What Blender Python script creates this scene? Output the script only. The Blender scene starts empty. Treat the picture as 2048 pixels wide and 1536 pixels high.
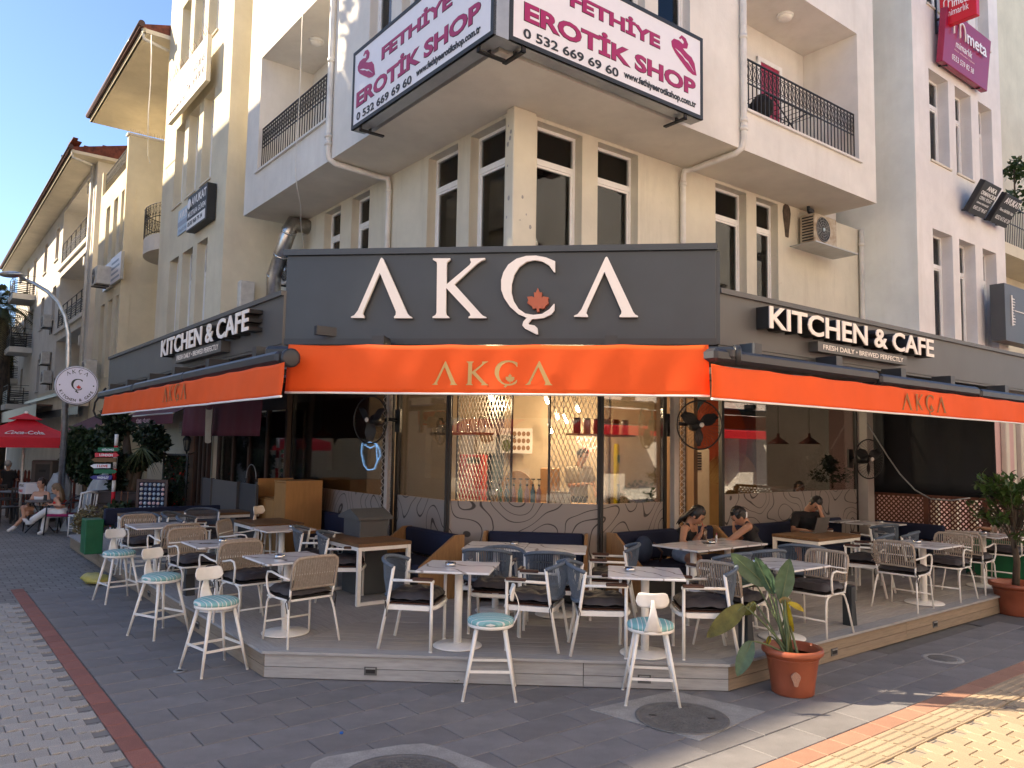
import bpy, bmesh, math, random
from math import sin, cos, pi, radians, sqrt, atan2
from mathutils import Vector, Matrix
from mathutils.geometry import tessellate_polygon
random.seed(7)
sc = bpy.context.scene
C = sc.collection
S2 = sqrt(.5)
# ---------------------------------------------------------------- camera, sky, sun, exposure
EYE = 2.14; FOC = 1561.0
cam = bpy.data.cameras.new("camera"); camo = bpy.data.objects.new("camera", cam); C.objects.link(camo)
cam.sensor_width = 36; cam.lens = 36 * FOC / 2048; cam.clip_start = .05; cam.clip_end = 900
CM = Matrix.Rotation(radians(7.2), 3, 'Z') @ Matrix.Rotation(radians(94.56), 3, 'X') @ Matrix.Rotation(radians(.97), 3, 'Z')
camo.matrix_world = Matrix.Translation((0, 0, EYE)) @ CM.to_4x4()
sc.camera = camo
SUN_EL = radians(35); SUN_DIR = Vector((1.0, .02, 0)).normalized()      # the way the light travels on plan
w = bpy.data.worlds.new("World"); sc.world = w; w.use_nodes = True
nt = w.node_tree; nt.nodes.clear()
sky = nt.nodes.new('ShaderNodeTexSky'); sky.sky_type = 'NISHITA'; sky.sun_disc = False
sky.sun_elevation = SUN_EL; sky.sun_rotation = atan2(-SUN_DIR.x, -SUN_DIR.y)
sky.air_density = .7; sky.dust_density = .3; sky.ozone_density = 3.0; sky.altitude = 0
bg = nt.nodes.new('ShaderNodeBackground'); bg.inputs['Strength'].default_value = .1
wo = nt.nodes.new('ShaderNodeOutputWorld')
nt.links.new(sky.outputs[0], bg.inputs[0]); nt.links.new(bg.outputs[0], wo.inputs[0])
sun = bpy.data.lights.new("sun", 'SUN'); suno = bpy.data.objects.new("sun", sun); C.objects.link(suno)
sun.energy = 4.5; sun.angle = radians(.53); sun.color = (1.0, .81, .58)
d = Vector((SUN_DIR.x * cos(SUN_EL), SUN_DIR.y * cos(SUN_EL), -sin(SUN_EL)))
suno.rotation_euler = d.to_track_quat('-Z', 'Y').to_euler(); suno.location = (-20, 0, 30)
sc.view_settings.view_transform = 'Standard'; sc.view_settings.look = 'None'
sc.view_settings.gamma = 1; sc.view_settings.use_curve_mapping = False
sc.view_settings.exposure = 1.62
sc.render.engine = 'CYCLES'
sc.cycles.max_bounces = 10; sc.cycles.transparent_max_bounces = 24; sc.cycles.diffuse_bounces = 5
sc.cycles.caustics_reflective = False; sc.cycles.caustics_refractive = False
sc.cycles.use_denoising = True
sc.cycles.sample_clamp_indirect = 6

# ---------------------------------------------------------------- frames on plan: street fronts
class Frame:
    def __init__(s, deg):
        s.r = radians(deg); s.X = Vector((cos(s.r), sin(s.r), 0)); s.Y = Vector((-sin(s.r), cos(s.r), 0))
    def w(s, a, b, z=0): return s.X * a + s.Y * b + Vector((0, 0, z))
    def loc(s, p): p = Vector(p); return Vector((p.dot(s.X), p.dot(s.Y), p.z))
    def hit(s, px, py, b):
        d = ray(px, py); o = Vector((0, 0, EYE)); t = (b - o.dot(s.Y)) / d.dot(s.Y); return s.loc(o + d * t)
def ray(px, py): return CM @ Vector(((px - 1024) / FOC, -(py - 768) / FOC, -1.0))
def onz(px, py, z=0.):
    d = ray(px, py); t = (z - EYE) / d.z; return Vector((0, 0, EYE)) + d * t
def at(px, py, dep): return Vector((0, 0, EYE)) + ray(px, py) * dep
LF, RF, FF = Frame(-45), Frame(45), Frame(0)

# ---------------------------------------------------------------- mesh builder
class MB:
    def __init__(s): s.v = []; s.f = []; s.mi = []; s.sm = []; s.m = 0; s.smooth = False
    def add(s, vs, fs):
        o = len(s.v); s.v += [Vector(v) for v in vs]
        for f in fs: s.f.append([i + o for i in f]); s.mi.append(s.m); s.sm.append(s.smooth)
        return s
    def box(s, x0, x1, y0, y1, z0, z1):
        if x0 > x1: x0, x1 = x1, x0
        if y0 > y1: y0, y1 = y1, y0
        if z0 > z1: z0, z1 = z1, z0
        return s.add([(x0,y0,z0),(x1,y0,z0),(x1,y1,z0),(x0,y1,z0),(x0,y0,z1),(x1,y0,z1),(x1,y1,z1),(x0,y1,z1)],
                     [(0,3,2,1),(4,5,6,7),(0,1,5,4),(1,2,6,5),(2,3,7,6),(3,0,4,7)])
    def cbox(s, x0, x1, y0, y1, z0, z1, c=.01):          # box with chamfered edges
        bm = bmesh.new(); bmesh.ops.create_cube(bm, size=1)
        for v in bm.verts: v.co = Vector((x0 + (v.co.x + .5) * (x1 - x0), y0 + (v.co.y + .5) * (y1 - y0), z0 + (v.co.z + .5) * (z1 - z0)))
        bmesh.ops.bevel(bm, geom=bm.edges[:], offset=c, segments=1, affect='EDGES')
        bm.verts.index_update(); s.add([v.co.copy() for v in bm.verts], [[v.index for v in f.verts] for f in bm.faces]); bm.free(); return s
    def bar(s, p, q, w, h=None, up=(0, 0, 1)):
        p = Vector(p); q = Vector(q); d = (q - p).normalized(); u = Vector(up)
        if abs(d.dot(u)) > .98: u = Vector((1, 0, 0))
        a = d.cross(u).normalized(); b = a.cross(d).normalized(); h = h or w; a *= w / 2; b *= h / 2
        vs = [p - a - b, p + a - b, p + a + b, p - a + b, q - a - b, q + a - b, q + a + b, q - a + b]
        return s.add(vs, [(0,1,2,3),(7,6,5,4),(0,4,5,1),(1,5,6,2),(2,6,7,3),(3,7,4,0)])
    def tube(s, pts, r, n=8, closed=False, caps=True):
        pts = [Vector(p) for p in pts]; N = len(pts); rs = r if isinstance(r, (list, tuple)) else [r] * N
        sm = s.smooth; s.smooth = True; o = len(s.v); prev = None
        for i, p in enumerate(pts):
            if closed: t = (pts[(i + 1) % N] - pts[i - 1])
            else: t = pts[min(i + 1, N - 1)] - pts[max(i - 1, 0)]
            t.normalize()
            if prev is None:
                u = Vector((0, 0, 1)) if abs(t.z) < .9 else Vector((1, 0, 0)); u = (u - t * u.dot(t)).normalized()
            else:
                u = prev - t * prev.dot(t); u = u.normalized() if u.length > 1e-6 else t.orthogonal().normalized()
            prev = u; v = t.cross(u)
            for k in range(n): a = 2 * pi * k / n; s.v.append(p + (u * cos(a) + v * sin(a)) * rs[i])
        for i in range(N if closed else N - 1):
            j = (i + 1) % N
            for k in range(n): s.f.append([o + i * n + k, o + i * n + (k + 1) % n, o + j * n + (k + 1) % n, o + j * n + k]); s.mi.append(s.m); s.sm.append(True)
        if caps and not closed:
            s.f.append([o + k for k in range(n)][::-1]); s.mi.append(s.m); s.sm.append(False)
            s.f.append([o + (N - 1) * n + k for k in range(n)]); s.mi.append(s.m); s.sm.append(False)
        s.smooth = sm; return s
    def lathe(s, prof, n=24, c=(0, 0, 0), smooth=True, axis='z'):
        o = len(s.v); c = Vector(c); P = len(prof)
        for r, z in prof:
            for k in range(n):
                a = 2 * pi * k / n; x, y = r * cos(a), r * sin(a)
                s.v.append(c + (Vector((x, y, z)) if axis == 'z' else Vector((x, -z, y)) if axis == 'y' else Vector((z, x, y))))
        for i in range(P - 1):
            for k in range(n): s.f.append([o + i * n + k, o + i * n + (k + 1) % n, o + (i + 1) * n + (k + 1) % n, o + (i + 1) * n + k]); s.mi.append(s.m); s.sm.append(smooth)
        if prof[0][0] > 1e-5: s.f.append([o + k for k in range(n)][::-1]); s.mi.append(s.m); s.sm.append(False)
        if prof[-1][0] > 1e-5: s.f.append([o + (P - 1) * n + k for k in range(n)]); s.mi.append(s.m); s.sm.append(False)
        return s
    def prism(s, poly, y0, y1, back=True):               # polygon in x,z; front face at y0 (towards the street), back at y1
        n = len(poly); area = sum(poly[i][0] * poly[(i + 1) % n][1] - poly[(i + 1) % n][0] * poly[i][1] for i in range(n))
        if area < 0: poly = poly[::-1]
        vs = [(p[0], y0, p[1]) for p in poly] + [(p[0], y1, p[1]) for p in poly]
        fs = [tuple(range(n))] + ([tuple(range(2 * n - 1, n - 1, -1))] if back else [])
        fs += [(i, n + i, n + (i + 1) % n, (i + 1) % n) for i in range(n)]
        return s.add(vs, fs)
    def sheet(s, fn, nu, nv, smooth=True):
        o = len(s.v)
        for i in range(nu + 1):
            for j in range(nv + 1): s.v.append(Vector(fn(i / nu, j / nv)))
        for i in range(nu):
            for j in range(nv): s.f.append([o + i * (nv + 1) + j, o + (i + 1) * (nv + 1) + j, o + (i + 1) * (nv + 1) + j + 1, o + i * (nv + 1) + j + 1]); s.mi.append(s.m); s.sm.append(smooth)
        return s
    def ball(s, c, r, n=12, m=8, sx=(1, 1, 1), fn=None):
        c = Vector(c)
        def f(u, v):
            th = 2 * pi * u; ph = pi * (v - .5); d = Vector((cos(ph) * cos(th), cos(ph) * sin(th), sin(ph)))
            k = fn(d) if fn else 1
            return c + Vector((d.x * r * sx[0], d.y * r * sx[1], d.z * r * sx[2])) * k
        return s.sheet(f, n, m)
    def join(s, o, M=None, m=None):
        k = len(s.v); s.v += [(M @ v if M else v.copy()) for v in o.v]
        s.f += [[i + k for i in f] for f in o.f]; s.mi += [(m if m is not None else x) for x in o.mi]; s.sm += o.sm; return s
    def mesh(s, name, mats, off=None):
        me = bpy.data.meshes.new(name)
        me.from_pydata([tuple(v - off) if off else tuple(v) for v in s.v], [], s.f)
        mats = mats if isinstance(mats, (list, tuple)) else [mats]
        for m in mats: me.materials.append(m)
        me.polygons.foreach_set('material_index', [min(i, len(mats) - 1) for i in s.mi]); me.polygons.foreach_set('use_smooth', s.sm)
        me.update(); return me

def tagit(o, label=None, cat=None, group=None, kind=None):
    if label: o['label'] = label
    if cat: o['category'] = cat
    if group: o['group'] = group
    if kind: o['kind'] = kind
    return o
class T:
    """a thing: an Empty at its base; parts are written in the frame's own coordinates"""
    def __init__(s, name, label, cat, frame=FF, base=(0, 0, 0), group=None, rz=None):
        s.fr = frame; s.base = Vector(base); s.o = bpy.data.objects.new(name, None); C.objects.link(s.o)
        s.o.empty_display_size = .1
        s.o.location = frame.w(*base); s.o.rotation_euler = (0, 0, frame.r if rz is None else rz)
        tagit(s.o, label, cat, group)
    def part(s, name, mb, mat, parent=None, label=None, kind=None):
        o = bpy.data.objects.new(name, mb.mesh(name, mat, s.base) if isinstance(mb, MB) else mb); C.objects.link(o); o.parent = parent or s.o
        return tagit(o, label, None, None, kind)
def one(name, mb, mat, label, cat, frame=FF, base=(0, 0, 0), group=None, kind=None):
    o = bpy.data.objects.new(name, mb.mesh(name, mat, Vector(base))); C.objects.link(o)
    o.location = frame.w(*base); o.rotation_euler = (0, 0, frame.r); return tagit(o, label, cat, group, kind)
def struct(name, mb, mat, frame=FF): return one(name, mb, mat, None, None, frame, kind='structure')
_kids = {}
def copy_tree(o, parent=None):
    c = o.copy(); C.objects.link(c)
    if parent: c.parent = parent
    for ch in o.children: copy_tree(ch, c)
    return c
def place(proto, x, y, z, rz, label, first, group=None):
    o = proto if first else copy_tree(proto)
    o.location = (x, y, z); o.rotation_euler = (0, 0, rz); o['label'] = label
    if group: o['group'] = group
    return o
_txt = {}
def text(body, h=None, wid=None, bold=0.0, shear=0, space=1.0, depth=.004):
    """flat letters in x,z facing -y; returns MB with its lower-left corner at 0,0"""
    c = bpy.data.curves.new('t', 'FONT'); c.body = body; c.offset = bold; c.shear = shear; c.space_character = space; c.resolution_u = 3; c.extrude = .5
    o = bpy.data.objects.new('t', c); C.objects.link(o); bpy.context.view_layer.update()
    me = bpy.data.meshes.new_from_object(o.evaluated_get(bpy.context.evaluated_depsgraph_get()))
    bpy.data.objects.remove(o); bpy.data.curves.remove(c)
    xs = [v.co.x for v in me.vertices]; ys = [v.co.y for v in me.vertices]; x0, x1, y0, y1 = min(xs), max(xs), min(ys), max(ys)
    kx = ky = 1
    if h: ky = h / (y1 - y0); kx = ky
    if wid: kx = wid / (x1 - x0); ky = ky if h else kx
    mb = MB(); mb.add([((v.co.x - x0) * kx, -(v.co.z + .5) * depth, (v.co.y - y0) * ky) for v in me.vertices], [list(p.vertices) for p in me.polygons])
    bpy.data.meshes.remove(me); return mb
def move(mb, dx, dy, dz, M=None):
    for i, v in enumerate(mb.v): mb.v[i] = (M @ v if M else v) + Vector((dx, dy, dz))
    return mb
# ---------------------------------------------------------------- materials
MT = {}
def N(nt, t, **k):
    n = nt.nodes.new('ShaderNode' + t)
    for a, v in k.items():
        if a in n.inputs.keys(): n.inputs[a].default_value = v
        else: setattr(n, a, v)
    return n
def mat(name, col, rough=.6, metal=0., var=.12, scale=6., bump=0., bscale=60., spec=.5, rnd=0., stretch=(1, 1, 1), col2=None, speck=0., sscale=300., coat=0., detail=4., world=False, trans=0., fine=0.):
    m = bpy.data.materials.new(name); m.use_nodes = True; nt = m.node_tree; L = nt.links.new
    b = nt.nodes['Principled BSDF']; b.inputs['Roughness'].default_value = rough; b.inputs['Metallic'].default_value = metal
    b.inputs['Specular IOR Level'].default_value = spec
    if coat: b.inputs['Coat Weight'].default_value = coat; b.inputs['Coat Roughness'].default_value = .1
    if world: co = N(nt, 'NewGeometry').outputs['Position']
    else: co = N(nt, 'TexCoord').outputs['Object']
    mp = N(nt, 'Mapping'); mp.inputs['Scale'].default_value = stretch; L(co, mp.inputs[0])
    ns = N(nt, 'TexNoise', Scale=scale, Detail=detail, Roughness=.6); L(mp.outputs[0], ns.inputs['Vector'])
    c2 = col2 or tuple(max(0, c * (1 - 2 * var)) for c in col)
    cr = N(nt, 'ValToRGB'); cr.color_ramp.elements[0].position = .3; cr.color_ramp.elements[1].position = .7
    cr.color_ramp.elements[0].color = (*c2, 1); cr.color_ramp.elements[1].color = (*col, 1); L(ns.outputs['Fac'], cr.inputs[0])
    out = cr.outputs[0]
    if speck:
        n2 = N(nt, 'TexNoise', Scale=sscale, Detail=2.); L(mp.outputs[0], n2.inputs['Vector'])
        r2 = N(nt, 'MapRange'); r2.inputs[1].default_value = .3; r2.inputs[2].default_value = .7; r2.inputs[3].default_value = 1 - speck; r2.inputs[4].default_value = 1 + speck; L(n2.outputs['Fac'], r2.inputs[0])
        mx = N(nt, 'Mix', data_type='RGBA', blend_type='MULTIPLY'); mx.inputs[0].default_value = 1; L(out, mx.inputs[6]); L(r2.outputs[0], mx.inputs[7]); out = mx.outputs[2]
    if rnd:
        oi = N(nt, 'ObjectInfo'); r3 = N(nt, 'MapRange'); r3.inputs[3].default_value = 1 - rnd; r3.inputs[4].default_value = 1 + rnd; L(oi.outputs['Random'], r3.inputs[0])
        mx = N(nt, 'Mix', data_type='RGBA', blend_type='MULTIPLY'); mx.inputs[0].default_value = 1; L(out, mx.inputs[6]); L(r3.outputs[0], mx.inputs[7]); out = mx.outputs[2]
    L(out, b.inputs['Base Color'])
    if bump:
        n4 = N(nt, 'TexNoise', Scale=bscale, Detail=4.); L(mp.outputs[0], n4.inputs['Vector'])
        bp = N(nt, 'Bump', Strength=bump, Distance=.01); L(n4.outputs['Fac'], bp.inputs['Height']); L(bp.outputs[0], b.inputs['Normal'])
    if trans:
        tr = N(nt, 'BsdfTranslucent'); L(out, tr.inputs['Color']); ms = N(nt, 'MixShader'); ms.inputs[0].default_value = trans
        L(b.outputs[0], ms.inputs[1]); L(tr.outputs[0], ms.inputs[2]); L(ms.outputs[0], nt.nodes['Material Output'].inputs[0])
    MT[name] = m; return m
def glow(name, col, st):
    m = bpy.data.materials.new(name); m.use_nodes = True; b = m.node_tree.nodes['Principled BSDF']; b.inputs['Base Color'].default_value = (*col, 1)
    b.inputs['Emission Color'].default_value = (*col, 1); b.inputs['Emission Strength'].default_value = st; MT[name] = m; return m
def glass(name, tint=(1, 1, 1), refl=1.0, rough=0.0, base=.04):
    m = bpy.data.materials.new(name); m.use_nodes = True; nt = m.node_tree; nt.nodes.clear(); L = nt.links.new
    o = N(nt, 'OutputMaterial'); t = N(nt, 'BsdfTransparent'); t.inputs[0].default_value = (*tint, 1); g = N(nt, 'BsdfGlossy'); g.inputs['Roughness'].default_value = rough
    f = N(nt, 'Fresnel', IOR=1.5); r = N(nt, 'MapRange'); r.inputs[3].default_value = base * refl; r.inputs[4].default_value = refl; L(f.outputs[0], r.inputs[0])
    mx = N(nt, 'MixShader'); L(r.outputs[0], mx.inputs[0]); L(t.outputs[0], mx.inputs[1]); L(g.outputs[0], mx.inputs[2]); L(mx.outputs[0], o.inputs[0]); MT[name] = m; return m

def plaster(name, col, stain=(.36, .30, .22), amt=.5):
    m = bpy.data.materials.new(name); m.use_nodes = True; nt = m.node_tree; L = nt.links.new; b = nt.nodes['Principled BSDF']; b.inputs['Roughness'].default_value = .85; b.inputs['Specular IOR Level'].default_value = .2
    g = N(nt, 'NewGeometry').outputs['Position']
    def noise(sx, sc_, det=4, lo=.35, hi=.65):
        mp = N(nt, 'Mapping'); mp.inputs['Scale'].default_value = sx; L(g, mp.inputs[0]); n = N(nt, 'TexNoise', Scale=sc_, Detail=det, Roughness=.65); L(mp.outputs[0], n.inputs[0])
        r = N(nt, 'MapRange'); r.inputs[1].default_value = lo; r.inputs[2].default_value = hi; L(n.outputs['Fac'], r.inputs[0]); return r.outputs[0]
    def mix(fac, a, c, k=1.0):
        mx = N(nt, 'Mix', data_type='RGBA'); mu = N(nt, 'Math', operation='MULTIPLY'); mu.inputs[1].default_value = k; L(fac, mu.inputs[0]); L(mu.outputs[0], mx.inputs[0])
        if isinstance(a, tuple): mx.inputs[6].default_value = (*a, 1)
        else: L(a, mx.inputs[6])
        mx.inputs[7].default_value = (*c, 1); return mx.outputs[2]
    o = mix(noise((1, 1, 1), .9), col, tuple(c * .86 for c in col))
    o = mix(noise((1, 1, .12), 2.6, 5, .52, .78), o, tuple((c + s_) / 2 for c, s_ in zip(col, stain)), amt)
    o = mix(noise((1, 1, 1), 7., 8, .66, .74), o, stain, .35 * amt)
    o = mix(noise((1, 1, 1), 45., 3, .74, .78), o, (.16, .14, .12), .5 * amt)
    L(o, b.inputs['Base Color'])
    n = N(nt, 'TexNoise', Scale=26., Detail=6.); L(g, n.inputs[0]); bp = N(nt, 'Bump', Strength=.25, Distance=.01); L(n.outputs['Fac'], bp.inputs['Height']); L(bp.outputs[0], b.inputs['Normal'])
    MT[name] = m; return m
def striped(name, cols, axis, freq, rough=.8, distort=0., soft=False):
    """colour bands repeating along an object axis; cols = [(start, colour), ...]"""
    m = bpy.data.materials.new(name); m.use_nodes = True; nt = m.node_tree; L = nt.links.new; b = nt.nodes['Principled BSDF']; b.inputs['Roughness'].default_value = rough; b.inputs['Specular IOR Level'].default_value = .25
    sx = N(nt, 'SeparateXYZ'); L(N(nt, 'TexCoord').outputs['Object'], sx.inputs[0])
    mu = N(nt, 'Math', operation='MULTIPLY'); mu.inputs[1].default_value = freq; L(sx.outputs[axis], mu.inputs[0]); fr = N(nt, 'Math', operation='FRACT'); L(mu.outputs[0], fr.inputs[0])
    cr = N(nt, 'ValToRGB'); cr.color_ramp.interpolation = 'LINEAR' if soft else 'CONSTANT'; e = cr.color_ramp.elements
    while len(e) < len(cols): e.new(.5)
    for k, (p, c) in enumerate(cols): e[k].position = p; e[k].color = (*c, 1)
    L(fr.outputs[0], cr.inputs[0]); L(cr.outputs[0], b.inputs['Base Color']); MT[name] = m; return m

plaster('plaster_cream', (.72, .66, .54)); plaster('plaster_white', (.76, .73, .67), amt=.4); plaster('plaster_pinkish', (.80, .765, .73), amt=.5)
plaster('plaster_mint', (.78, .81, .765), amt=.35); plaster('plaster_yellow', (.74, .68, .52), amt=.35); plaster('plaster_pink', (.68, .45, .43), amt=.3); plaster('soffit', (.72, .67, .56), amt=.25)
plaster('plaster_bright', (.80, .79, .76), amt=.15); plaster('plaster_old', (.66, .62, .50), (.30, .27, .22), 1.0)
mat('pvc', (.82, .82, .80), .35, var=.05); mat('white_metal', (.86, .84, .79), .38, var=.05, scale=14.); mat('white_pipe', (.74, .72, .66), .45, var=.12, scale=4.)
mat('anthracite', (.040, .050, .062), .42, var=.08, scale=2.); mat('fascia_grey', (.085, .085, .085), .45, var=.08, scale=2.); mat('dark_metal', (.022, .026, .034), .4, var=.1)
mat('black', (.012, .012, .013), .5, var=.1); mat('black_iron', (.02, .02, .021), .55, var=.1); mat('grey_metal', (.42, .43, .43), .4, .6, var=.08)
mat('steel', (.62, .62, .60), .22, 1.0, var=.05); mat('galvanised', (.56, .57, .58), .3, .9, var=.2, scale=9.); mat('duct', (.60, .58, .55), .28, 1., var=.15, scale=12.)
mat('letter_white', (.86, .80, .74), .5, var=.02); mat('leaf_orange', (.42, .10, .045), .5, var=.03); mat('gold_print', (.55, .36, .13), .7, var=.03)
mat('awning_orange', (.86, .105, .006), .75, var=.05, scale=2., bump=.12, bscale=5., trans=.12); mat('hem_white', (.80, .80, .78), .6, var=.03)
mat('print_dull', (.30, .13, .03), .7, var=.03)
mat('sign_white', (.80, .79, .82), .3, var=.02); mat('magenta', (.36, .012, .105), .4, var=.02); mat('ink', (.018, .022, .026), .5, var=.02); mat('red_plastic', (.62, .012, .03), .3, var=.04); mat('wine_plastic', (.30, .012, .055), .3, var=.04)
mat('white_ink', (.85, .85, .85), .5, var=.0); mat('pink_ink', (.8, .55, .55), .5, var=.0); mat('blue_plate', (.50, .62, .72), .5, var=.05); mat('grey_ink', (.30, .36, .46), .5, var=.0)
mat('rope_blue', (.115, .15, .20), .85, var=.15, scale=40.); mat('rope_beige', (.40, .335, .27), .85, var=.15, scale=40.)
mat('cushion', (.050, .043, .046), .62, var=.18, scale=9., bump=.35, bscale=16., rnd=.2); mat('arm_wood', (.085, .035, .022), .45, var=.2, scale=20., stretch=(1, 6, 6))
mat('tie_black', (.02, .018, .018), .7)
mat('table_wood', (.20, .105, .045), .5, var=.2, scale=5., stretch=(1, 9, 9)); mat('ply', (.42, .22, .075), .5, var=.10, scale=3., stretch=(6, 6, 1))
mat('navy', (.006, .011, .04), .8, var=.1, bump=.1); mat('bench_oak', (.36, .20, .085), .5, var=.15, scale=5., stretch=(8, 8, 1))
mat('terracotta', (.33, .090, .042), .45, var=.12, scale=5., bump=.05); mat('soil', (.05, .032, .02), .9, var=.4, scale=20.)
mat('granite', (.215, .208, .208), .8, var=.14, scale=3., speck=.22, sscale=160., rnd=.10, bump=.1, bscale=140.)
mat('joint', (.16, .155, .145), .9, var=.15, scale=6.); mat('paver_grey', (.40, .38, .35), .85, var=.10, scale=3., speck=.30, sscale=150., rnd=.10, bump=.15, bscale=120.)
mat('paver_red', (.30, .125, .10), .85, var=.12, scale=3., speck=.25, sscale=150., rnd=.10, bump=.1, bscale=120.); mat('paver_warm', (.42, .33, .22), .85, var=.10, scale=3., speck=.28, sscale=150., rnd=.10, bump=.15, bscale=120.)  # paver_warm has the yellow of the sunlight put into its colour
mat('paver_orange', (.40, .22, .15), .85, var=.12, scale=3., speck=.25, sscale=150., rnd=.12, bump=.1, bscale=120.); mat('slab_warm', (.30, .26, .20), .85, var=.12, scale=3., speck=.25, sscale=150., rnd=.08, bump=.1, bscale=120.)
mat('asphaltic', (.20, .20, .20), .9, var=.12, scale=.7, speck=.25, sscale=60.); mat('concrete', (.36, .35, .33), .9, var=.16, scale=5., speck=.2, sscale=120., bump=.2, bscale=60.)
mat('iron_cover', (.20, .195, .185), .6, .3, var=.15, scale=9., speck=.2, sscale=120.)
mat('deck_wood', (.46, .43, .40), .7, var=.16, scale=5., stretch=(1, 12, 12), rnd=.09, speck=.1, sscale=90.); mat('deck_edge', (.40, .40, .40), .6, var=.14, scale=5., stretch=(1, 10, 10), rnd=.05); mat('deck_tan', (.30, .235, .17), .7, var=.14, scale=5., stretch=(1, 12, 12), rnd=.06)
mat('bollard', (.030, .036, .044), .5, var=.1); mat('trash_grey', (.075, .082, .088), .5, var=.06)
mat('ceiling', (.72, .72, .76), .8, var=.05, scale=1., trans=.35); mat('fan_black', (.010, .010, .011), .4)
mat('skin', (.52, .29, .19), .55, var=.06, scale=12.); mat('skin_tan', (.40, .205, .125), .55, var=.06, scale=12.); mat('hair_black', (.012, .009, .008), .45, var=.3, scale=60., stretch=(6, 6, 1)); mat('hair_brown', (.045, .026, .016), .45, var=.3, scale=60., stretch=(6, 6, 1)); mat('hair_blond', (.24, .15, .075), .5, var=.3, scale=60., stretch=(6, 6, 1)); mat('hair_grey', (.42, .40, .38), .6, var=.2)
mat('cloth_white', (.75, .74, .73), .85, var=.08, scale=6., bump=.3, bscale=12.); mat('cloth_red', (.60, .018, .015), .8, var=.08, bump=.2, bscale=14.); mat('cloth_black', (.014, .013, .014), .85, var=.1, bump=.2, bscale=14.); mat('denim', (.30, .38, .48), .85, var=.15, scale=14., bump=.2); mat('cloth_tan', (.42, .37, .30), .85, var=.08, bump=.3, bscale=12.); mat('shoe_white', (.70, .68, .66), .6); mat('camo', (.30, .25, .19), .8, var=.45, scale=26., col2=(.04, .035, .03))
mat('eye_dark', (.015, .01, .01), .3); mat('lips', (.36, .10, .09), .5)
mat('leaf_dark', (.030, .062, .022), .5, var=.35, scale=3., rnd=.25, trans=.2); mat('leaf_mid', (.060, .115, .030), .45, var=.3, scale=3., rnd=.25, trans=.2); mat('leaf_strel', (.085, .155, .085), .42, var=.18, scale=14., stretch=(1, 1, 1), trans=.15); mat('leaf_yellow', (.62, .47, .03), .6, var=.25, scale=10., trans=.3); mat('leaf_olive', (.16, .16, .03), .55, var=.35, scale=9., trans=.2); mat('leaf_ficus', (.10, .175, .040), .42, var=.3, scale=4., rnd=.35, trans=.25); mat('stem_green', (.13, .17, .07), .55, var=.2); mat('bark', (.13, .095, .065), .85, var=.35, scale=9., stretch=(1, 1, .3), bump=.4, bscale=20.); mat('leaf_dry', (.30, .25, .12), .7, var=.3, rnd=.2); mat('palm', (.10, .13, .045), .5, var=.35, trans=.15)
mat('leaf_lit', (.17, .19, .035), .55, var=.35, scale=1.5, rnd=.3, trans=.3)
mat('maroon', (.095, .012, .026), .8, var=.1, scale=3.); mat('brown_wood', (.060, .028, .016), .6, var=.25, scale=5., stretch=(8, 8, 1)); mat('dark_panel', (.055, .06, .068), .5, var=.05); mat('slate_panel', (.10, .10, .10), .55, var=.05)
mat('red_canvas', (.66, .012, .028), .7, var=.06, bump=.1, trans=.15); mat('red_fence', (.16, .035, .02), .7, var=.2, rnd=.2); mat('dark_plastic', (.045, .040, .040), .5, var=.1); mat('taupe', (.12, .105, .10), .5, var=.08); mat('tarp', (.40, .43, .44), .35, var=.15, scale=5., bump=.5, bscale=6.); mat('planter_brown', (.045, .025, .02), .6, var=.25, stretch=(1, 1, 8)); mat('green_paint', (.010, .14, .055), .5, var=.12); mat('magenta_cloth', (.30, .012, .10), .8); mat('yellow_bag', (.52, .43, .09), .5, var=.12, scale=7., bump=.5, bscale=9.)
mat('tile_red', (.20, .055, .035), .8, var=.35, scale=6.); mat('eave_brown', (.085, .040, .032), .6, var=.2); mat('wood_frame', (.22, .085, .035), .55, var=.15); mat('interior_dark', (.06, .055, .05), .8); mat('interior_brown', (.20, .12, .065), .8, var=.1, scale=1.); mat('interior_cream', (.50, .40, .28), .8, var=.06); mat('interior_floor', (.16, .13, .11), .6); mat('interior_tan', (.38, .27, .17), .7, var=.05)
mat('panel_plain', (.28, .25, .23), .6); mat('cup_white', (.78, .76, .72), .4, var=.02); mat('yellow_fridge', (.80, .62, .0), .4, var=.02); mat('red_box', (.50, .01, .02), .4); mat('wood_warm', (.50, .27, .10), .5, var=.15, scale=4., stretch=(1, 6, 6)); mat('lamp_red', (.12, .022, .012), .5); mat('mural_orange', (.62, .24, .02), .7, var=.04); mat('mural_sand', (.56, .34, .11), .7, var=.04); mat('mural_green', (.075, .095, .025), .7, var=.04); mat('mural_sage', (.34, .34, .22), .7, var=.04); mat('mural_teal', (.018, .05, .065), .7, var=.04); mat('mural_red', (.36, .055, .015), .7, var=.04); mat('tarp_black', (.006, .007, .010), .7, var=.1, bump=.2, bscale=4.); mat('lattice_brown', (.13, .042, .020), .7, var=.2); mat('grille', (.42, .39, .36), .4, .3, var=.05); mat('post_beige', (.46, .42, .38), .5, var=.05); mat('poster', (.62, .60, .57), .6, var=.05); mat('food', (.30, .16, .08), .7, var=.3, scale=30.); mat('bottle_green', (.05, .20, .10), .2); mat('bottle_blue', (.05, .16, .26), .2); mat('bottle_pink', (.36, .20, .22), .2); mat('drink', (.42, .25, .13), .3); mat('bag_blue', (.02, .035, .075), .8); mat('paper', (.66, .62, .57), .8); mat('laptop', (.20, .19, .18), .4, .4)
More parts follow.
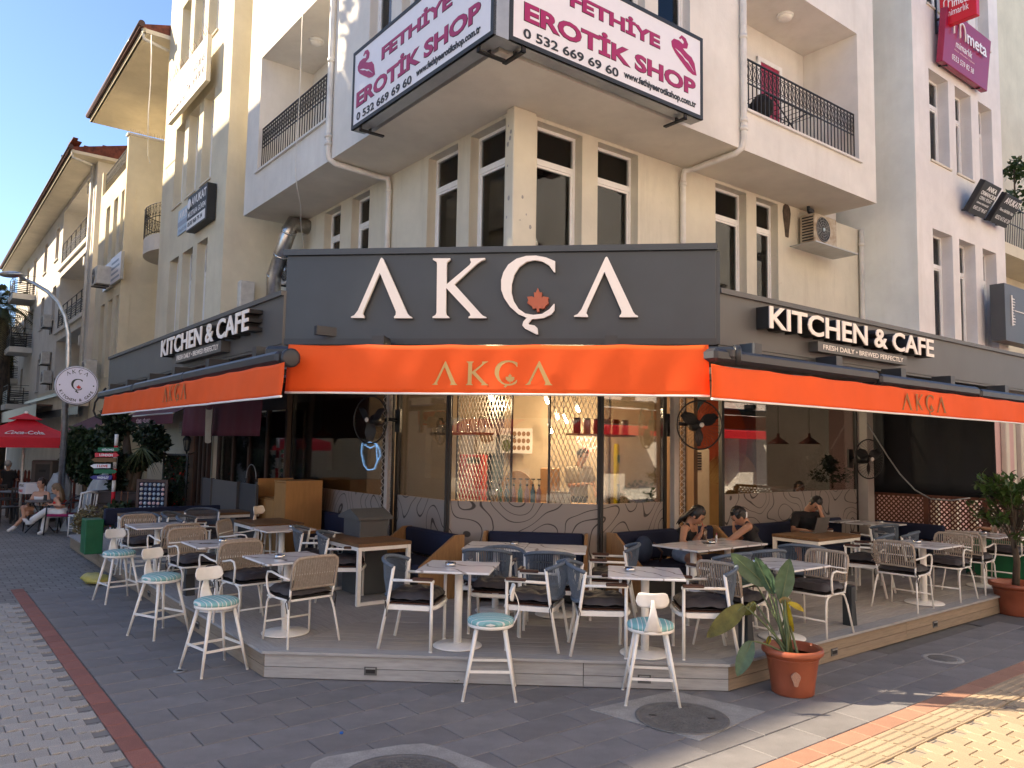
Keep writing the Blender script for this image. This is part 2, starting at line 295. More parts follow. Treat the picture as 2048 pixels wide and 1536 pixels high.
mat('ac_white', (.66, .65, .60), .5, var=.14, scale=5.); mat('ac_old', (.52, .47, .38), .6, var=.25, scale=7., col2=(.26, .19, .12)); mat('soot', (.12, .09, .065), .9, var=.4)
mat('sign_round', (.74, .72, .84), .35, var=.01); mat('red_leaf', (.60, .02, .02), .5, var=.0); mat('purple_sign', (.06, .05, .25), .6); mat('green_sign', (.02, .16, .07), .6); mat('brown_sign', (.20, .10, .03), .6); mat('blue_canvas', (.02, .12, .45), .7)
for nm, tint in (('blind_grey', (.50, .49, .44)),): striped(nm, [(0, (.40, .40, .36)), (.5, (.80, .78, .70))], 2, 4.6)
striped('seat_mint', [(0, (.22, .46, .46)), (.34, (.70, .72, .68)), (.44, (.26, .50, .50)), (.60, (.18, .38, .40)), (.66, (.70, .72, .68)), (.70, (.24, .48, .49)), (.93, (.72, .74, .70))], 1, 8.3)
glass('glass_window', (.93, .95, .95), 1.0, base=.01); glass('glass_shop', (.92, .92, .92), .8, base=.0); glass('glass_clear', (.93, .95, .95), .8); glass('glass_tint', (.86, .87, .87), .85, base=.0)
glow('bulb', (1.0, .78, .48), 30.); glow('neon_blue', (.25, .55, 1.0), 1.2); glow('neon_red', (1.0, .16, .10), 3.0); glow('led_green', (.05, .8, .15), .5); glow('strip_warm', (1., .70, .36), 4.)
def marble():
    m = bpy.data.materials.new('marble'); m.use_nodes = True; nt = m.node_tree; L = nt.links.new; b = nt.nodes['Principled BSDF']; b.inputs['Roughness'].default_value = .16
    oi = N(nt, 'ObjectInfo'); ad = N(nt, 'VectorMath', operation='ADD'); L(N(nt, 'TexCoord').outputs['Object'], ad.inputs[0]); mu = N(nt, 'Math', operation='MULTIPLY'); mu.inputs[1].default_value = 13.; L(oi.outputs['Random'], mu.inputs[0]); L(mu.outputs[0], ad.inputs[1])
    wv = N(nt, 'TexWave', Scale=1.5, Distortion=9., Detail=3.); wv.inputs['Detail Scale'].default_value = 1.2; wv.bands_direction = 'DIAGONAL'; L(ad.outputs[0], wv.inputs[0])
    cr = N(nt, 'ValToRGB'); e = cr.color_ramp.elements; e[0].position = 0; e[0].color = (.30, .27, .26, 1); e[1].position = .05; e[1].color = (.72, .72, .74, 1); L(wv.outputs['Fac'], cr.inputs[0]); L(cr.outputs[0], b.inputs['Base Color']); MT['marble'] = m
marble()
def topo():
    m = bpy.data.materials.new('topo'); m.use_nodes = True; nt = m.node_tree; L = nt.links.new; b = nt.nodes['Principled BSDF']; b.inputs['Roughness'].default_value = .5
    g = N(nt, 'NewGeometry').outputs['Position']; n = N(nt, 'TexNoise', Scale=1.35, Detail=1., Roughness=.35); L(g, n.inputs[0])
    mu = N(nt, 'Math', operation='MULTIPLY'); mu.inputs[1].default_value = 13.; L(n.outputs['Fac'], mu.inputs[0]); pp = N(nt, 'Math', operation='PINGPONG'); pp.inputs[1].default_value = .5; L(mu.outputs[0], pp.inputs[0])
    cr = N(nt, 'ValToRGB'); cr.color_ramp.elements[0].position = .035; cr.color_ramp.elements[0].color = (.035, .028, .025, 1); cr.color_ramp.elements[1].position = .06; cr.color_ramp.elements[1].color = (.27, .24, .22, 1); L(pp.outputs[0], cr.inputs[0]); L(cr.outputs[0], b.inputs['Base Color']); MT['topo'] = m
topo()
def grooved(base):
    m = MT[base].copy(); m.name = base + '_grooved'; nt = m.node_tree; L = nt.links.new
    sx = N(nt, 'SeparateXYZ'); L(N(nt, 'TexCoord').outputs['Object'], sx.inputs[0]); mu = N(nt, 'Math', operation='MULTIPLY'); mu.inputs[1].default_value = 36.; L(sx.outputs[1], mu.inputs[0]); pp = N(nt, 'Math', operation='PINGPONG'); pp.inputs[1].default_value = .5; L(mu.outputs[0], pp.inputs[0])
    r = N(nt, 'MapRange'); r.inputs[1].default_value = .08; r.inputs[2].default_value = .2; L(pp.outputs[0], r.inputs[0]); bp = N(nt, 'Bump', Strength=.9, Distance=.006); L(r.outputs[0], bp.inputs['Height']); L(bp.outputs[0], nt.nodes['Principled BSDF'].inputs['Normal'])
    MT[m.name] = m
grooved('deck_wood')
def M_(*n): return [MT[x] for x in n] if len(n) > 1 else MT[n[0]]
# ---------------------------------------------------------------- ground, paving, deck
def root(name, kind='structure'):
    o = bpy.data.objects.new(name, None); C.objects.link(o); o['kind'] = kind; return o
struct('ground', MB().add([(-400, -400, -.05), (400, -400, -.05), (400, 400, -.05), (-400, 400, -.05)], [(0, 1, 2, 3)]), MT['asphaltic'])
def brick_sheet(name, col, col2, wid, hei, rot):
    m = bpy.data.materials.new(name); m.use_nodes = True; nt = m.node_tree; L = nt.links.new; b = nt.nodes['Principled BSDF']; b.inputs['Roughness'].default_value = .85
    mp = N(nt, 'Mapping'); mp.inputs['Rotation'].default_value = (0, 0, rot); L(N(nt, 'NewGeometry').outputs['Position'], mp.inputs[0])
    br = N(nt, 'TexBrick', Scale=1.0); br.inputs['Brick Width'].default_value = wid; br.inputs['Row Height'].default_value = hei; br.inputs['Mortar Size'].default_value = .008; br.inputs['Color1'].default_value = (*col, 1); br.inputs['Color2'].default_value = (*col2, 1); br.inputs['Mortar'].default_value = (.11, .105, .10, 1)
    L(mp.outputs[0], br.inputs[0]); n = N(nt, 'TexNoise', Scale=1.1, Detail=6.); L(mp.outputs[0], n.inputs[0]); r = N(nt, 'MapRange'); r.inputs[3].default_value = .7; r.inputs[4].default_value = 1.25; L(n.outputs[0], r.inputs[0])
    mx = N(nt, 'Mix', data_type='RGBA', blend_type='MULTIPLY'); mx.inputs[0].default_value = 1; L(br.outputs[0], mx.inputs[6]); L(r.outputs[0], mx.inputs[7]); L(mx.outputs[2], b.inputs['Base Color'])
    bp = N(nt, 'Bump', Strength=.5, Distance=.01); bp.invert = True; L(br.outputs['Fac'], bp.inputs['Height']); L(bp.outputs[0], b.inputs['Normal']); MT[name] = m
brick_sheet('street_brick', (.25, .245, .235), (.20, .195, .19), .2, .165, radians(-45)); brick_sheet('street_brick_warm', (.36, .30, .22), (.31, .25, .18), .2, .165, radians(45)); brick_sheet('far_slabs', (.125, .125, .13), (.105, .105, .112), .63, .315, radians(-45))  # the warm copy of the street bricks carries sunlit yellow in its colour
def rq(a0, a1, b0, b1, z): return MB().add([RF.w(a0, b0, z), RF.w(a1, b0, z), RF.w(a1, b1, z), RF.w(a0, b1, z)], [(0, 1, 2, 3)])
struct('street_paving', rq(-30, 1.325, -8, 80, -.012), MT['street_brick'])
mbp = rq(1.325, 30, 12.75, 80, -.012); struct('pavement_beyond', mbp, MT['street_brick'])
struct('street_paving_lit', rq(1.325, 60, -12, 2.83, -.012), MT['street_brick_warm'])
struct('pavement_bed', rq(1.325, 60, 2.83, 12.75, -.012), MT['joint'])
DK = dict(a=2.72, b=4.42, A=(2.72, 7.12), B=(5.92, 4.42), z=.245)
def in_deck(a, b, m=0.): # inside the deck outline, shrunk by m
    nx, ny = (7.12 - 4.42), (5.92 - 2.72); l = sqrt(nx * nx + ny * ny)
    return a > DK['a'] + m and b > DK['b'] + m and ((a - 2.72) * nx + (b - 7.12) * ny) / l > m
def piece_mesh(name, mb, m): return mb.mesh(name, m)
def put(me, name, par, loc, rz, s=(1, 1, 1)):
    o = bpy.data.objects.new(name, me); C.objects.link(o); o.parent = par; o.location = loc; o.rotation_euler = (0, 0, rz); o.scale = s; return o
# dark granite slabs laid in staggered rows
pv = root('pavement')
SL, SW = .63, .315
def slab_mesh(l, wd, m, nm):
    g = .004; bm = MB(); z1 = 0; c = .004
    bm.add([(g, g, -.04), (l - g, g, -.04), (l - g, wd - g, -.04), (g, wd - g, -.04), (g, g, z1 - c), (l - g, g, z1 - c), (l - g, wd - g, z1 - c), (g, wd - g, z1 - c), (g + c, g + c, z1), (l - g - c, g + c, z1), (l - g - c, wd - g - c, z1), (g + c, wd - g - c, z1)],
           [(0, 1, 5, 4), (1, 2, 6, 5), (2, 3, 7, 6), (3, 0, 4, 7), (4, 5, 9, 8), (5, 6, 10, 9), (6, 7, 11, 10), (7, 4, 8, 11), (8, 9, 10, 11)]); return bm.mesh(nm, m)
sm_full = slab_mesh(SL, SW, MT['granite'], 'slab'); sm_half = slab_mesh(SL / 2, SW, MT['granite'], 'slab')
PATCH = [(onz(1180, 1420), onz(1345, 1383), onz(1530, 1424), onz(1400, 1482))]
row = 0; b = 3.29
while b < 12.7:
    a = 1.49 + (0 if row % 2 else -SL / 2)
    while a < 10.8:
        a0 = max(a, 1.49); half = a < 1.49
        if not in_deck(a0, b, .12) or not in_deck(a0 + .3, b, .12):
            if not (a0 > 8.3 and b > 4.2) :
                o = put(sm_half if half else sm_full, 'slab', pv, RF.w(a0, b, random.uniform(-.0015, .0015)), RF.r)
        a += SL
    b += SW; row += 1
struct('pavement_right', rq(10.8, 60, 3.29, 4.42, -.003), MT['far_slabs'])
# terracotta edging and tactile strip along the right street
tm = slab_mesh(.3, .18, MT['paver_orange'], 'tile'); rm = slab_mesh(.3, .16, MT['paver_red'], 'tile')
tb = MB().box(.002, .298, .002, .278, -.04, 0)
for k in range(4): y = .035 + k * .07; tb.add([(.01, y - .022, 0.0005), (.29, y - .022, 0.0005), (.29, y - .012, .006), (.01, y - .012, .006), (.29, y + .012, .006), (.01, y + .012, .006), (.29, y + .022, .0005), (.01, y + .022, .0005)], [(0, 1, 2, 3), (3, 2, 4, 5), (5, 4, 6, 7)])
tact = tb.mesh('tactile_tile', MT['paver_warm'])
ts = root('tactile_path')
for i in range(34):
    a = 2.6 + i * .3
    put(tm, 'tile', ts, RF.w(a, 3.11, random.uniform(-.001, .001)), RF.r); put(tact, 'tactile_tile', ts, RF.w(a, 2.83, random.uniform(-.001, .001)), RF.r)
rs = root('red_edging')
for i in range(34): put(rm, 'tile', rs, RF.w(1.485, 3.0 + i * .3, random.uniform(-.001, .001)), RF.r + pi / 2)
# wavy interlocking pavers
def wavy(L, W, m, nm):
    g = .004; q = [0, .25, .5, .75, 1]; off = [0, .016, 0, -.016, 0]
    lo = [(g + t * (L - 2 * g), g + o) for t, o in zip(q, off)]; hi = [(g + t * (L - 2 * g), W - g + o) for t, o in zip(q, off)][::-1]
    P = lo + hi; n = len(P); mb = MB(); cx, cy = L / 2, W / 2
    inn = [(cx + (x - cx) * .965, cy + (y - cy) * .955) for x, y in P]
    mb.add([(x, y, -.03) for x, y in P] + [(x, y, -.004) for x, y in P] + [(x, y, 0) for x, y in inn], [(i, (i + 1) % n, n + (i + 1) % n, n + i) for i in range(n)] + [(n + i, n + (i + 1) % n, 2 * n + (i + 1) % n, 2 * n + i) for i in range(n)] + [tuple(2 * n + i for i in range(n))]); return mb
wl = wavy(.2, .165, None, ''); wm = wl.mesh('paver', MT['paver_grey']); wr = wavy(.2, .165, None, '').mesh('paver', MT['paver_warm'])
sp = root('street_pavers'); cells = []
for r in range(44):
    for k in range(20):
        a = 1.322 - .2 - k * .2 + (.1 if r % 2 else 0)
        if a + .2 > 1.33: continue
        p = RF.w(a + .1, 4.9 + r * .165 + .08); q = CM.transposed() @ (p - Vector((0, 0, EYE)))
        x = 1024 + FOC * q.x / -q.z; y = 768 - FOC * q.y / -q.z
        if -60 < x < 700 and y < 1600 and -q.z < 14: cells.append((-q.z, a, 4.9 + r * .165))
cells.sort(); far = MB()
for i, (dd, a, b) in enumerate(cells):
    if i < 300: put(wm, 'paver', sp, RF.w(a, b, random.uniform(-.002, .002)), RF.r)
    else: far.join(wl, Matrix.Translation((a, b, random.uniform(-.002, .002))))
o = bpy.data.objects.new('paver', far.mesh('paver', MT['paver_grey'])); C.objects.link(o); o.parent = sp; o.rotation_euler = (0, 0, RF.r); o['kind'] = 'stuff'
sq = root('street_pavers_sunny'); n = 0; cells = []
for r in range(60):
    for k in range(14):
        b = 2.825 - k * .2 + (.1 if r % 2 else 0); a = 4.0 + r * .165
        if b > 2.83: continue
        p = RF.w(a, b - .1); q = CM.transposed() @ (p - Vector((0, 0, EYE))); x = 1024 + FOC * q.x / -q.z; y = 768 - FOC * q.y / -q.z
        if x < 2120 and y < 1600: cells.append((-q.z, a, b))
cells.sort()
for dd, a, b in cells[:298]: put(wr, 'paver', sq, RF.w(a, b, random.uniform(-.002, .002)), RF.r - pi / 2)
# manholes set in concrete
def manhole(cx, cy, r, patch, label, inner=0):
    t = T('manhole', label, 'manhole', FF, (cx, cy, 0))
    p = MB(); n = len(patch); p.add([(v.x, v.y, .006) for v in patch] + [(v.x, v.y, -.03) for v in patch], [tuple(range(n))[::-1]] + [(i, (i + 1) % n, n + (i + 1) % n, n + i) for i in range(n)])
    t.part('concrete_surround', p, MT['concrete'])
    t.part('ring', MB().lathe([(r, .004), (r, .0115), (r - .012, .0125), (r - .035, .0125), (r - .04, .008)], 48, (cx, cy, 0)), MT['iron_cover'])
    cv = MB().lathe([(.0001, .0095), (r - .042, .0095), (r - .042, .003)], 48, (cx, cy, 0), smooth=False)
    s = .05
    k = int(r / s) + 1
    for i in range(-k, k + 1):
        for j in range(-k, k + 1):
            x = (i + (.5 if j % 2 else 0)) * s; y = j * s * .8
            if sqrt(x * x + y * y) < r - .075: cv.box(cx + x - .019, cx + x + .019, cy + y - .014, cy + y + .014, .009, .0125)
    t.part('cover', cv, MT['iron_cover'])
    k = MB()
    for sx in (-1, 1): k.box(cx + sx * r * .62 - .03, cx + sx * r * .62 + .03, cy - .012, cy + .012, .0128, .0138)
    t.part('lifting_slot', k, MT['black'])
    return t
manhole(.585, 6.54, .37, list(PATCH[0]), 'round iron manhole in a diamond of concrete beside the pavement stool')
manhole(-1.31, 5.05, .40, [Vector((-1.31 + .62 * cos(t) * (1 + .12 * sin(3 * t)), 5.05 + .56 * sin(t) * (1 + .1 * cos(4 * t)), 0)) for t in [2 * pi * (23 - k) / 24 for k in range(24)]], 'iron manhole with ragged concrete collar at the bottom edge')
c_ = onz(1885, 1317); t = T('valve_cover', 'small worn round cover in the slabs along the right deck edge', 'cover', FF, (c_.x, c_.y, 0)); t.part('lid', MB().lathe([(.0001, .006), (.13, .006), (.14, .001)], 28, c_), MT['iron_cover']); t.part('collar', MB().lathe([(.145, .001), (.15, .005), (.2, .004), (.21, -.01)], 28, c_), MT['concrete'])
c_ = onz(360, 1342); t = T('drain_ring', 'small white metal floor ring on dark slabs by the striped stools', 'drain', FF, (c_.x, c_.y, 0)); t.part('ring', MB().lathe([(.028, .003), (.03, .007), (.055, .007), (.06, .002)], 24, c_), MT['grey_metal']); t.part('hole', MB().lathe([(.0001, .0035), (.03, .0035)], 20, c_), MT['black'])
# ---- deck of grooved boards
def clip(poly, n, c):   # keep points with n.p >= c
    out = []
    for i, p in enumerate(poly):
        q = poly[(i + 1) % len(poly)]; dp = p[0] * n[0] + p[1] * n[1] - c; dq = q[0] * n[0] + q[1] * n[1] - c
        if dp >= 0: out.append(p)
        if dp * dq < 0: t = dp / (dp - dq); out.append((p[0] + (q[0] - p[0]) * t, p[1] + (q[1] - p[1]) * t))
    return out
wA = RF.w(2.72, 7.12); wB = RF.w(5.92, 4.42)
dl = (LF.X * -1); dr = RF.X.copy(); df = (wB - wA).normalized()     # along left edge away, right edge away, front edge
nf = Vector((-df.y, df.x, 0))                                          # into the deck
mA = (dl + df).normalized(); mB_ = (dr - df).normalized()             # mitre directions
nA = Vector((-mA.y, mA.x, 0))                                          # points to the left zone
if nA.dot(dl) < 0: nA = -nA
nB = Vector((-mB_.y, mB_.x, 0))
if nB.dot(dr) < 0: nB = -nB
deck = T('terrace_deck', 'grey wooden terrace deck with grooved boards and two plank skirt', 'deck', FF, (-1, 7.1, 0))
def board(poly, along, z, th, m, name='plank', nz=None):
    if len(poly) < 3: return
    cx = sum(p[0] for p in poly) / len(poly); cy = sum(p[1] for p in poly) / len(poly); ang = atan2(along.y, along.x)
    ca, sa = cos(-ang), sin(-ang); P = [((p[0] - cx) * ca - (p[1] - cy) * sa, (p[0] - cx) * sa + (p[1] - cy) * ca) for p in poly]
    n = len(P); ar = sum(P[i][0] * P[(i + 1) % n][1] - P[(i + 1) % n][0] * P[i][1] for i in range(n))
    if ar < 0: P = P[::-1]
    mb = MB().add([(x, y, 0) for x, y in P] + [(x, y, -th) for x, y in P], [tuple(range(n))] + [((i + 1) % n, i, n + i, n + (i + 1) % n) for i in range(n)])
    o = bpy.data.objects.new(name, mb.mesh(name, m)); C.objects.link(o); o.parent = deck.o; o.location = Vector((cx, cy, z)) - deck.o.location; o.rotation_euler = (0, 0, ang); return o
BW = .142; Z = DK['z']
def zone(p0, along, inward, length, n, clips, first_edge=True):
    for k in range(n):
        s0 = k * BW + (.0 if k else -.03); s1 = (k + 1) * BW - .006
        q = p0 + inward * s0; r_ = p0 + inward * s1
        poly = [tuple((v)[:2]) for v in (q - along * 6, q + along * length, r_ + along * length, r_ - along * 6)]
        for nn, cc in clips: poly = clip(poly, nn, cc)
        board(poly, along, Z - (.0 if k else -.001) + random.uniform(-.0008, .0008), .024, MT['deck_wood_grooved'] if k else MT['deck_edge'])
zone(wA, dl, Vector((S2, S2, 0)), 10.6, 31, [(nA, nA.dot(wA) + .002)])
zone(wB, dr, Vector((-S2, S2, 0)), 12.5, 31, [(nB, nB.dot(wB) + .002)])
zone(wA, df, nf, 12, 31, [(-nA, -nA.dot(wA) + .002), (-nB, -nB.dot(wB) + .002)])
deck.part('deck_bed', MB().add([(*p[:2], z) for z in (.0, Z - .03) for p in (wA + nf * .06, wB + nf * .06, wB + dr * 12.4 + RF.Y * .1, wB + dr * 12.4 + RF.Y * 9, wA + dl * 10.5 + LF.Y * 9, wA + dl * 10.5 + LF.Y * .1)], [(5, 4, 3, 2, 1, 0), (6, 7, 8, 9, 10, 11)] + [(i, (i + 1) % 6, 6 + (i + 1) % 6, 6 + i) for i in range(6)]), MT['black'])
def skirt(p0, along, out, L, m, splits):
    for z0, z1 in ((.008, .103), (.108, Z - .026)):
        e = [0] + splits + [L]
        for i in range(len(e) - 1):
            q0 = p0 + along * (e[i] + .003); q1 = p0 + along * (e[i + 1] - .003)
            poly = [tuple(v[:2]) for v in (q0, q1, q1 - out * .02, q0 - out * .02)]
            board(poly, along, z1, z1 - z0, m, 'skirt_plank')
skirt(wA, dl, -LF.Y, 10.5, MT['deck_tan'], [2.35, 5.0, 7.7]); skirt(wA, df, -nf, (wB - wA).length, MT['deck_edge'], [2.9]); skirt(wB, dr, -RF.Y, 12.4, MT['deck_tan'], [3.3, 6.6, 9.4])
# recessed step lights in the skirt
sl = MB(); sl.box(-.055, .055, -.006, .01, -.034, .034); sl.box(-.04, .04, -.0075, -.005, -.012, .02)
slm = MB().box(-.058, .058, -.006, .004, -.036, .036).mesh('step_light', MT['slate_panel']); sli = MB().box(-.042, .042, -.0085, -.004, -.018, .022).mesh('recess', MT['black']); slh = MB().box(-.044, .044, -.012, -.004, .018, .03).mesh('hood', MT['grey_metal'])
def step_light(p, rz):
    o = bpy.data.objects.new('step_light', slm); C.objects.link(o); o.parent = deck.o; o.location = p - deck.o.location; o.rotation_euler = (0, 0, rz)
    for nm, me in (('recess', sli), ('hood', slh)):
        q = bpy.data.objects.new(nm, me); C.objects.link(q); q.parent = o
for px, py in ((745, 1343), (1290, 1365)):
    hp = FF.hit(px, py, 7.1); tt = (hp.x - wA.x) / (wB.x - wA.x); g = wA + (wB - wA) * tt; step_light(Vector((g.x, g.y, .09)) - nf * .002, atan2(df.y, df.x))
for px in ((1668, 1308), (1870, 1255)): g = RF.hit(*px, 4.42); step_light(RF.w(g.x, 4.418, .095), RF.r)
for px in ((228, 1155), (298, 1200), (395, 1262)): g = LF.hit(*px, 2.72); step_light(LF.w(g.x, 2.718, .095), LF.r)
# ---------------------------------------------------------------- buildings
def wall(mb, b, a0, a1, z0, z1, holes=(), depth=.3):
    """front faces of a wall in the plane y=b with openings and their reveals"""
    A = sorted({a0, a1, *[h[0] for h in holes], *[h[1] for h in holes]}); Zs = sorted({z0, z1, *[h[2] for h in holes], *[h[3] for h in holes]})
    A = [x for x in A if a0 <= x <= a1]; Zs = [x for x in Zs if z0 <= x <= z1]
    for i in range(len(A) - 1):
        for j in range(len(Zs) - 1):
            ca, cz = (A[i] + A[i + 1]) / 2, (Zs[j] + Zs[j + 1]) / 2
            if any(h[0] < ca < h[1] and h[2] < cz < h[3] for h in holes): continue
            mb.add([(A[i], b, Zs[j]), (A[i + 1], b, Zs[j]), (A[i + 1], b, Zs[j + 1]), (A[i], b, Zs[j + 1])], [(0, 1, 2, 3)])
    for h in holes:
        dp = h[4] if len(h) > 4 else depth; x0, x1, y0, y1 = h[:4]; c = b + dp
        mb.add([(x0, b, y0), (x1, b, y0), (x1, b, y1), (x0, b, y1), (x0, c, y0), (x1, c, y0), (x1, c, y1), (x0, c, y1)], [(0, 4, 5, 1), (1, 5, 6, 2), (2, 6, 7, 3), (3, 7, 4, 0)])
        mb.add([(x0, c + .001, y0), (x1, c + .001, y0), (x1, c + .001, y1), (x0, c + .001, y1)], [(0, 1, 2, 3)])
    return mb
def window(t, b, a0, a1, z0, z1, d=.14, tr=None, blind='blind_grey', fw=.05, label=None, dark=False, sill=True, op=False):
    y = b + d; f = MB(); g = .002
    f.box(a0 + g, a0 + fw, y, y + .06, z0 + g, z1 - g); f.box(a1 - fw, a1 - g, y, y + .06, z0 + g, z1 - g); f.box(a0 + fw, a1 - fw, y, y + .06, z0 + g, z0 + fw); f.box(a0 + fw, a1 - fw, y, y + .06, z1 - fw, z1 - g)
    if tr: f.box(a0 + fw, a1 - fw, y - .004, y + .056, tr - .045, tr + .045)
    lo = (z0 + fw, (tr - .045) if tr else z1 - fw)
    i = .035                                             # opening sash inside the frame
    for x0, x1, w0, w1 in ((a0 + fw, a0 + fw + i, *lo), (a1 - fw - i, a1 - fw, *lo)): f.box(x0, x1, y + .012, y + .05, w0, w1)
    f.box(a0 + fw + i, a1 - fw - i, y + .012, y + .05, lo[0], lo[0] + i); f.box(a0 + fw + i, a1 - fw - i, y + .012, y + .05, lo[1] - i, lo[1])
    w = t.part('window', f, MT['pvc'], label=label)
    if tr: t.part('pane', MB().box(a0 + fw, a1 - fw, y + .03, y + .036, tr + .045, z1 - fw), MT['glass_window'], w)
    if not op: t.part('pane', MB().box(a0 + fw + i, a1 - fw - i, y + .03, y + .036, lo[0] + i, lo[1] - i), MT['glass_window'], w)
    if sill: t.part('sill', MB().box(a0 - .03, a1 + .03, b - .035, b + d, z0 - .045, z0 - .003), MT['plaster_cream'], w)
    t.part('blind' if not dark else 'room', MB().box(a0 + .01, a1 - .01, y + .09, y + .1, z0 + .01, z1 - .01), MT[blind] if not dark else MT['interior_dark'], w)  # the dark sheet stands in for the unlit room behind the pane
    return w
def railing(t, pts, z0, z1, step=.115, scroll=True, r=.008, name='railing', slats=False):
    """iron railing along a polyline of (a,b)"""
    mb = MB(); P = [Vector((p[0], p[1], 0)) for p in pts]; zm = z0 + (z1 - z0) * .56
    for p, q in zip(P, P[1:]):
        u = (q - p).normalized(); L_ = (q - p).length
        for z, w_ in ((z1, .03), (zm, .018), (z0 + .03, .018)): mb.bar(p + Vector((0, 0, z)), q + Vector((0, 0, z)), w_, .02)
        n = max(2, int(L_ / step))
        for k in range(n + 1):
            c = p + u * (L_ * k / n)
            if not slats or k % 6 == 0: mb.bar(c + Vector((0, 0, z0)), c + Vector((0, 0, z1)), r * 2)
        if slats:
            for j in range(7): z = z0 + .1 + (zm - z0) * 1.25 * j / 7; mb.bar(p + Vector((0, 0, z)), q + Vector((0, 0, z)), .012, .045)
        if scroll:
            h = z1 - zm
            for k in range(n):
                c = p + u * (L_ * (k + .5) / n) + Vector((0, 0, zm + h / 2)); hw = step * .46
                for s_ in (-1, 1):
                    pts_ = []
                    for j in range(15):
                        tt = j / 14; x = hw * (1 - 2 * tt) * s_ ; zz = (tt - .5) * h * .62
                        pts_.append((x, zz))
                    e0 = [(pts_[0][0] - s_ * .022 * (1 - cos(a)) , pts_[0][1] + .024 * sin(a) ) for a in (4.6, 3.6, 2.6, 1.6, .6)]
                    e1 = [(pts_[-1][0] + s_ * .022 * (1 - cos(a)), pts_[-1][1] - .024 * sin(a)) for a in (.6, 1.6, 2.6, 3.6, 4.6)]
                    mb.tube([c + u * x + Vector((0, 0, zz)) for x, zz in e0 + pts_[::4] + e1], .0065, 4, caps=False)
    return t.part(name, mb, MT['black_iron'])
def ha(fr, px, b, py): return fr.hit(px, py, b).x
def hz(fr, px, py, b): return fr.hit(px, py, b).z
ZS = 7.0; bL, bR = 6.68, 8.64; oL, oR = 5.5, 7.47
cb = T('corner_building', 'cream corner building with overhanging upper floor above the cafe', 'building', LF, (-8.64, 6.68, 0))
cb2 = T('x', None, None, RF, (6.68, 8.64, 0))   # the right wing is written in the right street's frame; its parts belong to the same building
bpy.data.objects.remove(cb2.o); cb2.o = bpy.data.objects.new('right_wing', None)
def rpart(name, mb, m, parent=None, label=None, kind=None):
    o = bpy.data.objects.new(name, mb.mesh(name, m, Vector((6.68, 8.64, 0)))); C.objects.link(o)
    if parent: o.parent = parent
    else: o.parent = cb.o; o.rotation_euler = (0, 0, pi / 2)
    return tagit(o, label, None, None, kind)
cb2.part = rpart; bpy.data.objects.remove(cb2.o)
# first floor, left wall then right wall
def col(px0, px1, b, fr, py): return ha(fr, px0, b, py), ha(fr, px1, b, py)
lw = [(939, 1009, 380), (855, 914, 400), (703, 738, 440), (649, 681, 440)]; H = []
for x0, x1, py in lw: a0, a1 = col(x0, x1, bL, LF, py); H.append((a0, a1, 4.4, ZS - .06, .30))
aBay = ha(LF, 447, 5.4, 480)
cb.part('wall', wall(MB(), bL, aBay - .5, -8.64, 3.0, ZS - .003, H), MT['plaster_old'])
trz = hz(RF, 1110, 330, bR + .1)
for h in H: window(cb, bL, h[0], h[1], 4.4, ZS - .06, .16, trz, sill=False)
HR = []
for x0, x1, py in [(1073, 1164, 380), (1195, 1276, 400), (1431, 1493, 450), (1513, 1556, 460)]: a0, a1 = col(x0, x1, bR, RF, py); HR.append((a0, a1, 4.4, ZS - .06, .30))
cb2.part('wall', wall(MB(), bR, 6.68, 16.6, 3.0, ZS - .003, HR), MT['plaster_old'])
for i, h in enumerate(HR): window(cb2, bR, h[0], h[1], 4.4, ZS - .06, .16, trz, sill=False)
# corner column, proud of both walls
ca0 = ha(LF, 1010, 6.6, 380); cb1 = ha(RF, 1072, 8.56, 380)
cb.part('column', MB().cbox(ca0, -8.56, 6.6, cb1, 3.0, ZS - .002, .012), MT['plaster_old'])
pat = MB()
for k in range(16):
    s_ = random.choice((0, 1)); z = random.uniform(4.6, 6.8); r_ = random.uniform(.008, .035); n = 9
    if s_: a = random.uniform(ca0 + .05, -8.62); pat.add([(a + r_ * cos(2 * pi * i / n) * random.uniform(.7, 1), 6.598, z + r_ * 1.2 * sin(2 * pi * i / n)) for i in range(n)], [tuple(range(n))[::-1]])
    else: bb = random.uniform(6.66, cb1 - .05); pat.add([(-8.558, bb + r_ * cos(2 * pi * i / n) * random.uniform(.7, 1), z + r_ * 1.2 * sin(2 * pi * i / n)) for i in range(n)], [tuple(range(n))])
cb.part('plaster_chips', pat, MT['concrete'], kind='stuff')
# soffit and the walls of the overhang
aLend = ha(LF, 487, oL, 429); aRend = ha(RF, 1753, oR, 406); ZT = 13.5
cb.part('soffit', MB().box(aLend, -8.75, oL + .004, bL + .35, ZS, ZS + .2), MT['soffit']); cb2.part('soffit', MB().box(oL + .004, aRend, oR + .004, bR + .11, ZS + .0005, ZS + .2), MT['soffit'])
zsl = hz(LF, 585, 291, oL); zop = hz(LF, 560, 78, oL)
bl0, bl1 = ha(LF, 516, oL, 300), ha(LF, 652, oL, 300)
wl = [(ha(LF, 739, oL, 60), ha(LF, 782, oL, 60)), (ha(LF, 803, oL, 30), ha(LF, 845, oL, 30)), (ha(LF, 905, oL, 30), ha(LF, 945, oL, 30))]
HL = [(bl0, bl1, zsl, zop, 1.15)] + [(x0, x1, ZS + 1.0, zop + .1, .3) for x0, x1 in wl]
cb.part('upper_wall', wall(MB(), oL, aLend, -oR, ZS + .0, ZT, HL), MT['plaster_white'])
for x0, x1 in wl: window(cb, oL, x0, x1, ZS + 1.0, zop + .1, .14, None, dark=True)
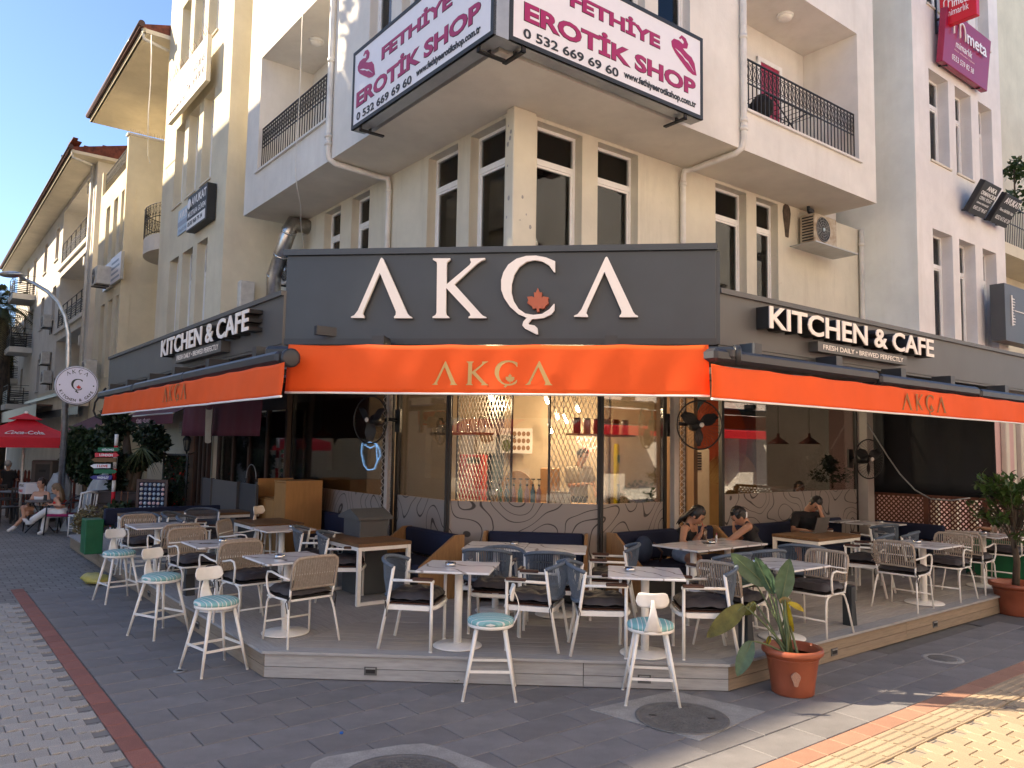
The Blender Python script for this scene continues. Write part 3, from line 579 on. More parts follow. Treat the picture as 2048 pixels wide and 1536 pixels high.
zsr = hz(RF, 1600, 268, oR); zor = hz(RF, 1640, 20, oR); br0, br1 = ha(RF, 1495, oR, 250), ha(RF, 1717, oR, 250)
wr_ = [(ha(RF, 1253, oR, 20), ha(RF, 1290, oR, 20)), (ha(RF, 1316, oR, 30), ha(RF, 1380, oR, 30)), (ha(RF, 1100, oR, 20), ha(RF, 1160, oR, 20))]
HRr = [(br0, br1, zsr, zor, 1.15)] + [(x0, x1, ZS + 1.0, zor + .1, .3) for x0, x1 in wr_]
cb2.part('upper_wall', wall(MB(), oR, oL, aRend, ZS + .0, ZT, HRr), MT['plaster_white'])
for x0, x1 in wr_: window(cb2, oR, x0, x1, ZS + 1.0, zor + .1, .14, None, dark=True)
cb.part('end_wall', MB().add([(aLend, oL, ZS), (aLend, oL, ZT), (aLend, 9, ZT), (aLend, 9, ZS)], [(0, 1, 2, 3)]), MT['plaster_yellow'])
cb2.part('end_wall', MB().add([(aRend, oR, ZS), (aRend, oR, ZT), (aRend, 9.5, ZT), (aRend, 9.5, ZS)], [(3, 2, 1, 0)]), MT['plaster_white'])
cb.part('roof_slab', MB().box(aLend - .2, -oR + .2, oL - .2, 16, ZT, ZT + .3), MT['plaster_white']); cb2.part('roof_slab', MB().box(16.3, aRend + .2, oR - .2, 18, ZT, ZT + .3), MT['plaster_white'])
cb.part('core', MB().box(aBay - .4, -9.02, 7.05, 16, 3.9, ZT - .002), MT['plaster_white'])
# balconies: stone lip, railing, door
for t_, fr, b_, a0, a1, z in ((cb, LF, oL, bl0, bl1, zsl), (cb2, RF, oR, br0, br1, zsr)):
    t_.part('balcony_sill', MB().box(a0 - .06, a1 + .06, b_ - .05, b_ + .22, z - .035, z + .004), MT['plaster_white'])
    railing(t_, [(a0 + .03, b_ + .08), (a1 - .03, b_ + .08)], z + .01, z + .93)
def balc_door(t, b, a0, a1, z0, z1, m):
    f = MB(); y = b
    f.box(a0, a0 + .09, y - .05, y, z0, z1); f.box(a1 - .09, a1, y - .05, y, z0, z1); f.box(a0, a1, y - .051, y, z1 - .09, z1)
    d_ = t.part('balcony_door', f, MT['pvc']); t.part('leaf', MB().box(a0 + .09, a1 - .09, y - .03, y - .005, z0, z1 - .09), MT[m], d_)
dx0, dx1 = ha(RF, 1512, oR + 1.15, 150), ha(RF, 1560, oR + 1.15, 150); balc_door(cb2, oR + 1.148, dx0, dx1, zsr + .005, zsr + 2.0, 'wine_plastic')
# ceiling light discs in the balconies
def disc_light(fr, px, py, b, label):
    p = fr.hit(px, py, b); t = T('ceiling_lamp', label, 'lamp', fr, (p.x, b, p.z)); t.part('base', MB().lathe([(.15, 0), (.15, -.03), (.13, -.04)], 24, (p.x, b, p.z)), MT['white_metal']); t.part('diffuser', MB().lathe([(.13, -.035), (.12, -.08), (.06, -.1), (.0001, -.105)], 24, (p.x, b, p.z)), MT['white_metal'])
p = LF.hit(641, 45, oL + .6); t = T('ceiling_lamp', 'round white lamp under the ceiling of the left balcony', 'lamp', LF, (p.x - .15, oL + .6, zop)); t.part('base', MB().lathe([(.15, 0), (.15, -.03), (.13, -.04)], 24, (p.x - .15, oL + .6, zop)), MT['pvc']); t.part('diffuser', MB().lathe([(.13, -.035), (.12, -.08), (.06, -.1), (.0001, -.105)], 24, (p.x - .15, oL + .6, zop)), MT['white_metal'])
p = RF.hit(1570, 6, oR + .5); t = T('ceiling_lamp', 'round white lamp under the ceiling of the right balcony', 'lamp', RF, (p.x, oR + .5, zor)); t.part('base', MB().lathe([(.15, 0), (.15, -.03), (.13, -.04)], 24, (p.x, oR + .5, zor)), MT['pvc']); t.part('diffuser', MB().lathe([(.13, -.035), (.12, -.08), (.06, -.1), (.0001, -.105)], 24, (p.x, oR + .5, zor)), MT['white_metal'])
# drying rack on the right balcony
q0 = RF.hit(1530, 240, oR + .5); q1 = RF.hit(1600, 262, oR + .5); t = T('drying_rack', 'dark folding clothes rack behind the right balcony railing', 'clothes rack', RF, (q0.x, oR + .5, zsr)); m = MB()
for s_ in (0, .45):
    m.tube([(q0.x, oR + .35 + s_, zsr + .02), (q1.x, oR + .35 + s_, zsr + .72)], .012, 6); m.tube([(q1.x, oR + .35 + s_, zsr + .02), (q0.x, oR + .35 + s_, zsr + .72)], .012, 6); m.tube([(q0.x - .2, oR + .35 + s_, zsr + .72), (q1.x + .2, oR + .35 + s_, zsr + .72)], .012, 6)
t.part('frame', m, MT['black_iron']); m = MB()
for k in range(9): x = q0.x - .2 + (q1.x - q0.x + .4) * k / 8; m.tube([(x, oR + .35, zsr + .72), (x, oR + .8, zsr + .72)], .006, 5)
t.part('rails', m, MT['black_iron'], kind='stuff'); t.part('dark_laundry', MB().ball((q0.x - .1, oR + .5, zsr + .55), .24, 10, 8, (1, .8, .8), lambda d: 1 + .12 * sin(5 * d.x + 3 * d.z)), MT['cloth_black'])
# drain pipes
def pipe(t, pts, r=.05, clips=(), name='drain_pipe'):
    o = t.part(name, MB().tube(pts, r, 12), MT['white_pipe'])
    for c, ax in clips: t.part('collar', MB().tube([Vector(c) - Vector(ax) * .035, Vector(c) + Vector(ax) * .035], r * 1.22, 12), MT['white_pipe'], o)
    return o
x0 = ha(RF, 1487, oR - .06, 150); z0 = hz(RF, 1487, 290, oR - .06)
xe = ha(RF, 1366, bR - .06, 360)
pipe(cb2, [(x0, oR - .06, ZT), (x0, oR - .06, z0 + .1), (x0, oR - .03, z0 - .03), (x0 - .05, oR + .06, ZS - .07), (xe + .1, bR - .2, ZS - .07), (xe, bR - .09, ZS - .1), (xe, bR - .06, ZS - .25), (xe, bR - .06, 3.2)], .05, [((x0, oR - .06, hz(RF, 1487, 80, oR)), (0, 0, 1)), ((x0, oR - .06, hz(RF, 1487, 245, oR)), (0, 0, 1)), ((x0, oR - .06, hz(RF, 1487, 262, oR)), (0, 0, 1)), ((xe, bR - .06, ZS - .32), (0, 0, 1))])
x0 = ha(LF, 661, oL - .06, 150); z0 = hz(LF, 661, 310, oL - .06); xe = ha(LF, 778, bL - .06, 380)
pipe(cb, [(x0, oL - .06, ZT), (x0, oL - .06, z0 + .1), (x0, oL - .03, z0 - .03), (x0 + .05, oL + .06, ZS - .07), (xe - .1, bL - .2, ZS - .07), (xe, bL - .09, ZS - .1), (xe, bL - .06, ZS - .25), (xe, bL - .06, 3.2)], .05, [((x0, oL - .06, hz(LF, 661, 130, oL)), (0, 0, 1)), ((x0, oL - .06, hz(LF, 661, 275, oL)), (0, 0, 1)), ((x0, oL - .06, hz(LF, 661, 290, oL)), (0, 0, 1)), ((xe, bL - .06, ZS - .32), (0, 0, 1))])
x0 = ha(RF, 1722, bR - .06, 500); pipe(cb2, [(x0, bR - .07, ZS - .01), (x0, bR - .07, 3.2)], .05, [((x0, bR - .07, hz(RF, 1722, 492, bR)), (0, 0, 1))])
x0 = ha(LF, 537, bL - .06, 500); pipe(cb, [(x0, bL - .07, ZS - .01), (x0, bL - .07, 3.2)], .05, [((x0, bL - .07, hz(LF, 537, 505, bL)), (0, 0, 1))])
# white wires
def wire(name, pts, r, label, m='white_pipe', cat='cable'): return one(name, MB().tube(pts, r, 5), MT[m], label, cat, FF, tuple(pts[-1]))
def pxw(fr, L_): return [fr.w(*fr.hit(x, y, b)) for x, y, b in L_]
wire('cable', pxw(LF, [(607, -20, 5.44), (604, 60, 5.44), (600, 180, 5.44), (594, 270, 5.44), (590, 340, 5.44), (594, 375, 5.5), (601, 410, 5.8), (602, 450, 6.3), (608, 500, 6.6), (612, 520, 6.6)]), .008, 'thin white cable dangling down the left corner of the overhang')
# ---- left neighbours along the left street
b1 = T('bay_building', 'yellowish apartment building bay with three tall windows per floor', 'building', LF, (aBay, 5.4, 0))
f1 = ha(LF, 319, 5.4, 480); H = []; cols = [(391, 411.5, 560), (362, 382, 570), (336.5, 354, 580)]
ca = [(ha(LF, x0, 5.4, y), ha(LF, x1, 5.4, y)) for x0, x1, y in cols]
zr = [(4.45, hz(LF, 401, 483, 5.4)), (hz(LF, 352, 413, 5.4), hz(LF, 411, 195, 5.4)), (hz(LF, 345, 150, 5.4) - .4, hz(LF, 352, 38, 5.4))]
for k, (z0, z1) in enumerate(zr):
    for a0, a1 in ca: H.append((a0, a1, z0, z1, .32))
b1.part('wall', wall(MB(), 5.4, f1, aBay, 0, 17.5, H), MT['plaster_yellow'])
for k, h in enumerate(H): window(b1, 5.4, h[0], h[1], h[2], h[3], .2, h[3] - (h[3] - h[2]) * .30, sill=(k >= 3))
b1.part('side_wall', MB().add([(aBay, 5.4, 0), (aBay, 5.4, 17.5), (aBay, 7.2, 17.5), (aBay, 7.2, 0)], [(3, 2, 1, 0)]), MT['plaster_yellow'])
b1.part('far_side_wall', MB().add([(f1, 5.4, 0), (f1, 5.4, 17.5), (f1, 9, 17.5), (f1, 9, 0)], [(0, 1, 2, 3)]), MT['plaster_yellow'])
b1.part('rear_wall', MB().box(f1 - 5.5, aBay + .0, 7.2, 16, 0, 17.49), MT['plaster_yellow'])
b1.part('roof', MB().box(f1, aBay, 5.4, 16, 17.5, 17.8), MT['tile_red'])
# lower bay with a terrace, curved balcony between the two bays, brown eave above
n2, f2 = -28.1, -32.5; b2 = T('terrace_building', 'pale building with narrow windows, roof terrace and curved iron balcony', 'building', LF, (n2, 5.35, 0)); H = []
for x0, x1, y in ((229, 237.5, 640), (214, 222, 650), (199, 206.5, 660)):
    a0, a1 = ha(LF, x0, 5.35, y), ha(LF, x1, 5.35, y)
    for z0, z1 in ((4.3, 6.95), (8.0, 10.55)): H.append((a0, a1, z0, z1, .3))
ptop = 11.25
b2.part('wall', wall(MB(), 5.35, f2, n2, 0, ptop, H), MT['plaster_yellow'])
for h in H: window(b2, 5.35, h[0], h[1], h[2], h[3], .18, h[2] + (h[3] - h[2]) * .68, sill=False)
b2.part('side_wall', MB().box(n2 - .2, n2, 5.351, 8, 0, 12.35), MT['plaster_yellow']); b2.part('far_wall', MB().box(f2, f2 + .2, 5.351, 8, 0, 12.2), MT['plaster_yellow'])
b2.part('terrace_floor', MB().box(f2 + .2, n2 - .2, 5.36, 7.3, ptop - .15, ptop - .02), MT['plaster_yellow']); b2.part('rear_wall', MB().box(-62, f1 - 5.6, 7.3, 16, 0, 13.8), MT['plaster_yellow'])
railing(b2, [(f2 + .25, 5.45), (n2 - .25, 5.45)], ptop, 12.1, .16)
b2.part('coping', MB().box(n2 - .25, n2 + .05, 5.3, 8, 12.352, 12.42), MT['plaster_white'])
sp_ = MB()
for k in range(26): y = 5.4 + k * .07; sp_.tube([(n2 - .1, y, 12.4), (n2 - .1 + random.uniform(-.05, .05), y + random.uniform(-.03, .03), 12.62)], .006, 4)
b2.part('bird_spikes', sp_, MT['wood_frame'], kind='stuff')
c0 = Vector((-25.6, 6.7, 0)); bp_ = []
zc = hz(LF, 300, 490, 5.9); bc = 5.75
arc = [(-27.9 + .0, 6.7)] + [(-25.9 - 1.6 * cos(pi * k / 14), 6.7 - 1.15 * sin(pi * k / 14)) for k in range(15)]
sl = MB(); n = len(arc); sl.add([(a, b, z) for z in (zc - .5, zc) for a, b in arc], [tuple(range(n)), tuple(range(2 * n - 1, n - 1, -1))] + [(i, n + i, n + (i + 1) % n, (i + 1) % n) for i in range(n)])
b2.part('curved_balcony', sl, MT['plaster_white']); railing(b2, arc[1:], zc + .02, zc + .95, .14)
ev = 13.75
def eave(t, a0, a1, b0, z, nm='eave'):
    e = t.part(nm, MB().box(a0, a1, b0, 7.6, z, z + .12), MT['plaster_cream']); t.part('fascia_board', MB().box(a0, a1, b0 - .02, b0 + .05, z + .0, z + .14), MT['plaster_yellow'], e)
    t.part('gutter', MB().tube([(a0 - .05, b0 - .08, z + .22), (a1 + .05, b0 - .08, z + .22)], .09, 10), MT['eave_brown'], e)
    t.part('roof_tiles', MB().add([(a0, b0 - .12, z + .2), (a1, b0 - .12, z + .2), (a1, 9, z + 1.5), (a0, 9, z + 1.5), (a0, b0 - .12, z + .12), (a1, b0 - .12, z + .12), (a1, 9, z + .12), (a0, 9, z + .12)], [(0, 1, 2, 3), (0, 4, 5, 1), (1, 5, 6, 2), (3, 7, 4, 0)]), MT['tile_red'], e)
    t.part('down_pipe', MB().tube([(a1 - .1, b0 - .02, z + .2), (a1 - .1, b0 + .02, z - .15), (a1 - .1, b0 + .7, z - .3)], .05, 8), MT['white_pipe'], e)
eave(b2, ha(LF, 181, 4.7, 243), f1 - .02, 4.7, ev)
wire('cable', pxw(LF, [(303, 70, 4.72), (303, 110, 4.72), (301, 170, 4.72), (297, 225, 4.72), (296, 270, 4.75), (296, 312, 5.0), (300, 326, 5.0)]), .014, 'long pale cable hanging from the brown eave over the side wall')
# third house: loggias with slatted railings, brown windows
b3 = T('loggia_building', 'long pale house with deep balconies and grey slatted railings', 'building', LF, (-34.6, 5.4, 0))
H = [(-42.1, -34.9, 7.2, 9.75, 1.7), (-42.1, -34.9, 10.25, 12.9, 1.7), (-42.1, -34.9, 3.9, 6.7, 1.7)]; Wn = []
for a0, a1 in ((-44.3, -43.2), (-48.4, -47.2), (-56.0, -54.9)):
    for z0, z1 in ((4.6, 6.3), (7.9, 9.6), (10.9, 12.5)): Wn.append((a0, a1, z0, z1, .25))
for z0 in (7.3, 10.3): Wn.append((-52.9, -51.6, z0, z0 + 2.2, .25))
b3.part('wall', wall(MB(), 5.4, -61, -33.9, 0, 13.1, H + Wn), MT['plaster_white'])
for h in Wn:
    f = MB(); y = 5.58; f.box(h[0], h[0] + .09, y, y + .06, h[2], h[3]); f.box(h[1] - .09, h[1], y, y + .06, h[2], h[3]); f.box(h[0], h[1], y, y + .06, h[3] - .09, h[3]); f.box(h[0], h[1], y, y + .06, h[2], h[2] + .08); f.box((h[0] + h[1]) / 2 - .04, (h[0] + h[1]) / 2 + .04, y, y + .06, h[2], h[3])
    w_ = b3.part('window', f, MT['wood_frame']); b3.part('pane', MB().box(h[0] + .09, h[1] - .09, y + .025, y + .03, h[2] + .08, h[3] - .09), MT['glass_tint'], w_); b3.part('room', MB().box(h[0], h[1], y + .06, y + .065, h[2], h[3]), MT['interior_dark'], w_)  # dark sheet behind the pane in place of the unlit room
    b3.part('sill', MB().box(h[0] - .06, h[1] + .06, 5.33, 5.58, h[2] - .06, h[2] - .004), MT['plaster_white'], w_)
for z0 in (7.2, 10.25, 3.9):
    railing(b3, [(-42.0, 5.42), (-35.0, 5.42)], z0 + .02, z0 + 1.05, .2, scroll=False, slats=True, r=.02)
    b3.part('slab_edge', MB().box(-42.5, -34.6, 5.3, 5.398, z0 - .16, z0 + .01), MT['plaster_white']); b3.part('beam', MB().box(-36.4, -36.1, 5.45, 7.0, z0 + 2.1, z0 + 2.5), MT['plaster_white'])
for a0, z0 in ((-53.6, 10.2), (-53.6, 7.2), (-59.6, 9.0), (-59.6, 5.8), (-53.4, 4.0), (-58, 3.6)):
    b3.part('balcony', MB().box(a0, a0 + 2.6, 4.3, 5.398, z0 - .3, z0), MT['plaster_white']); railing(b3, [(a0 + .05, 5.35), (a0 + .05, 4.36), (a0 + 2.55, 4.36), (a0 + 2.55, 5.35)], z0, z0 + 1.05, .24, scroll=False, slats=True, r=.02)
b3.part('side_wall', MB().box(-34.1, -33.9, 5.401, 7.3, 0, 13.1), MT['plaster_white']); eave(b3, -61, -33.5, 4.45, 13.1)
b3.part('drain_pipe', MB().tube([(-34.4, 5.3, 13.2), (-34.4, 5.3, 3)], .07, 8), MT['white_pipe'])
bt = MB()
for k in range(26): x = random.uniform(-36.5, -33.9); y = random.uniform(4.4, 5.6); bt.bar((x, y, 13.42 + random.uniform(0, .15)), (x + random.uniform(.3, .5), y + random.uniform(-.1, .1), 13.5 + random.uniform(0, .2)), .18, .04)
b3.part('loose_tiles', bt, MT['tile_red'], kind='stuff')
b3.part('far_end_wall', MB().box(-61.2, -61, 5.4, 9, 0, 13.1), MT['plaster_white'])
# split air conditioners
def ac(fr, a, b, z, label, w=.82, d=.32, h=.58, m='ac_white', rz=None, shelf=False, group=None, side=False):
    t = T('air_conditioner', label, 'air conditioner', fr, (a, b, z), group, rz); o = t.base
    t.part('case', move(MB().cbox(-w / 2, w / 2, -d, 0, 0, h, .02), *o), MT[m])
    g = MB().lathe([(.0001, -.005), (h * .40, -.005), (h * .42, .0)], 28, (0, 0, 0), axis='y'); g = move(g, -w * .14, -d - .004, h / 2); t.part('fan_opening', move(g, *o), MT['black'])
    gr = MB()
    for k in range(5): gr.tube([(-w * .14 + h * (.06 + .085 * k) * cos(x), -d - .012, h / 2 + h * (.06 + .085 * k) * sin(x)) for x in [2 * pi * i / 20 for i in range(20)]], .004, 4, closed=True)
    for k in range(12): x = 2 * pi * k / 12; gr.tube([(-w * .14, -d - .01, h / 2), (-w * .14 + h * .41 * cos(x), -d - .01, h / 2 + h * .41 * sin(x))], .003, 4)
    t.part('fan_grille', move(gr, *o), MT['grey_metal']); t.part('hub', move(MB().lathe([(.0001, .02), (.035, .015), (.04, 0)], 14, axis='y'), o.x - w * .14, o.y - d - .012, o.z + h / 2), MT['blue_plate'])
    v = MB()
    for k in range(9): v.box(-w / 2 - .006, -w / 2 - .002, -d + .04, -.06, .06 + k * h * .095, .06 + k * h * .095 + .028)
    t.part('side_vents', move(v, *o), MT['black'], kind='stuff')
    if shelf: t.part('shelf', move(MB().box(-w / 2 - .35, w / 2 + .42, -d - .22, .0, -.09, -.07), *o), MT['grey_metal'])
    else:
        f_ = MB()
        for sx in (-.3, .3): f_.bar((sx * w, 0.02, -.03), (sx * w, -d - .03, -.03), .035); f_.bar((sx * w, .02, -.3), (sx * w, .02, 0), .035)
        t.part('bracket', move(f_, *o), MT['black_iron'], kind='stuff')
    return t
za = hz(RF, 1640, 497, bR - .2); xa = ha(RF, 1643, bR - .3, 450)
t = ac(RF, xa, bR - .06, hz(RF, 1640, 492, bR - .3), 'old stained air conditioner on a grey shelf beneath the right balcony', .80, .34, .60, 'ac_old', shelf=True)
one('soot_stain', MB().add([(xa - .75 + .0 + .12 * cos(k) * (1 + .3 * sin(3 * k)), bR - .003, za + .45 + .42 * sin(k) * (1 + .2 * cos(2 * k))) for k in [2 * pi * i / 18 for i in range(18)]], [tuple(range(18))]), MT['soot'], 'sooty dark stain on the wall beside the stained unit', 'stain', RF, (xa - .75, bR - .003, za))
# pigeon on the unit
pg = RF.hit(1612, 436, bR - .2); pz = za + .6 + .0; t = T('pigeon', 'dark pigeon perched on top of the stained air conditioner', 'pigeon', RF, (xa - .22, bR - .2, hz(RF, 1640, 492, bR - .3) + .6)); o_ = t.base
m = MB().ball(o_ + Vector((0, 0, .10)), .075, 12, 9, (1.35, .8, .85)).ball(o_ + Vector((-.09, 0, .19)), .032, 10, 8).tube([o_ + Vector((-.06, 0, .12)), o_ + Vector((-.085, 0, .19))], [.045, .028], 8); t.part('body', m, MT['dark_metal']); t.part('tail', MB().add([o_ + Vector(v) for v in ((.06, -.03, .10), (.06, .03, .10), (.19, .035, .05), (.19, -.035, .05), (.06, 0, .08))], [(0, 1, 2, 3), (0, 4, 1), (1, 4, 2), (2, 4, 3), (3, 4, 0)]), MT['black_iron']); t.part('beak', MB().tube([o_ + Vector((-.12, 0, .188)), o_ + Vector((-.145, 0, .18))], [.008, .002], 6), MT['grey_metal']); m = MB()
for s_ in (-1, 1): t.part('leg', MB().tube([o_ + Vector((0, .025 * s_, .05)), o_ + Vector((.0, .025 * s_, 0)), o_ + Vector((-.025, .025 * s_, .003))], .005, 5), MT['terracotta'])
ac(LF, ha(LF, 181, 4.7, 560), 5.35, hz(LF, 178, 588, 5.0), 'white air conditioner jutting out beside the white office plates', .85, .55, .62)
ac(LF, -8.64 - 7.5, bL - .02, hz(LF, 556, 580, bL - .2), 'white air conditioner at the foot of the shiny duct', .8, .34, .62)
ac(LF, ha(LF, 470, 5.8, 610), 6.1, hz(LF, 470, 622, 5.9), 'white air conditioner peeping over the left fascia', .85, .34, .6)
for px, py, b_, lb in ((76, 722, 4.9, 'upper white air conditioner on the loggia house'), (80, 660 - 12, 4.9, 'white air conditioner beside the slatted balcony of the loggia house'), (79, 760, 4.9, 'lowest white air conditioner on the loggia house wall'), (160, 748, 4.7, 'white air conditioner above the round cafe sign')):
    ac(LF, ha(LF, px, b_, py), b_ + .45, hz(LF, px, py + 6, b_), lb, .85, .36, .6)
# shiny ventilation duct
dp = [LF.hit(x, y, b) for x, y, b in ((548, 552, 6.2), (562, 510, 6.2), (578, 462, 6.2), (583, 448, 6.3))]
t = T('ventilation_duct', 'shiny metal ventilation duct rising behind the big sign', 'duct', LF, tuple(dp[0])); t.part('duct_pipe', MB().tube([dp[0] - Vector((0, 0, 1.2)), dp[0], dp[1], dp[2], dp[3], dp[3] + Vector((0, .5, .0))], .16, 18), MT['duct'])
for q in (dp[0], dp[1], dp[2]): t.part('band', MB().tube([q - (dp[2] - dp[0]).normalized() * .02, q + (dp[2] - dp[0]).normalized() * .02], .168, 18), MT['steel'])
# ---- right neighbour: mint side wall, bay with three tall windows, pink cornice
bb = 7.4; na, fa = ha(RF, 1835, bb, 500), ha(RF, 1993, bb, 500)
r1 = T('pink_building', 'pinkish white building with mint side wall and pink cornice', 'building', RF, (na, bb, 0)); H = []
zz = [(4.62, hz(RF, 1880, 462, bb)), (hz(RF, 1878, 327, bb), hz(RF, 1863, 140, bb)), (hz(RF, 1862, 12, bb), 13.4)]
for x0, x1, y in ((1868, 1907, 560), (1921, 1953, 580), (1968, 1995, 590)):
    a0, a1 = ha(RF, x0, bb, y), ha(RF, x1, bb, y)
    for z0, z1 in zz: H.append((a0, a1, z0, z1, .35))
fa = max(h[1] for h in H) + .55
r1.part('wall', wall(MB(), bb, na, fa, 0, 14.5, H), MT['plaster_pinkish'])
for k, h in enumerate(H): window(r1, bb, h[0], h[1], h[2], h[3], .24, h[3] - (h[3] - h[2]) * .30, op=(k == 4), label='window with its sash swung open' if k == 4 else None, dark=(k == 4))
r1.part('side_wall', MB().add([(na, bb, 0), (na, bb, 14.5), (na, 9.5, 14.5), (na, 9.5, 0)], [(0, 1, 2, 3)]), MT['plaster_mint']); r1.part('far_side_wall', MB().add([(fa, bb, 0), (fa, bb, 14.5), (fa, 12, 14.5), (fa, 12, 0)], [(3, 2, 1, 0)]), MT['plaster_pinkish'])
r1.part('rear_wall', MB().box(16.4, fa - .002, 9.5, 18, 0, 14.49), MT['plaster_pinkish'])
cn = MB()
for k, (d_, z0, z1) in enumerate(((.05, 4.05, 4.18), (.10, 4.18, 4.26), (.16, 4.26, 4.36), (.22, 4.36, 4.46))): cn.box(na - d_, fa + d_, bb - d_, bb - .001, z0, z1); cn.box(na - d_, na - .001, bb - .001, 9.4, z0, z1)
r1.part('cornice', cn, MT['plaster_pink']); r1.part('ground_floor_band', MB().box(na - .03, fa + .03, bb - .03, 9.4, 0, 4.048), MT['plaster_pink'])
for k in range(6): x = na + .2 + k * .9; r1.part('column', MB().cbox(x, x + .2, bb - .16, bb - .032, 0, 4.04, .02), MT['plaster_cream'])
r2 = T('far_right_building', 'cream house with dark window and plant balcony at the right edge', 'building', RF, (fa + .3, 9, 0))
r2.part('wall', wall(MB(), 9.0, fa + .0, fa + 22, 0, 26, [(fa + 1.2, fa + 3.0, 9.3, 11.6, .3), (fa + 2.6, fa + 4.2, 5.4, 7.3, 1.2)]), MT['plaster_yellow']); window(r2, 9.0, fa + 1.2, fa + 3.0, 9.3, 11.6, .15, dark=True)
r2.part('balcony_slab', MB().box(fa + .3, fa + 9, 7.9, 8.998, 7.35, 7.65), MT['plaster_yellow']); railing(r2, [(fa + .4, 8.9), (fa + .4, 8.0), (fa + 8.9, 8.0)], 7.66, 8.75, .12, scroll=False)
# ---- buildings across the streets, behind the camera (they cast the shade and show in the glass)
op = T('opposite_building', 'tall cream building across the left street, behind the viewer', 'building', LF, (-21.1, -3, 0)); H = []
for i in range(9):
    for z0 in (1, 4.6, 8, 11.4): H.append((-23.5 - i * 4, -22 - i * 4, z0, z0 + 2.1, .25))
op.part('wall', MB().box(-75, -21.1, -18, -3.26, 0, 17.3), MT['plaster_cream']); m = wall(MB(), 3.0, 21.1, 75, 0, 17.3, [(-h[1], -h[0], h[2], h[3], .25) for h in H]); op.part('facade', move(m, 0, 0, 0, Matrix.Rotation(pi, 4, 'Z')), MT['plaster_cream']); op.part('roof', MB().box(-75, -21.0, -18, -2.9, 17.3, 17.5), MT['tile_red'])
ac_ = T('across_building', 'long white shop building across the right street, behind the viewer', 'building', RF, (0, -6, 0)); H = []
for i in range(14):
    H.append((-22 + i * 4, -20.2 + i * 4, 4.8, 6.9, .25)); H.append((-22 + i * 4, -20.2 + i * 4, 8.2, 10.3, .25)); H.append((-22.6 + i * 4, -19.6 + i * 4, .2, 3.0, .6))
ac_.part('wall', MB().box(-25, 60, -22, -6.66, 0, 13.4), MT['plaster_bright']); m = wall(MB(), 6.0, -60, 25, 0, 13.4, [(-h[1], -h[0], h[2], h[3], h[4]) for h in H]); ac_.part('facade', move(m, 0, 0, 0, Matrix.Rotation(pi, 4, 'Z')), MT['plaster_bright'])
for i in range(7): ac_.part('awning', MB().add([(-22.6 + i * 8, -5.98, 3.6), (-18 + i * 8, -5.98, 3.6), (-18 + i * 8, -4.6, 2.9), (-22.6 + i * 8, -4.6, 2.9), (-18 + i * 8, -4.6, 2.6), (-22.6 + i * 8, -4.6, 2.6)], [(0, 1, 2, 3), (3, 2, 4, 5)]), MT['red_canvas'])
# ---------------------------------------------------------------- the cafe: fascias, letters, awnings
def pxz(fr, b, pts): return [(h.x, h.z) for h in (fr.hit(x, y, b) for x, y in pts)]
k1 = lambda P: [(480 + x / 3.657, 380 + y / 3.657) for x, y in P]; k2 = lambda P: [(1000 + x / 3.657, 380 + y / 3.657) for x, y in P]
LAM = k1([(1037, 494), (1044, 500), (1222, 900), (1236, 918), (1255, 928), (1255, 937), (1126, 937), (1126, 927), (1138, 912), (1140, 890), (1022, 605), (903, 880), (896, 905), (908, 927), (908, 936), (811, 934), (811, 926), (835, 915), (862, 880), (1028, 500)])
KAY = k1([(1411, 499), (1537, 499), (1537, 510), (1514, 526), (1510, 545), (1510, 690), (1678, 548), (1690, 528), (1683, 512), (1683, 500), (1791, 497), (1789, 508), (1760, 520), (1730, 540), (1568, 690), (1757, 900), (1778, 920), (1801, 929), (1801, 937), (1671, 937), (1671, 927), (1685, 918), (1680, 900), (1507, 716), (1505, 895), (1510, 915), (1529, 927), (1529, 937), (1408, 936), (1408, 926), (1430, 913), (1437, 895), (1441, 545), (1438, 525), (1411, 510)])
CED = k2([(403, 520), (403, 600), (395, 601), (360, 552), (312, 523), (255, 512), (195, 524), (140, 562), (104, 620), (85, 690), (84, 750), (99, 810), (135, 868), (185, 903), (245, 913), (308, 905), (360, 872), (394, 832), (399, 834), (398, 878), (378, 908), (320, 935), (262, 943), (235, 943), (205, 976), (215, 984), (252, 990), (274, 1010), (278, 1055), (266, 1056), (182, 1012), (163, 990), (170, 962), (196, 934), (135, 908), (72, 852), (30, 790), (8, 730), (8, 658), (25, 600), (60, 545), (120, 502), (190, 482), (262, 479), (335, 492)])
LEF = k2([(277, 715), (291, 752), (306, 747), (304, 786), (318, 779), (356, 786), (349, 806), (356, 828), (332, 848), (322, 868), (286, 864), (288, 889), (270, 890), (267, 864), (240, 869), (233, 850), (199, 826), (207, 806), (199, 782), (236, 778), (252, 789), (248, 748), (262, 752)])
LAM2 = [(1213.3 + (x - 763.6) * 1.055, 513 + (y - 515) * 1.0) for x, y in LAM]
SY = 7.60
sg = T('cafe_sign', 'large dark grey cafe sign box with white raised letters above orange valance', 'sign', FF, (-1.2, SY, 3.15))
sxl, sxr = FF.hit(571, 590, SY).x, FF.hit(1432, 590, SY).x; zt = FF.hit(1000, 494, SY).z; zb = FF.hit(1000, 687, SY).z
sg.part('sign_box', MB().cbox(sxl, sxr, SY, SY + .5, zb, zt - .06, .006), MT['anthracite']); sg.part('top_cap', MB().box(sxl - .03, sxr + .01, SY - .035, SY + .52, zt - .06, zt), MT['anthracite'])
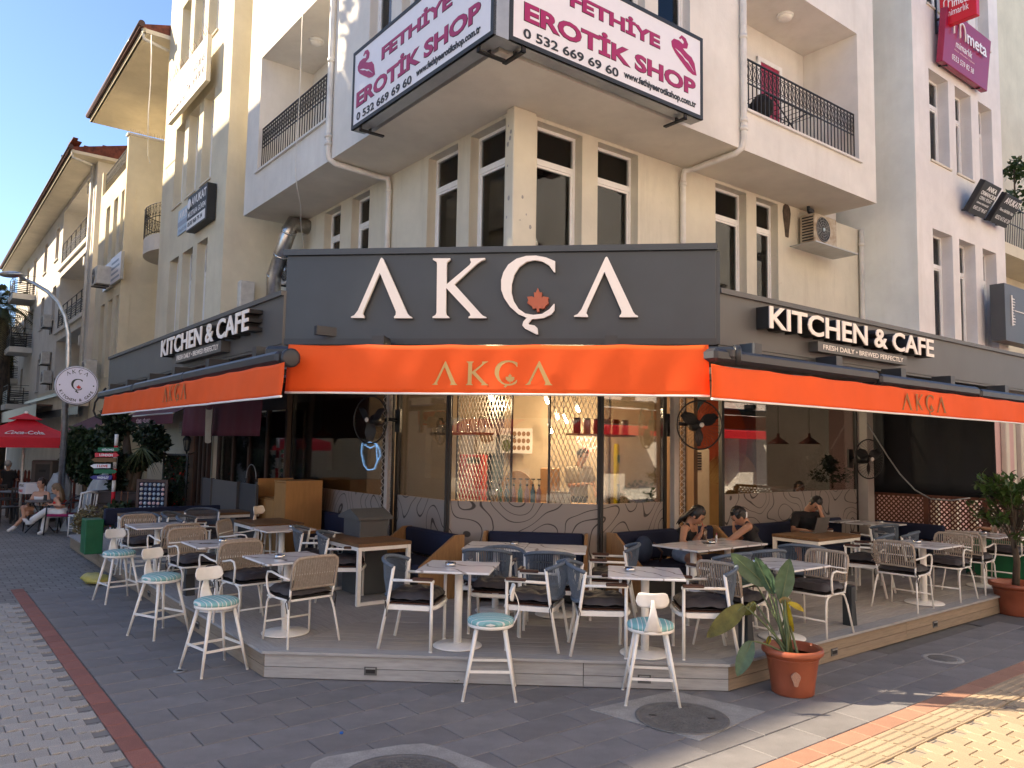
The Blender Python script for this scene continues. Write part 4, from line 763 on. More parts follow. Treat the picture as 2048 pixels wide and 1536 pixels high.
sg.part('bottom_trim', MB().box(sxl, sxr, SY - .006, SY + .1, zb - .012, zb + .05), MT['dark_metal']); sg.part('side_trim', MB().box(sxr - .001, sxr + .04, SY + .02, SY + .46, zb, zt - .07), MT['anthracite'])
def logo(poly): return pxz(FF, SY - .07, poly)
for P in (LAM, KAY, CED, LAM2): sg.part('letter', MB().prism(logo(P), SY - .07, SY - .035), MT['letter_white']).data.materials.append(MT['black'])
for P in (LAM, KAY, CED, LAM2): sg.part('letter_body', MB().prism([(x, z) for x, z in logo(P)], SY - .034, SY - .001), MT['black'])
sg.part('maple_leaf', MB().prism(logo(LEF), SY - .075, SY - .001), MT['leaf_orange'])
# the same letters, normalised, for print elsewhere: origin at the left foot, letter height 1
def norm(P): return [((x - 702.) / 122., (635.5 - y) / 122.) for x, y in P]
LOGO = [norm(P) for P in (LAM, KAY, CED, LAM2)]; LOGO_LEAF = norm(LEF); LW = (1277 - 702) / 122.
def logo_mb(h, wid=None, y=0, th=.002, leaf=True):
    kx = (wid / LW) if wid else h; mb = MB()
    for P in LOGO + ([LOGO_LEAF] if leaf else []): mb.prism([(x * kx, z * h) for x, z in P], y - th, y)
    return mb
# side fascias
def fascia(fr, b, a0, a1, z0, z1, label, tx, tz, th, base):
    t = T('shop_fascia', label, 'sign', fr, base); lo = min(a0, a1)
    t.part('fascia_board', MB().box(a0, a1, b, b + .12, z0, z1 - .05), MT['fascia_grey']); t.part('top_cap', MB().box(a0, a1, b - .03, b + .16, z1 - .05, z1), MT['fascia_grey']); t.part('bottom_return', MB().box(a0, a1, b + .01, b + .5, z0 - .03, z0 - .002), MT['fascia_grey'])
    return t
bF, bFR = 3.0, 4.67
zf0, zf1 = 3.15, 3.70
a0, a1 = LF.hit(218, 740, bF).x, LF.hit(566, 640, bF).x
fl = fascia(LF, bF, a0, a1, zf0, zf1, 'left grey fascia with raised kitchen and cafe letters, slanting to the street sign', 0, 0, 0, (a1, bF, zf0))
fl.part('end_panel', MB().box(a0 - .004, a0, bF + .12, bF + 3, zf0, zf1 - .05), MT['fascia_grey'])
a2, a3 = RF.hit(1438, 640, bFR).x, RF.hit(2048, 750, bFR).x + 3.4
fr_ = fascia(RF, bFR, a2, a3, zf0, zf1, 'right grey fascia with raised kitchen and cafe letters, running off the frame', 0, 0, 0, (a2, bFR, zf0))
def raised(t, fr, b, s, px0, px1, pyt, pyb, d, m='letter_white'):
    x0 = fr.hit(px0[0], px0[1], b - d).x; x1 = fr.hit(px1[0], px1[1], b - d).x; z1 = fr.hit(*pyt, b - d).z; z0 = fr.hit(*pyb, b - d).z
    w_ = x1 - x0; base = text(s, h=z1 - z0, wid=w_, bold=.018, depth=1)
    for i in range(len(base.v)): v = base.v[i]; base.v[i] = Vector((x0 + v.x, b - d + (0 if v.y < -.5 else .012), z0 + v.z))
    t.part('lettering', base, MT[m], label=None)
    bk = text(s, h=z1 - z0, wid=w_, bold=.018, depth=1)
    for i in range(len(bk.v)): v = bk.v[i]; bk.v[i] = Vector((x0 + v.x, b - d + .0125 if v.y < -.5 else b - .001, z0 + v.z))
    t.part('lettering_sides', bk, MT['black'])
raised(fr_, RF, bFR, 'KITCHEN & CAFE', (1540, 650), (1868, 690), (1541, 611), (1545, 657), .16)
raised(fl, LF, bF, 'KITCHEN & CAFE', (322, 690), (496, 640), (496, 617), (494, 661), .16)
def plaque(t, fr, b, px0, px1, z0, z1, s):
    x0, x1 = fr.hit(*px0, b - .11).x, fr.hit(*px1, b - .11).x
    t.part('tagline_box', MB().box(x0, x1, b - .11, b - .001, z0, z1), MT['fascia_grey']); tm_ = text(s, h=(z1 - z0) * .5, wid=(x1 - x0) * .9, bold=.01, depth=.003)
    t.part('tagline', move(tm_, x0 + (x1 - x0) * .05, b - .111, z0 + (z1 - z0) * .25), MT['letter_white'])
p0 = RF.hit(1636, 682, bFR - .11); p1 = RF.hit(1636, 702, bFR - .11); plaque(fr_, RF, bFR, (1636, 690), (1814, 725), p1.z, p0.z, 'FRESH DAILY • BREWED PERFECTLY')
p0 = LF.hit(440, 681, bF - .11); p1 = LF.hit(440, 703, bF - .11); plaque(fl, LF, bF, (350, 715), (442, 690), p1.z, p0.z, 'FRESH DAILY • BREWED PERFECTLY')
# cassette awnings with hanging orange valances
def drape(a0, a1, b, zt_, zb_, amp=.012, nx=70, nz=10, seed=0, flare=0.):
    rd = random.Random(seed); ph = [rd.uniform(0, 6.3) for _ in range(8)]; L_ = abs(a1 - a0)
    def f(u, v):
        x = a0 + (a1 - a0) * u + (flare * (u - .5) * 2) * v; e = (1 - v)
        yy = amp * (sin(u * L_ * 3.1 + ph[0] + v * 1.5) * .7 + .5 * sin(u * L_ * 7.3 + ph[1] - 2 * v) + .35 * sin(u * L_ * 15 + ph[2] + 3 * v)) * (.35 + .65 * v)
        sag = .012 * sin(pi * ((u * L_ / .8) % 1)) * (1 - v)
        return (x, b + yy - .02 * v, zt_ + (zb_ - zt_) * v - sag)
    return MB().sheet(f, nx, nz), f
def awning(fr, b, a0, a1, zt_, zb_, label, cas, lx=None, lh=None, lw=None, lz=None, pm='gold_print', zc=None, seed=1):
    t = T('awning', label, 'awning', fr, (a0, b, zb_)); vm, f = drape(a0, a1, b, zt_, zb_, seed=seed, flare=.01)
    v = t.part('valance', vm, MT['awning_orange']); v2 = v.modifiers.new('thick', 'SOLIDIFY'); v2.thickness = .003
    t.part('hem', MB().tube([Vector(f(i / 40, 1)) - Vector((0, 0, .008)) for i in range(41)], .011, 8), MT['hem_white'], v)
    if lx is not None:
        lm = logo_mb(lh, lw, 0, .0)
        def yat(x): return f(max(0, min(1, (x - a0) / (a1 - a0))), .6)[1]
        flat = MB()
        for P in LOGO + [LOGO_LEAF]:
            kx = lw / LW; Q = [(lx + x * kx, lz + z * lh) for x, z in P]; n = len(Q)
            ar = sum(Q[i][0] * Q[(i + 1) % n][1] - Q[(i + 1) % n][0] * Q[i][1] for i in range(n)); Q = Q if ar > 0 else Q[::-1]
            flat.add([(x, yat(x) - .012, z) for x, z in Q], [tuple(range(n))])
        t.part('printed_logo', flat, MT[pm], v)
    for i, (c0, c1, z) in enumerate(cas):
        c = t.part('cassette', MB().cbox(c0, c1, b + .03, b + .28, z - .07, z + .05, .03), MT['dark_metal'])
        t.part('end_cap', MB().prism([(0, 0)], 0, 0) if False else MB().lathe([(.0001, 0), (.085, 0), (.09, .01), (.09, .05), (.07, .06), (.0001, .06)], 16, (max(c0, c1), b + .16, z - .012), axis='x'), MT['dark_metal'], c)
        for k in range(2): x = c0 + (c1 - c0) * (.25 + .5 * k); t.part('bracket', MB().box(x - .06, x + .06, b + .1, b + .34, z + .051, z + .16), MT['dark_metal'], c)
    return t
def ab(fr, px, py, b): h = fr.hit(px, py, b); return h.x, h.z
YV = 7.16
xl, _ = ab(FF, 575, 740, YV); xr, _ = ab(FF, 1417, 740, YV); ztp = FF.hit(1000, 689, YV).z; zbt = FF.hit(1000, 787, YV).z
lx0 = FF.hit(866, 745, YV).x; lx1 = FF.hit(1106, 745, YV).x; lz0 = FF.hit(900, 770, YV).z; lz1 = FF.hit(900, 722, YV).z
awning(FF, YV, xl, xr, ztp, zbt, 'orange front valance with golden cafe name and white hem', [(sxl - .02, sxr + .12, ztp - .06)], lx0, lz1 - lz0, lx1 - lx0, lz0, seed=3)
bv = 4.30; al, _ = ab(RF, 1421, 760, bv); ar, _ = ab(RF, 2048, 820, bv)
rz1 = RF.hit(1424, 728, bv).z; rz0 = RF.hit(1424, 796, bv).z
qx0 = RF.hit(1800, 800, bv).x; qx1 = RF.hit(1887, 806, bv).x; qz0 = RF.hit(1800, 819, bv).z; qz1 = RF.hit(1800, 784, bv).z
c_ = [(RF.hit(1420, 735, bv + .1).x, RF.hit(1748, 750, bv + .1).x, RF.hit(1700, 745, bv + .1).z), (RF.hit(1752, 765, bv + .1).x, RF.hit(1950, 780, bv + .1).x, RF.hit(1900, 776, bv + .1).z), (RF.hit(1953, 790, bv + .1).x, RF.hit(2040, 800, bv + .1).x + 2.6, RF.hit(1950, 785, bv + .1).z)]
awning(RF, bv, al, ar + 3.0, rz1, rz0, 'orange right valance with faded cafe name, running past the potted tree', c_, qx0, qz1 - qz0, qx1 - qx0, qz0, 'print_dull', seed=5)
bv = 2.64; al, _ = ab(LF, 208, 810, bv); ar, _ = ab(LF, 567, 755, bv); lz1_ = LF.hit(565, 724, bv).z; lz0_ = LF.hit(565, 791, bv).z
qx0 = LF.hit(328, 795, bv).x; qx1 = LF.hit(378, 785, bv).x; qz0 = LF.hit(340, 803, bv).z; qz1 = LF.hit(340, 772, bv).z
c_ = [(LF.hit(376, 738, bv + .1).x, LF.hit(566, 715, bv + .1).x, LF.hit(460, 735, bv + .1).z), (LF.hit(275, 770, bv + .1).x, LF.hit(375, 745, bv + .1).x, LF.hit(330, 762, bv + .1).z), (LF.hit(203, 785, bv + .1).x, LF.hit(272, 765, bv + .1).x, LF.hit(250, 780, bv + .1).z)]
awning(LF, bv, al, ar, lz1_, lz0_, 'orange left valance with dull cafe name beside the round street sign', c_, qx0, qz1 - qz0, qx1 - qx0, qz0, 'print_dull', seed=8)
# roof over the terrace: pale ceiling between the fascias and the building
cl = MB(); zc = 3.32
P = [FF.w(sxl + .0, SY + .1), FF.w(sxr, SY + .1), RF.w(a3, bFR + .14), RF.w(a3, 8.9), RF.w(6.6, 8.7), LF.w(a0, 6.72), LF.w(a0, bF + .14)]
n = len(P); cl.add([(p.x, p.y, z) for z in (zc, zc + .06) for p in P], [tuple(range(n))[::-1], tuple(range(n, 2 * n))] + [(i, (i + 1) % n, n + (i + 1) % n, n + i) for i in range(n)])
tr = T('terrace_roof', 'pale flat roof over the cafe terrace behind the fascias', 'roof', FF, (-1, 8, zc)); tr.part('ceiling', cl, MT['ceiling'])
bm_ = MB()
for fr, b0, b1, aa in ((LF, 3.2, 6.8, [a0 + 1 + k * 1.6 for k in range(6)]), (RF, 4.9, 8.5, [a2 + .6 + k * 1.6 for k in range(8)])):
    for a in aa: tr.part('beam', MB().bar(fr.w(a, b0, zc - .05), fr.w(a, b1, zc - .05), .06, .09), MT['dark_metal'])
# ---------------------------------------------------------------- shopfront
gY, zd = 10.2, DK['z']
A_ = FF.hit(895, 1003, gY); B_ = FF.hit(1200, 1006, gY); HT = 3.30
gL = gLb = LF.loc(A_).y; gR = gRb = RF.loc(B_).y
sf = T('shopfront', 'dark framed glass shopfront with wavy contour panels below', 'shopfront', FF, (-1.1, gY, zd))
def seg(fr, b, x0, x1, zs, mull=(), tag=None, m='topo', gm='glass_shop', th=.05):
    """one straight run of shopfront: contour panel below, glass above, dark mullions"""
    def tw(mb): return [fr.w(v.x, v.y, v.z) for v in mb.v]
    def add(nm, mb, mt, par=None): mb.v = tw(mb); return sf.part(nm, mb, MT[mt], par)
    fm = add('frame', MB().box(x0, x1, b - .03, b + .03, HT - .08, HT).box(x0, x1, b - .03, b + .03, zd, zd + .06), 'black')
    if zs: add('contour_panel', MB().box(x0 + .03, x1 - .03, b - .012, b + .012, zd + .06, zs), m)
    xs = [x0] + list(mull) + [x1]
    for i in range(len(xs)): add('mullion', MB().box(xs[i] - .03, xs[i] + .03, b - .032, b + .032, zd + .06, HT - .08), 'black', fm)
    for i in range(len(xs) - 1): add('pane', MB().box(xs[i] + .03, xs[i + 1] - .03, b - .004, b + .004, (zs + .003) if zs else zd + .06, HT - .08), gm)
zs = FF.hit(1050, 1005, gY).z
LxA = LF.loc(A_).x; RxB = RF.loc(B_).x
seg(FF, gY, A_.x, B_.x, zs, gm='glass_tint')
Lp = LF.hit(790, 900, gL).x; Lq = LF.hit(585, 900, gL).x
seg(LF, LF.loc(A_).y, Lp + .1, LxA, zs); seg(LF, LF.loc(A_).y, Lq, Lp - .1, zs - .04)
Rp = RF.hit(1337, 900, gR).x; Rq = RF.hit(1443, 900, gR).x; Re = RF.hit(1712, 900, gR).x
seg(RF, RF.loc(B_).y, RxB, Rp - .1, zs)
seg(RF, gRb, Rq, Re, RF.hit(1550, 985, gRb).z)
# light steel posts of the terrace, with folded diamond grilles beside them
def post(fr, x, b, label, z1=HT, w_=.09):
    t = T('steel_post', label, 'post', fr, (x, b, zd)); t.part('shaft', MB().cbox(x - w_ / 2, x + w_ / 2, b - w_ / 2, b + w_ / 2, zd, z1, .006), MT['post_beige']); t.part('base_plate', MB().box(x - .09, x + .09, b - .09, b + .09, zd, zd + .012), MT['post_beige']); return t
post(LF, Lp + .04, gLb - .12, 'beige steel post left of the central glass, beside a black fan'); post(RF, Rp - .02, gRb - .12, 'beige steel post right of the central glass, beside a black fan'); post(RF, RF.hit(1729, 900, gRb - .1).x, gRb - .1, 'beige steel post at the far end beside the black tarpaulin', w_=.22)
def diamond(fr, x0, x1, b, z0, z1, label, cw=.075, ch=.13, r=.0045, m='grille', depth=0.):
    t = T('security_grille', label, 'grille', fr, (x0, b, z0)); mb = MB(); nx = int((x1 - x0) / cw); nz = int((z1 - z0) / ch)
    for i in range(nx + 1):
        for j in range(nz + 1):
            cx = x0 + (i + .0) * cw; cz = z0 + j * ch
            for sx in (-1, 1):
                xa, xb = cx, cx + sx * cw / 2
                if x0 - .001 <= xb <= x1 + .001:
                    y = b + depth * (1 if i % 2 else -1)
                    mb.bar((xa, y, cz), (xb, b, cz + ch / 2), r * 2, r); mb.bar((xb, b, cz + ch / 2), (xa, y, cz + ch), r * 2, r)
    t.part('diamond_mesh', mb, MT[m], kind='stuff'); f = MB()
    for x in (x0, x1): f.box(x - .012, x + .012, b - .012, b + .012, z0, z1)
    t.part('edge_bar', f, MT['black'], kind='stuff'); return t
gx0, gx1 = LF.hit(766, 900, gLb - .12).x, LF.hit(784, 900, gLb - .12).x
diamond(LF, gx0, gx1, gLb - .11, zd + .05, HT - .05, 'folded diamond grille beside the left steel post', .06, .10, .006, depth=.03)
gx0, gx1 = RF.hit(1345, 900, gRb - .1).x, RF.hit(1369, 900, gRb - .1).x
diamond(RF, gx0, gx1, gRb - .1, zd + .05, HT - .05, 'folded diamond grille beside the right steel post', .055, .09, .007, depth=.03)
# inside grilles behind the shelves
diamond(LF, Lp + .3, LxA + .2, gLb + .9, zs - .1, HT - .05, 'dark diamond wire mesh behind the left shelf inside', .085, .15, .005)
diamond(RF, RxB - .1, Rp - .25, gRb + .9, zs - .1, HT - .05, 'dark diamond wire mesh behind the right shelf and yellow fridge', .085, .15, .005)
# ---------------------------------------------------------------- inside the cafe
rm = T('cafe_interior', 'dim warm cafe room behind the glass', 'room', FF, (-1, 13, zd)); HC = 3.42
def plank(nm, pts, z0, z1, m, par=None):
    n = len(pts); mb = MB().add([(p.x, p.y, z) for z in (z0, z1) for p in pts], [tuple(range(n))[::-1], tuple(range(n, 2 * n))] + [(i, (i + 1) % n, n + (i + 1) % n, n + i) for i in range(n)]); return rm.part(nm, mb, MT[m], par)
inner = [A_ + Vector((.04, .05, 0)), B_ + Vector((-.04, .05, 0)), RF.w(16.5, gRb + .05), RF.w(16.5, 15.4), LF.w(-16, 15.4), LF.w(-16, gLb + .05)]
plank('floor', inner, zd - .03, zd + .01, 'interior_floor'); plank('ceiling', inner, HC, HC + .1, 'interior_brown')
def iw(nm, fr, x0, x1, b, z0, z1, m, th=.1): mb = MB().box(x0, x1, b, b + th, z0, z1); mb.v = [fr.w(*v) for v in mb.v]; return rm.part(nm, mb, MT[m])
iw('back_wall', FF, -4.5, 1.15, 14.2, zd, HC, 'interior_cream'); iw('side_wall', FF, 1.15, 1.25, 13.0, zd, HC, 'interior_brown'); iw('left_wall', LF, -16, -8.6, 10.6, zd, HC, 'interior_brown')
# mural wall in the right room: overlapping ovals, built as painted shapes
mx = T('mural_wall', 'wall painted with big orange, green and sand ovals behind right glass', 'mural', RF, (12, 11.6, zd)); bM = 11.4
M0, M1 = 8.4, 17.2; mx.part('wall', MB().box(M0, M1, bM, bM + .12, zd, HC), MT['mural_teal'])
def blob(cx, cz, rx, rz, rot, m, lay):
    pts = []
    for k in range(40):
        t_ = 2 * pi * k / 40; x, z = rx * cos(t_), rz * sin(t_); x, z = cx + x * cos(rot) - z * sin(rot), cz + x * sin(rot) + z * cos(rot); pts.append((max(M0, min(M1, x)), max(zd + .01, min(HC, z))))
    mx.part('painted_oval', MB().prism(pts, bM - .003 * lay - .003, bM - .003 * lay, back=False), MT[m])
def mp(px, py): h = RF.hit(px, py, bM); return h.x, h.z
for (px, py, qx, qy, rot, m, l) in ((1530, 980, 1700, 890, .1, 'mural_green', 1), (1690, 900, 1590, 830, .5, 'mural_orange', 2), (1700, 960, 1620, 900, .4, 'mural_sage', 3), (1602, 910, 1570, 868, -.75, 'mural_sand', 4), (1440, 880, 1480, 820, .9, 'mural_red', 2), (1455, 985, 1505, 930, .3, 'mural_sand', 2)):
    c = mp(px, py); e = mp(qx, qy); blob(c[0], c[1], abs(e[0] - c[0]) + .25, abs(e[1] - c[1]) + .3, rot, m, l)
# counter, shelves and what stands on them
def hx(px, py, y): return FF.hit(px, py, y)
yc = 11.1
ct = T('counter', 'pale service counter inside behind the central glass', 'counter', FF, (-1.1, yc, zd)); ct.part('body', MB().box(A_.x - .5, B_.x + .5, yc + .05, yc + .6, zd, 1.28), MT['panel_plain']); ct.part('top', MB().cbox(A_.x - .55, B_.x + .55, yc, yc + .65, 1.281, 1.32, .008), MT['wood_warm'])
ZC = 1.32
for i, (px, m) in enumerate(((1000, 'bottle_green'), (1014, 'bottle_blue'), (1028, 'bottle_pink'), (1041, 'bottle_green'), (1054, 'bottle_pink'), (1066, 'bottle_blue'), (1078, 'bottle_pink'))):
    x = hx(px, 960, yc + .2).x; t = T('syrup_bottle', ['green', 'blue', 'pink', 'dark green', 'rose', 'dark blue', 'last pink'][i] + ' syrup bottle with black pump, ' + ['first', 'second', 'third', 'fourth', 'fifth', 'sixth', 'seventh'][i] + ' in the row on the counter', 'bottle', FF, (x, yc + .2, ZC), 'syrup bottles on the counter')
    t.part('bottle', MB().lathe([(.032, 0), (.035, .01), (.035, .17), (.014, .23), (.014, .25)], 12, (x, yc + .2, ZC)), MT[m]); t.part('pump', MB().lathe([(.017, .25), (.017, .28), (.006, .28), (.006, .35), (.0001, .35)], 8, (x, yc + .2, ZC)).bar((x - .025, yc + .2, ZC + .35), (x + .03, yc + .2, ZC + .35), .018), MT['black'])
for i, px in enumerate((1101, 1118, 1134)):
    p = hx(px, 990, yc + .12); t = T('takeaway_box', ['left', 'middle', 'right'][i] + ' of three white coffee packs on the counter', 'box', FF, (p.x, yc + .12, ZC), 'white packs on the counter'); t.part('pack', MB().cbox(p.x - .055, p.x + .055, yc + .1, yc + .2, ZC, ZC + .16, .006), MT['cup_white']); t.part('fold', MB().box(p.x - .057, p.x + .057, yc + .095, yc + .205, ZC + .161, ZC + .19), MT['interior_tan'])
x = hx(990, 980, yc + .1).x; t = T('metal_jug', 'steel jug with spoons standing at the left of the bottles', 'jug', FF, (x, yc + .1, ZC)); t.part('jug', MB().lathe([(.05, 0), (.05, .16), (.04, .18), (.04, .2)], 16, (x, yc + .1, ZC)), MT['steel'])
for s_ in (-.06, 0, .07): t.part('spoon', MB().tube([(x, yc + .1, ZC + .15), (x + s_, yc + .1, ZC + .36)], .005, 5), MT['steel'])
x = hx(1035, 940, yc + .5).x; t = T('bread_dome', 'arched golden wooden panel behind the syrup bottles', 'panel', FF, (x, yc + .5, ZC)); t.part('arch', MB().prism([(x + .30 * cos(pi * k / 16), ZC + .0 + .46 * sin(pi * k / 16)) for k in range(17)], yc + .48, yc + .52), MT['wood_warm'])
# posters on the back wall
for px0, px1, py0, py1, s_, lb in ((954, 992, 857, 906, '', 'tall menu poster with a plate of food on the back wall'), (1000, 1065, 857, 906, 'BOWLS', 'wide menu poster of bowls on the back wall')):
    y = 13.9; p0 = hx(px0, py1, y); p1 = hx(px1, py0, y); t = T('menu_poster', lb, 'poster', FF, (p0.x, y, p0.z)); t.part('sheet', MB().box(p0.x, p1.x, y, y + .01, p0.z, p1.z), MT['poster']); w_ = p1.x - p0.x; h_ = p1.z - p0.z
    if s_:
        t.part('lettering', move(text(s_, h=h_ * .13, bold=.03), p0.x + w_ * .04, y - .001, p0.z + h_ * .58), MT['ink']); t.part('lettering', move(text('ACAI', h=h_ * .10, bold=.0), p0.x + w_ * .08, y - .001, p0.z + h_ * .8), MT['grey_ink'])
        for r_ in range(3):
            for c in range(4): t.part('printed_bowl', MB().prism([(p0.x + w_ * (.45 + .14 * c) + .035 * cos(k), p0.z + h_ * (.22 + .28 * r_) + .045 * sin(k)) for k in [2 * pi * i / 12 for i in range(12)]], y - .003, y - .001), MT['food'])
        t.part('printed_bowl', MB().prism([(p0.x + w_ * .2 + .09 * cos(k), p0.z + h_ * .3 + .11 * sin(k)) for k in [2 * pi * i / 16 for i in range(16)]], y - .003, y - .001), MT['mural_green'])
    else:
        t.part('printed_plate', MB().prism([(p0.x + w_ * .5 + w_ * .42 * cos(k), p0.z + h_ * .62 + h_ * .2 * sin(k)) for k in [2 * pi * i / 18 for i in range(18)]], y - .003, y - .001), MT['food'])
        for k in range(5): t.part('printed_line', MB().box(p0.x + w_ * .3, p1.x - w_ * .1, y - .002, y - .001, p0.z + h_ * (.1 + .06 * k), p0.z + h_ * (.115 + .06 * k)), MT['grey_ink'])
# open shelves with glassware
for fr, xa, xb, b_, z_, lb in ((LF, Lp + .32, LxA + .15, gLb + .5, LF.hit(850, 866, gLb + .5).z, 'oak wall shelf with glass jars at the left inside'), (RF, RxB - .05, Rp - .25, gRb + .5, RF.hit(1260, 870, gRb + .5).z, 'oak wall shelf with tins and cups at the right inside')):
    one('wall_shelf', MB().box(xa, xb, b_ - .12, b_ + .12, z_ - .03, z_), MT['wood_warm'], lb, 'shelf', fr, (xa, b_, z_))
    n = 6
    for k in range(n):
        x = xa + (xb - xa) * (k + .5) / n
        nm = ['first', 'second', 'third', 'fourth', 'fifth', 'sixth'][k]
        if fr is LF: one('glass_jar', MB().lathe([(.05, 0), (.055, .02), (.055, .16), (.035, .19), (.035, .22), (.0001, .22)], 14, (x, b_, z_)), MT['glass_tint'], nm + ' glass jar from the left on the left inside shelf', 'jar', fr, (x, b_, z_), 'jars on the left shelf')
        else: one('storage_tin', MB().lathe([(.05, 0), (.05, .2 - .02 * (k % 2)), (.045, .21), (.0001, .21)], 14, (x, b_, z_)), MT['grey_metal' if k % 2 else 'lamp_red'], nm + (' grey' if k % 2 else ' red') + ' tin from the left on the right inside shelf', 'tin', fr, (x, b_, z_), 'tins on the right shelf')
# yellow drinks fridge, red grinder, wooden box
p = RF.hit(1256, 950, 9.9); w_ = .46; t = T('drinks_fridge', 'bright yellow drinks fridge with rounded door behind the mesh', 'fridge', RF, (p.x, 9.9, zd))
y0 = 9.9; t.part('case', MB().cbox(p.x - .27, p.x + .27, y0 + .02, y0 + .5, zd, 2.22, .02), MT['yellow_fridge']); dr_ = MB()
t.part('door', MB().prism([(p.x + .01, zd + .1), (p.x + .26, zd + .1)] + [(p.x + .135 + .125 * cos(k), 2.06 + .125 * sin(k)) for k in [pi * i / 10 for i in range(11)]], y0 - .03, y0 + .018), MT['yellow_fridge']); t.part('door_glass', MB().prism([(p.x + .035, zd + .2), (p.x + .235, zd + .2)] + [(p.x + .135 + .10 * cos(k), 1.9 + .10 * sin(k)) for k in [pi * i / 10 for i in range(11)]], y0 - .036, y0 - .031), MT['black']); t.part('printed_band', MB().box(p.x - .25, p.x - .01, y0 + .008, y0 + .019, 1.88, 2.02), MT['bottle_green']); t.part('side_print', MB().box(p.x - .25, p.x - .01, y0 + .008, y0 + .019, 1.1, 1.5), MT['mural_green'])
p = hx(941, 950, 12.2); t = T('red_machine', 'red coffee grinder cabinet behind the central glass', 'machine', FF, (p.x, 12.2, zd)); t.part('case', MB().cbox(p.x - .19, p.x + .19, 12.2, 12.7, zd + .8, p.z + .32, .02), MT['red_box']); t.part('screen', MB().box(p.x - .05, p.x + .15, 12.19, 12.199, p.z + .18, p.z + .28), MT['black']); t.part('stand', MB().box(p.x - .19, p.x + .19, 12.2, 12.7, zd, zd + .799), MT['dark_panel'])
p = hx(1100, 960, yc + .9); t = T('wooden_box', 'orange brown wooden display box behind the white packs', 'box', FF, (p.x, yc + .9, zd)); t.part('box', MB().cbox(p.x - .14, p.x + .14, yc + .8, yc + 1.1, zd, p.z + .18, .01), MT['ply'])
# neon writing inside, standing air conditioner, pendant lamps
def script(fr, pts, b, r, m, name, label, cat): P = [fr.w(*fr.hit(x, y, b)) for x, y in pts]; return one(name, MB().tube(P, r, 6), MT[m], label, cat, FF, tuple(P[0]))
script(LF, [(724, 886), (722, 905), (727, 930), (735, 940), (748, 938), (754, 922), (752, 890), (740, 896), (728, 890), (738, 884), (752, 888), (758, 898), (760, 912), (752, 926)], gLb + .35, .008, 'neon_blue', 'neon_sign', 'blue neon cup outline glowing behind the left glass', 'neon sign')
script(FF, [(1152, 882), (1158, 872), (1162, 876), (1155, 886), (1164, 880), (1170, 874), (1172, 884), (1178, 876), (1184, 880), (1186, 872)], 12.6, .012, 'neon_red', 'neon_sign', 'upper red neon handwriting behind the barista', 'neon sign')
script(FF, [(1160, 886), (1168, 896), (1174, 888), (1178, 898), (1184, 892), (1182, 904), (1176, 900), (1188, 896), (1196, 890), (1198, 902), (1204, 896)], 12.6, .012, 'neon_red', 'neon_sign', 'lower red neon handwriting behind the barista', 'neon sign')
p = RF.hit(1402, 945, 10.4); t = T('standing_air_conditioner', 'tall cream standing air conditioner behind the right fan', 'air conditioner', RF, (p.x, 10.4, zd)); t.part('case', MB().cbox(p.x - .3, p.x + .3, 10.4, 10.8, zd, 2.16, .03), MT['interior_cream']); gv = MB()
for k in range(7): t.part('louvre', MB().box(p.x - .25, p.x + .0, 10.385, 10.399, 1.72 + k * .055, 1.75 + k * .055), MT['black'])
for fr, px, py, b_, lb in ((LF, 645, 872, gLb + .9, 'dark red pendant lamp hanging behind the left glass'), (RF, 1557, 888, gRb + 1.2, 'left of two dark red pendant lamps before the mural'), (RF, 1619, 888, gRb + .8, 'right of two dark red pendant lamps before the mural')):
    p = fr.hit(px, py, b_); t = T('pendant_lamp', lb, 'lamp', fr, (p.x, b_, p.z), 'pendant lamps'); rr = .19
    t.part('shade', MB().lathe([(rr, 0), (rr, .012), (.07, .10), (.03, .13), (.022, .20), (.0001, .2)], 24, (p.x, b_, p.z)).lathe([(rr - .004, .003), (.068, .095), (.0001, .1)], 24, (p.x, b_, p.z)), MT['lamp_red']); t.part('cord', MB().tube([(p.x, b_, p.z + .2), (p.x, b_, HC)], .005, 6), MT['black'])
for i, (px, py, y) in enumerate(((983, 797, 10.9), (1095, 803, 11.6), (1156, 820, 12.6), (1115, 834, 13.2), (1133, 842, 13.4), (1102, 862, 13.6))):
    p = hx(px, py, y); t = T('spotlight', ['first', 'second', 'third', 'fourth', 'fifth', 'sixth'][i] + ' lit white ceiling spotlight from the left inside', 'lamp', FF, (p.x, y, p.z), 'lit spotlights inside'); t.part('barrel', MB().tube([(p.x - .05, y, p.z + .13), (p.x, y, p.z)], .032, 12), MT['cup_white']); t.part('bulb', MB().ball((p.x + .006, y - .01, p.z - .012), .026, 10, 6), MT['bulb']); t.part('stem', MB().tube([(p.x - .05, y, p.z + .13), (p.x - .05, y, HC)], .008, 6), MT['black'])
    if i < 5:
        l = bpy.data.lights.new('spot_light', 'POINT'); l.energy = (17, 24, 24, 15, 15)[i]; l.color = (1, .72, .42); l.shadow_soft_size = .06; lo = bpy.data.objects.new('spot_light', l); C.objects.link(lo); lo.location = (p.x + .02, y - .05, p.z - .09)
l = bpy.data.lights.new('mural_fill', 'POINT'); l.energy = 55; l.color = (1, .80, .55); l.shadow_soft_size = .15; lo = bpy.data.objects.new('mural_fill', l); C.objects.link(lo); lo.location = RF.w(11.6, 9.7, HC - .35)  # unseen fill light added to brighten the mural wall
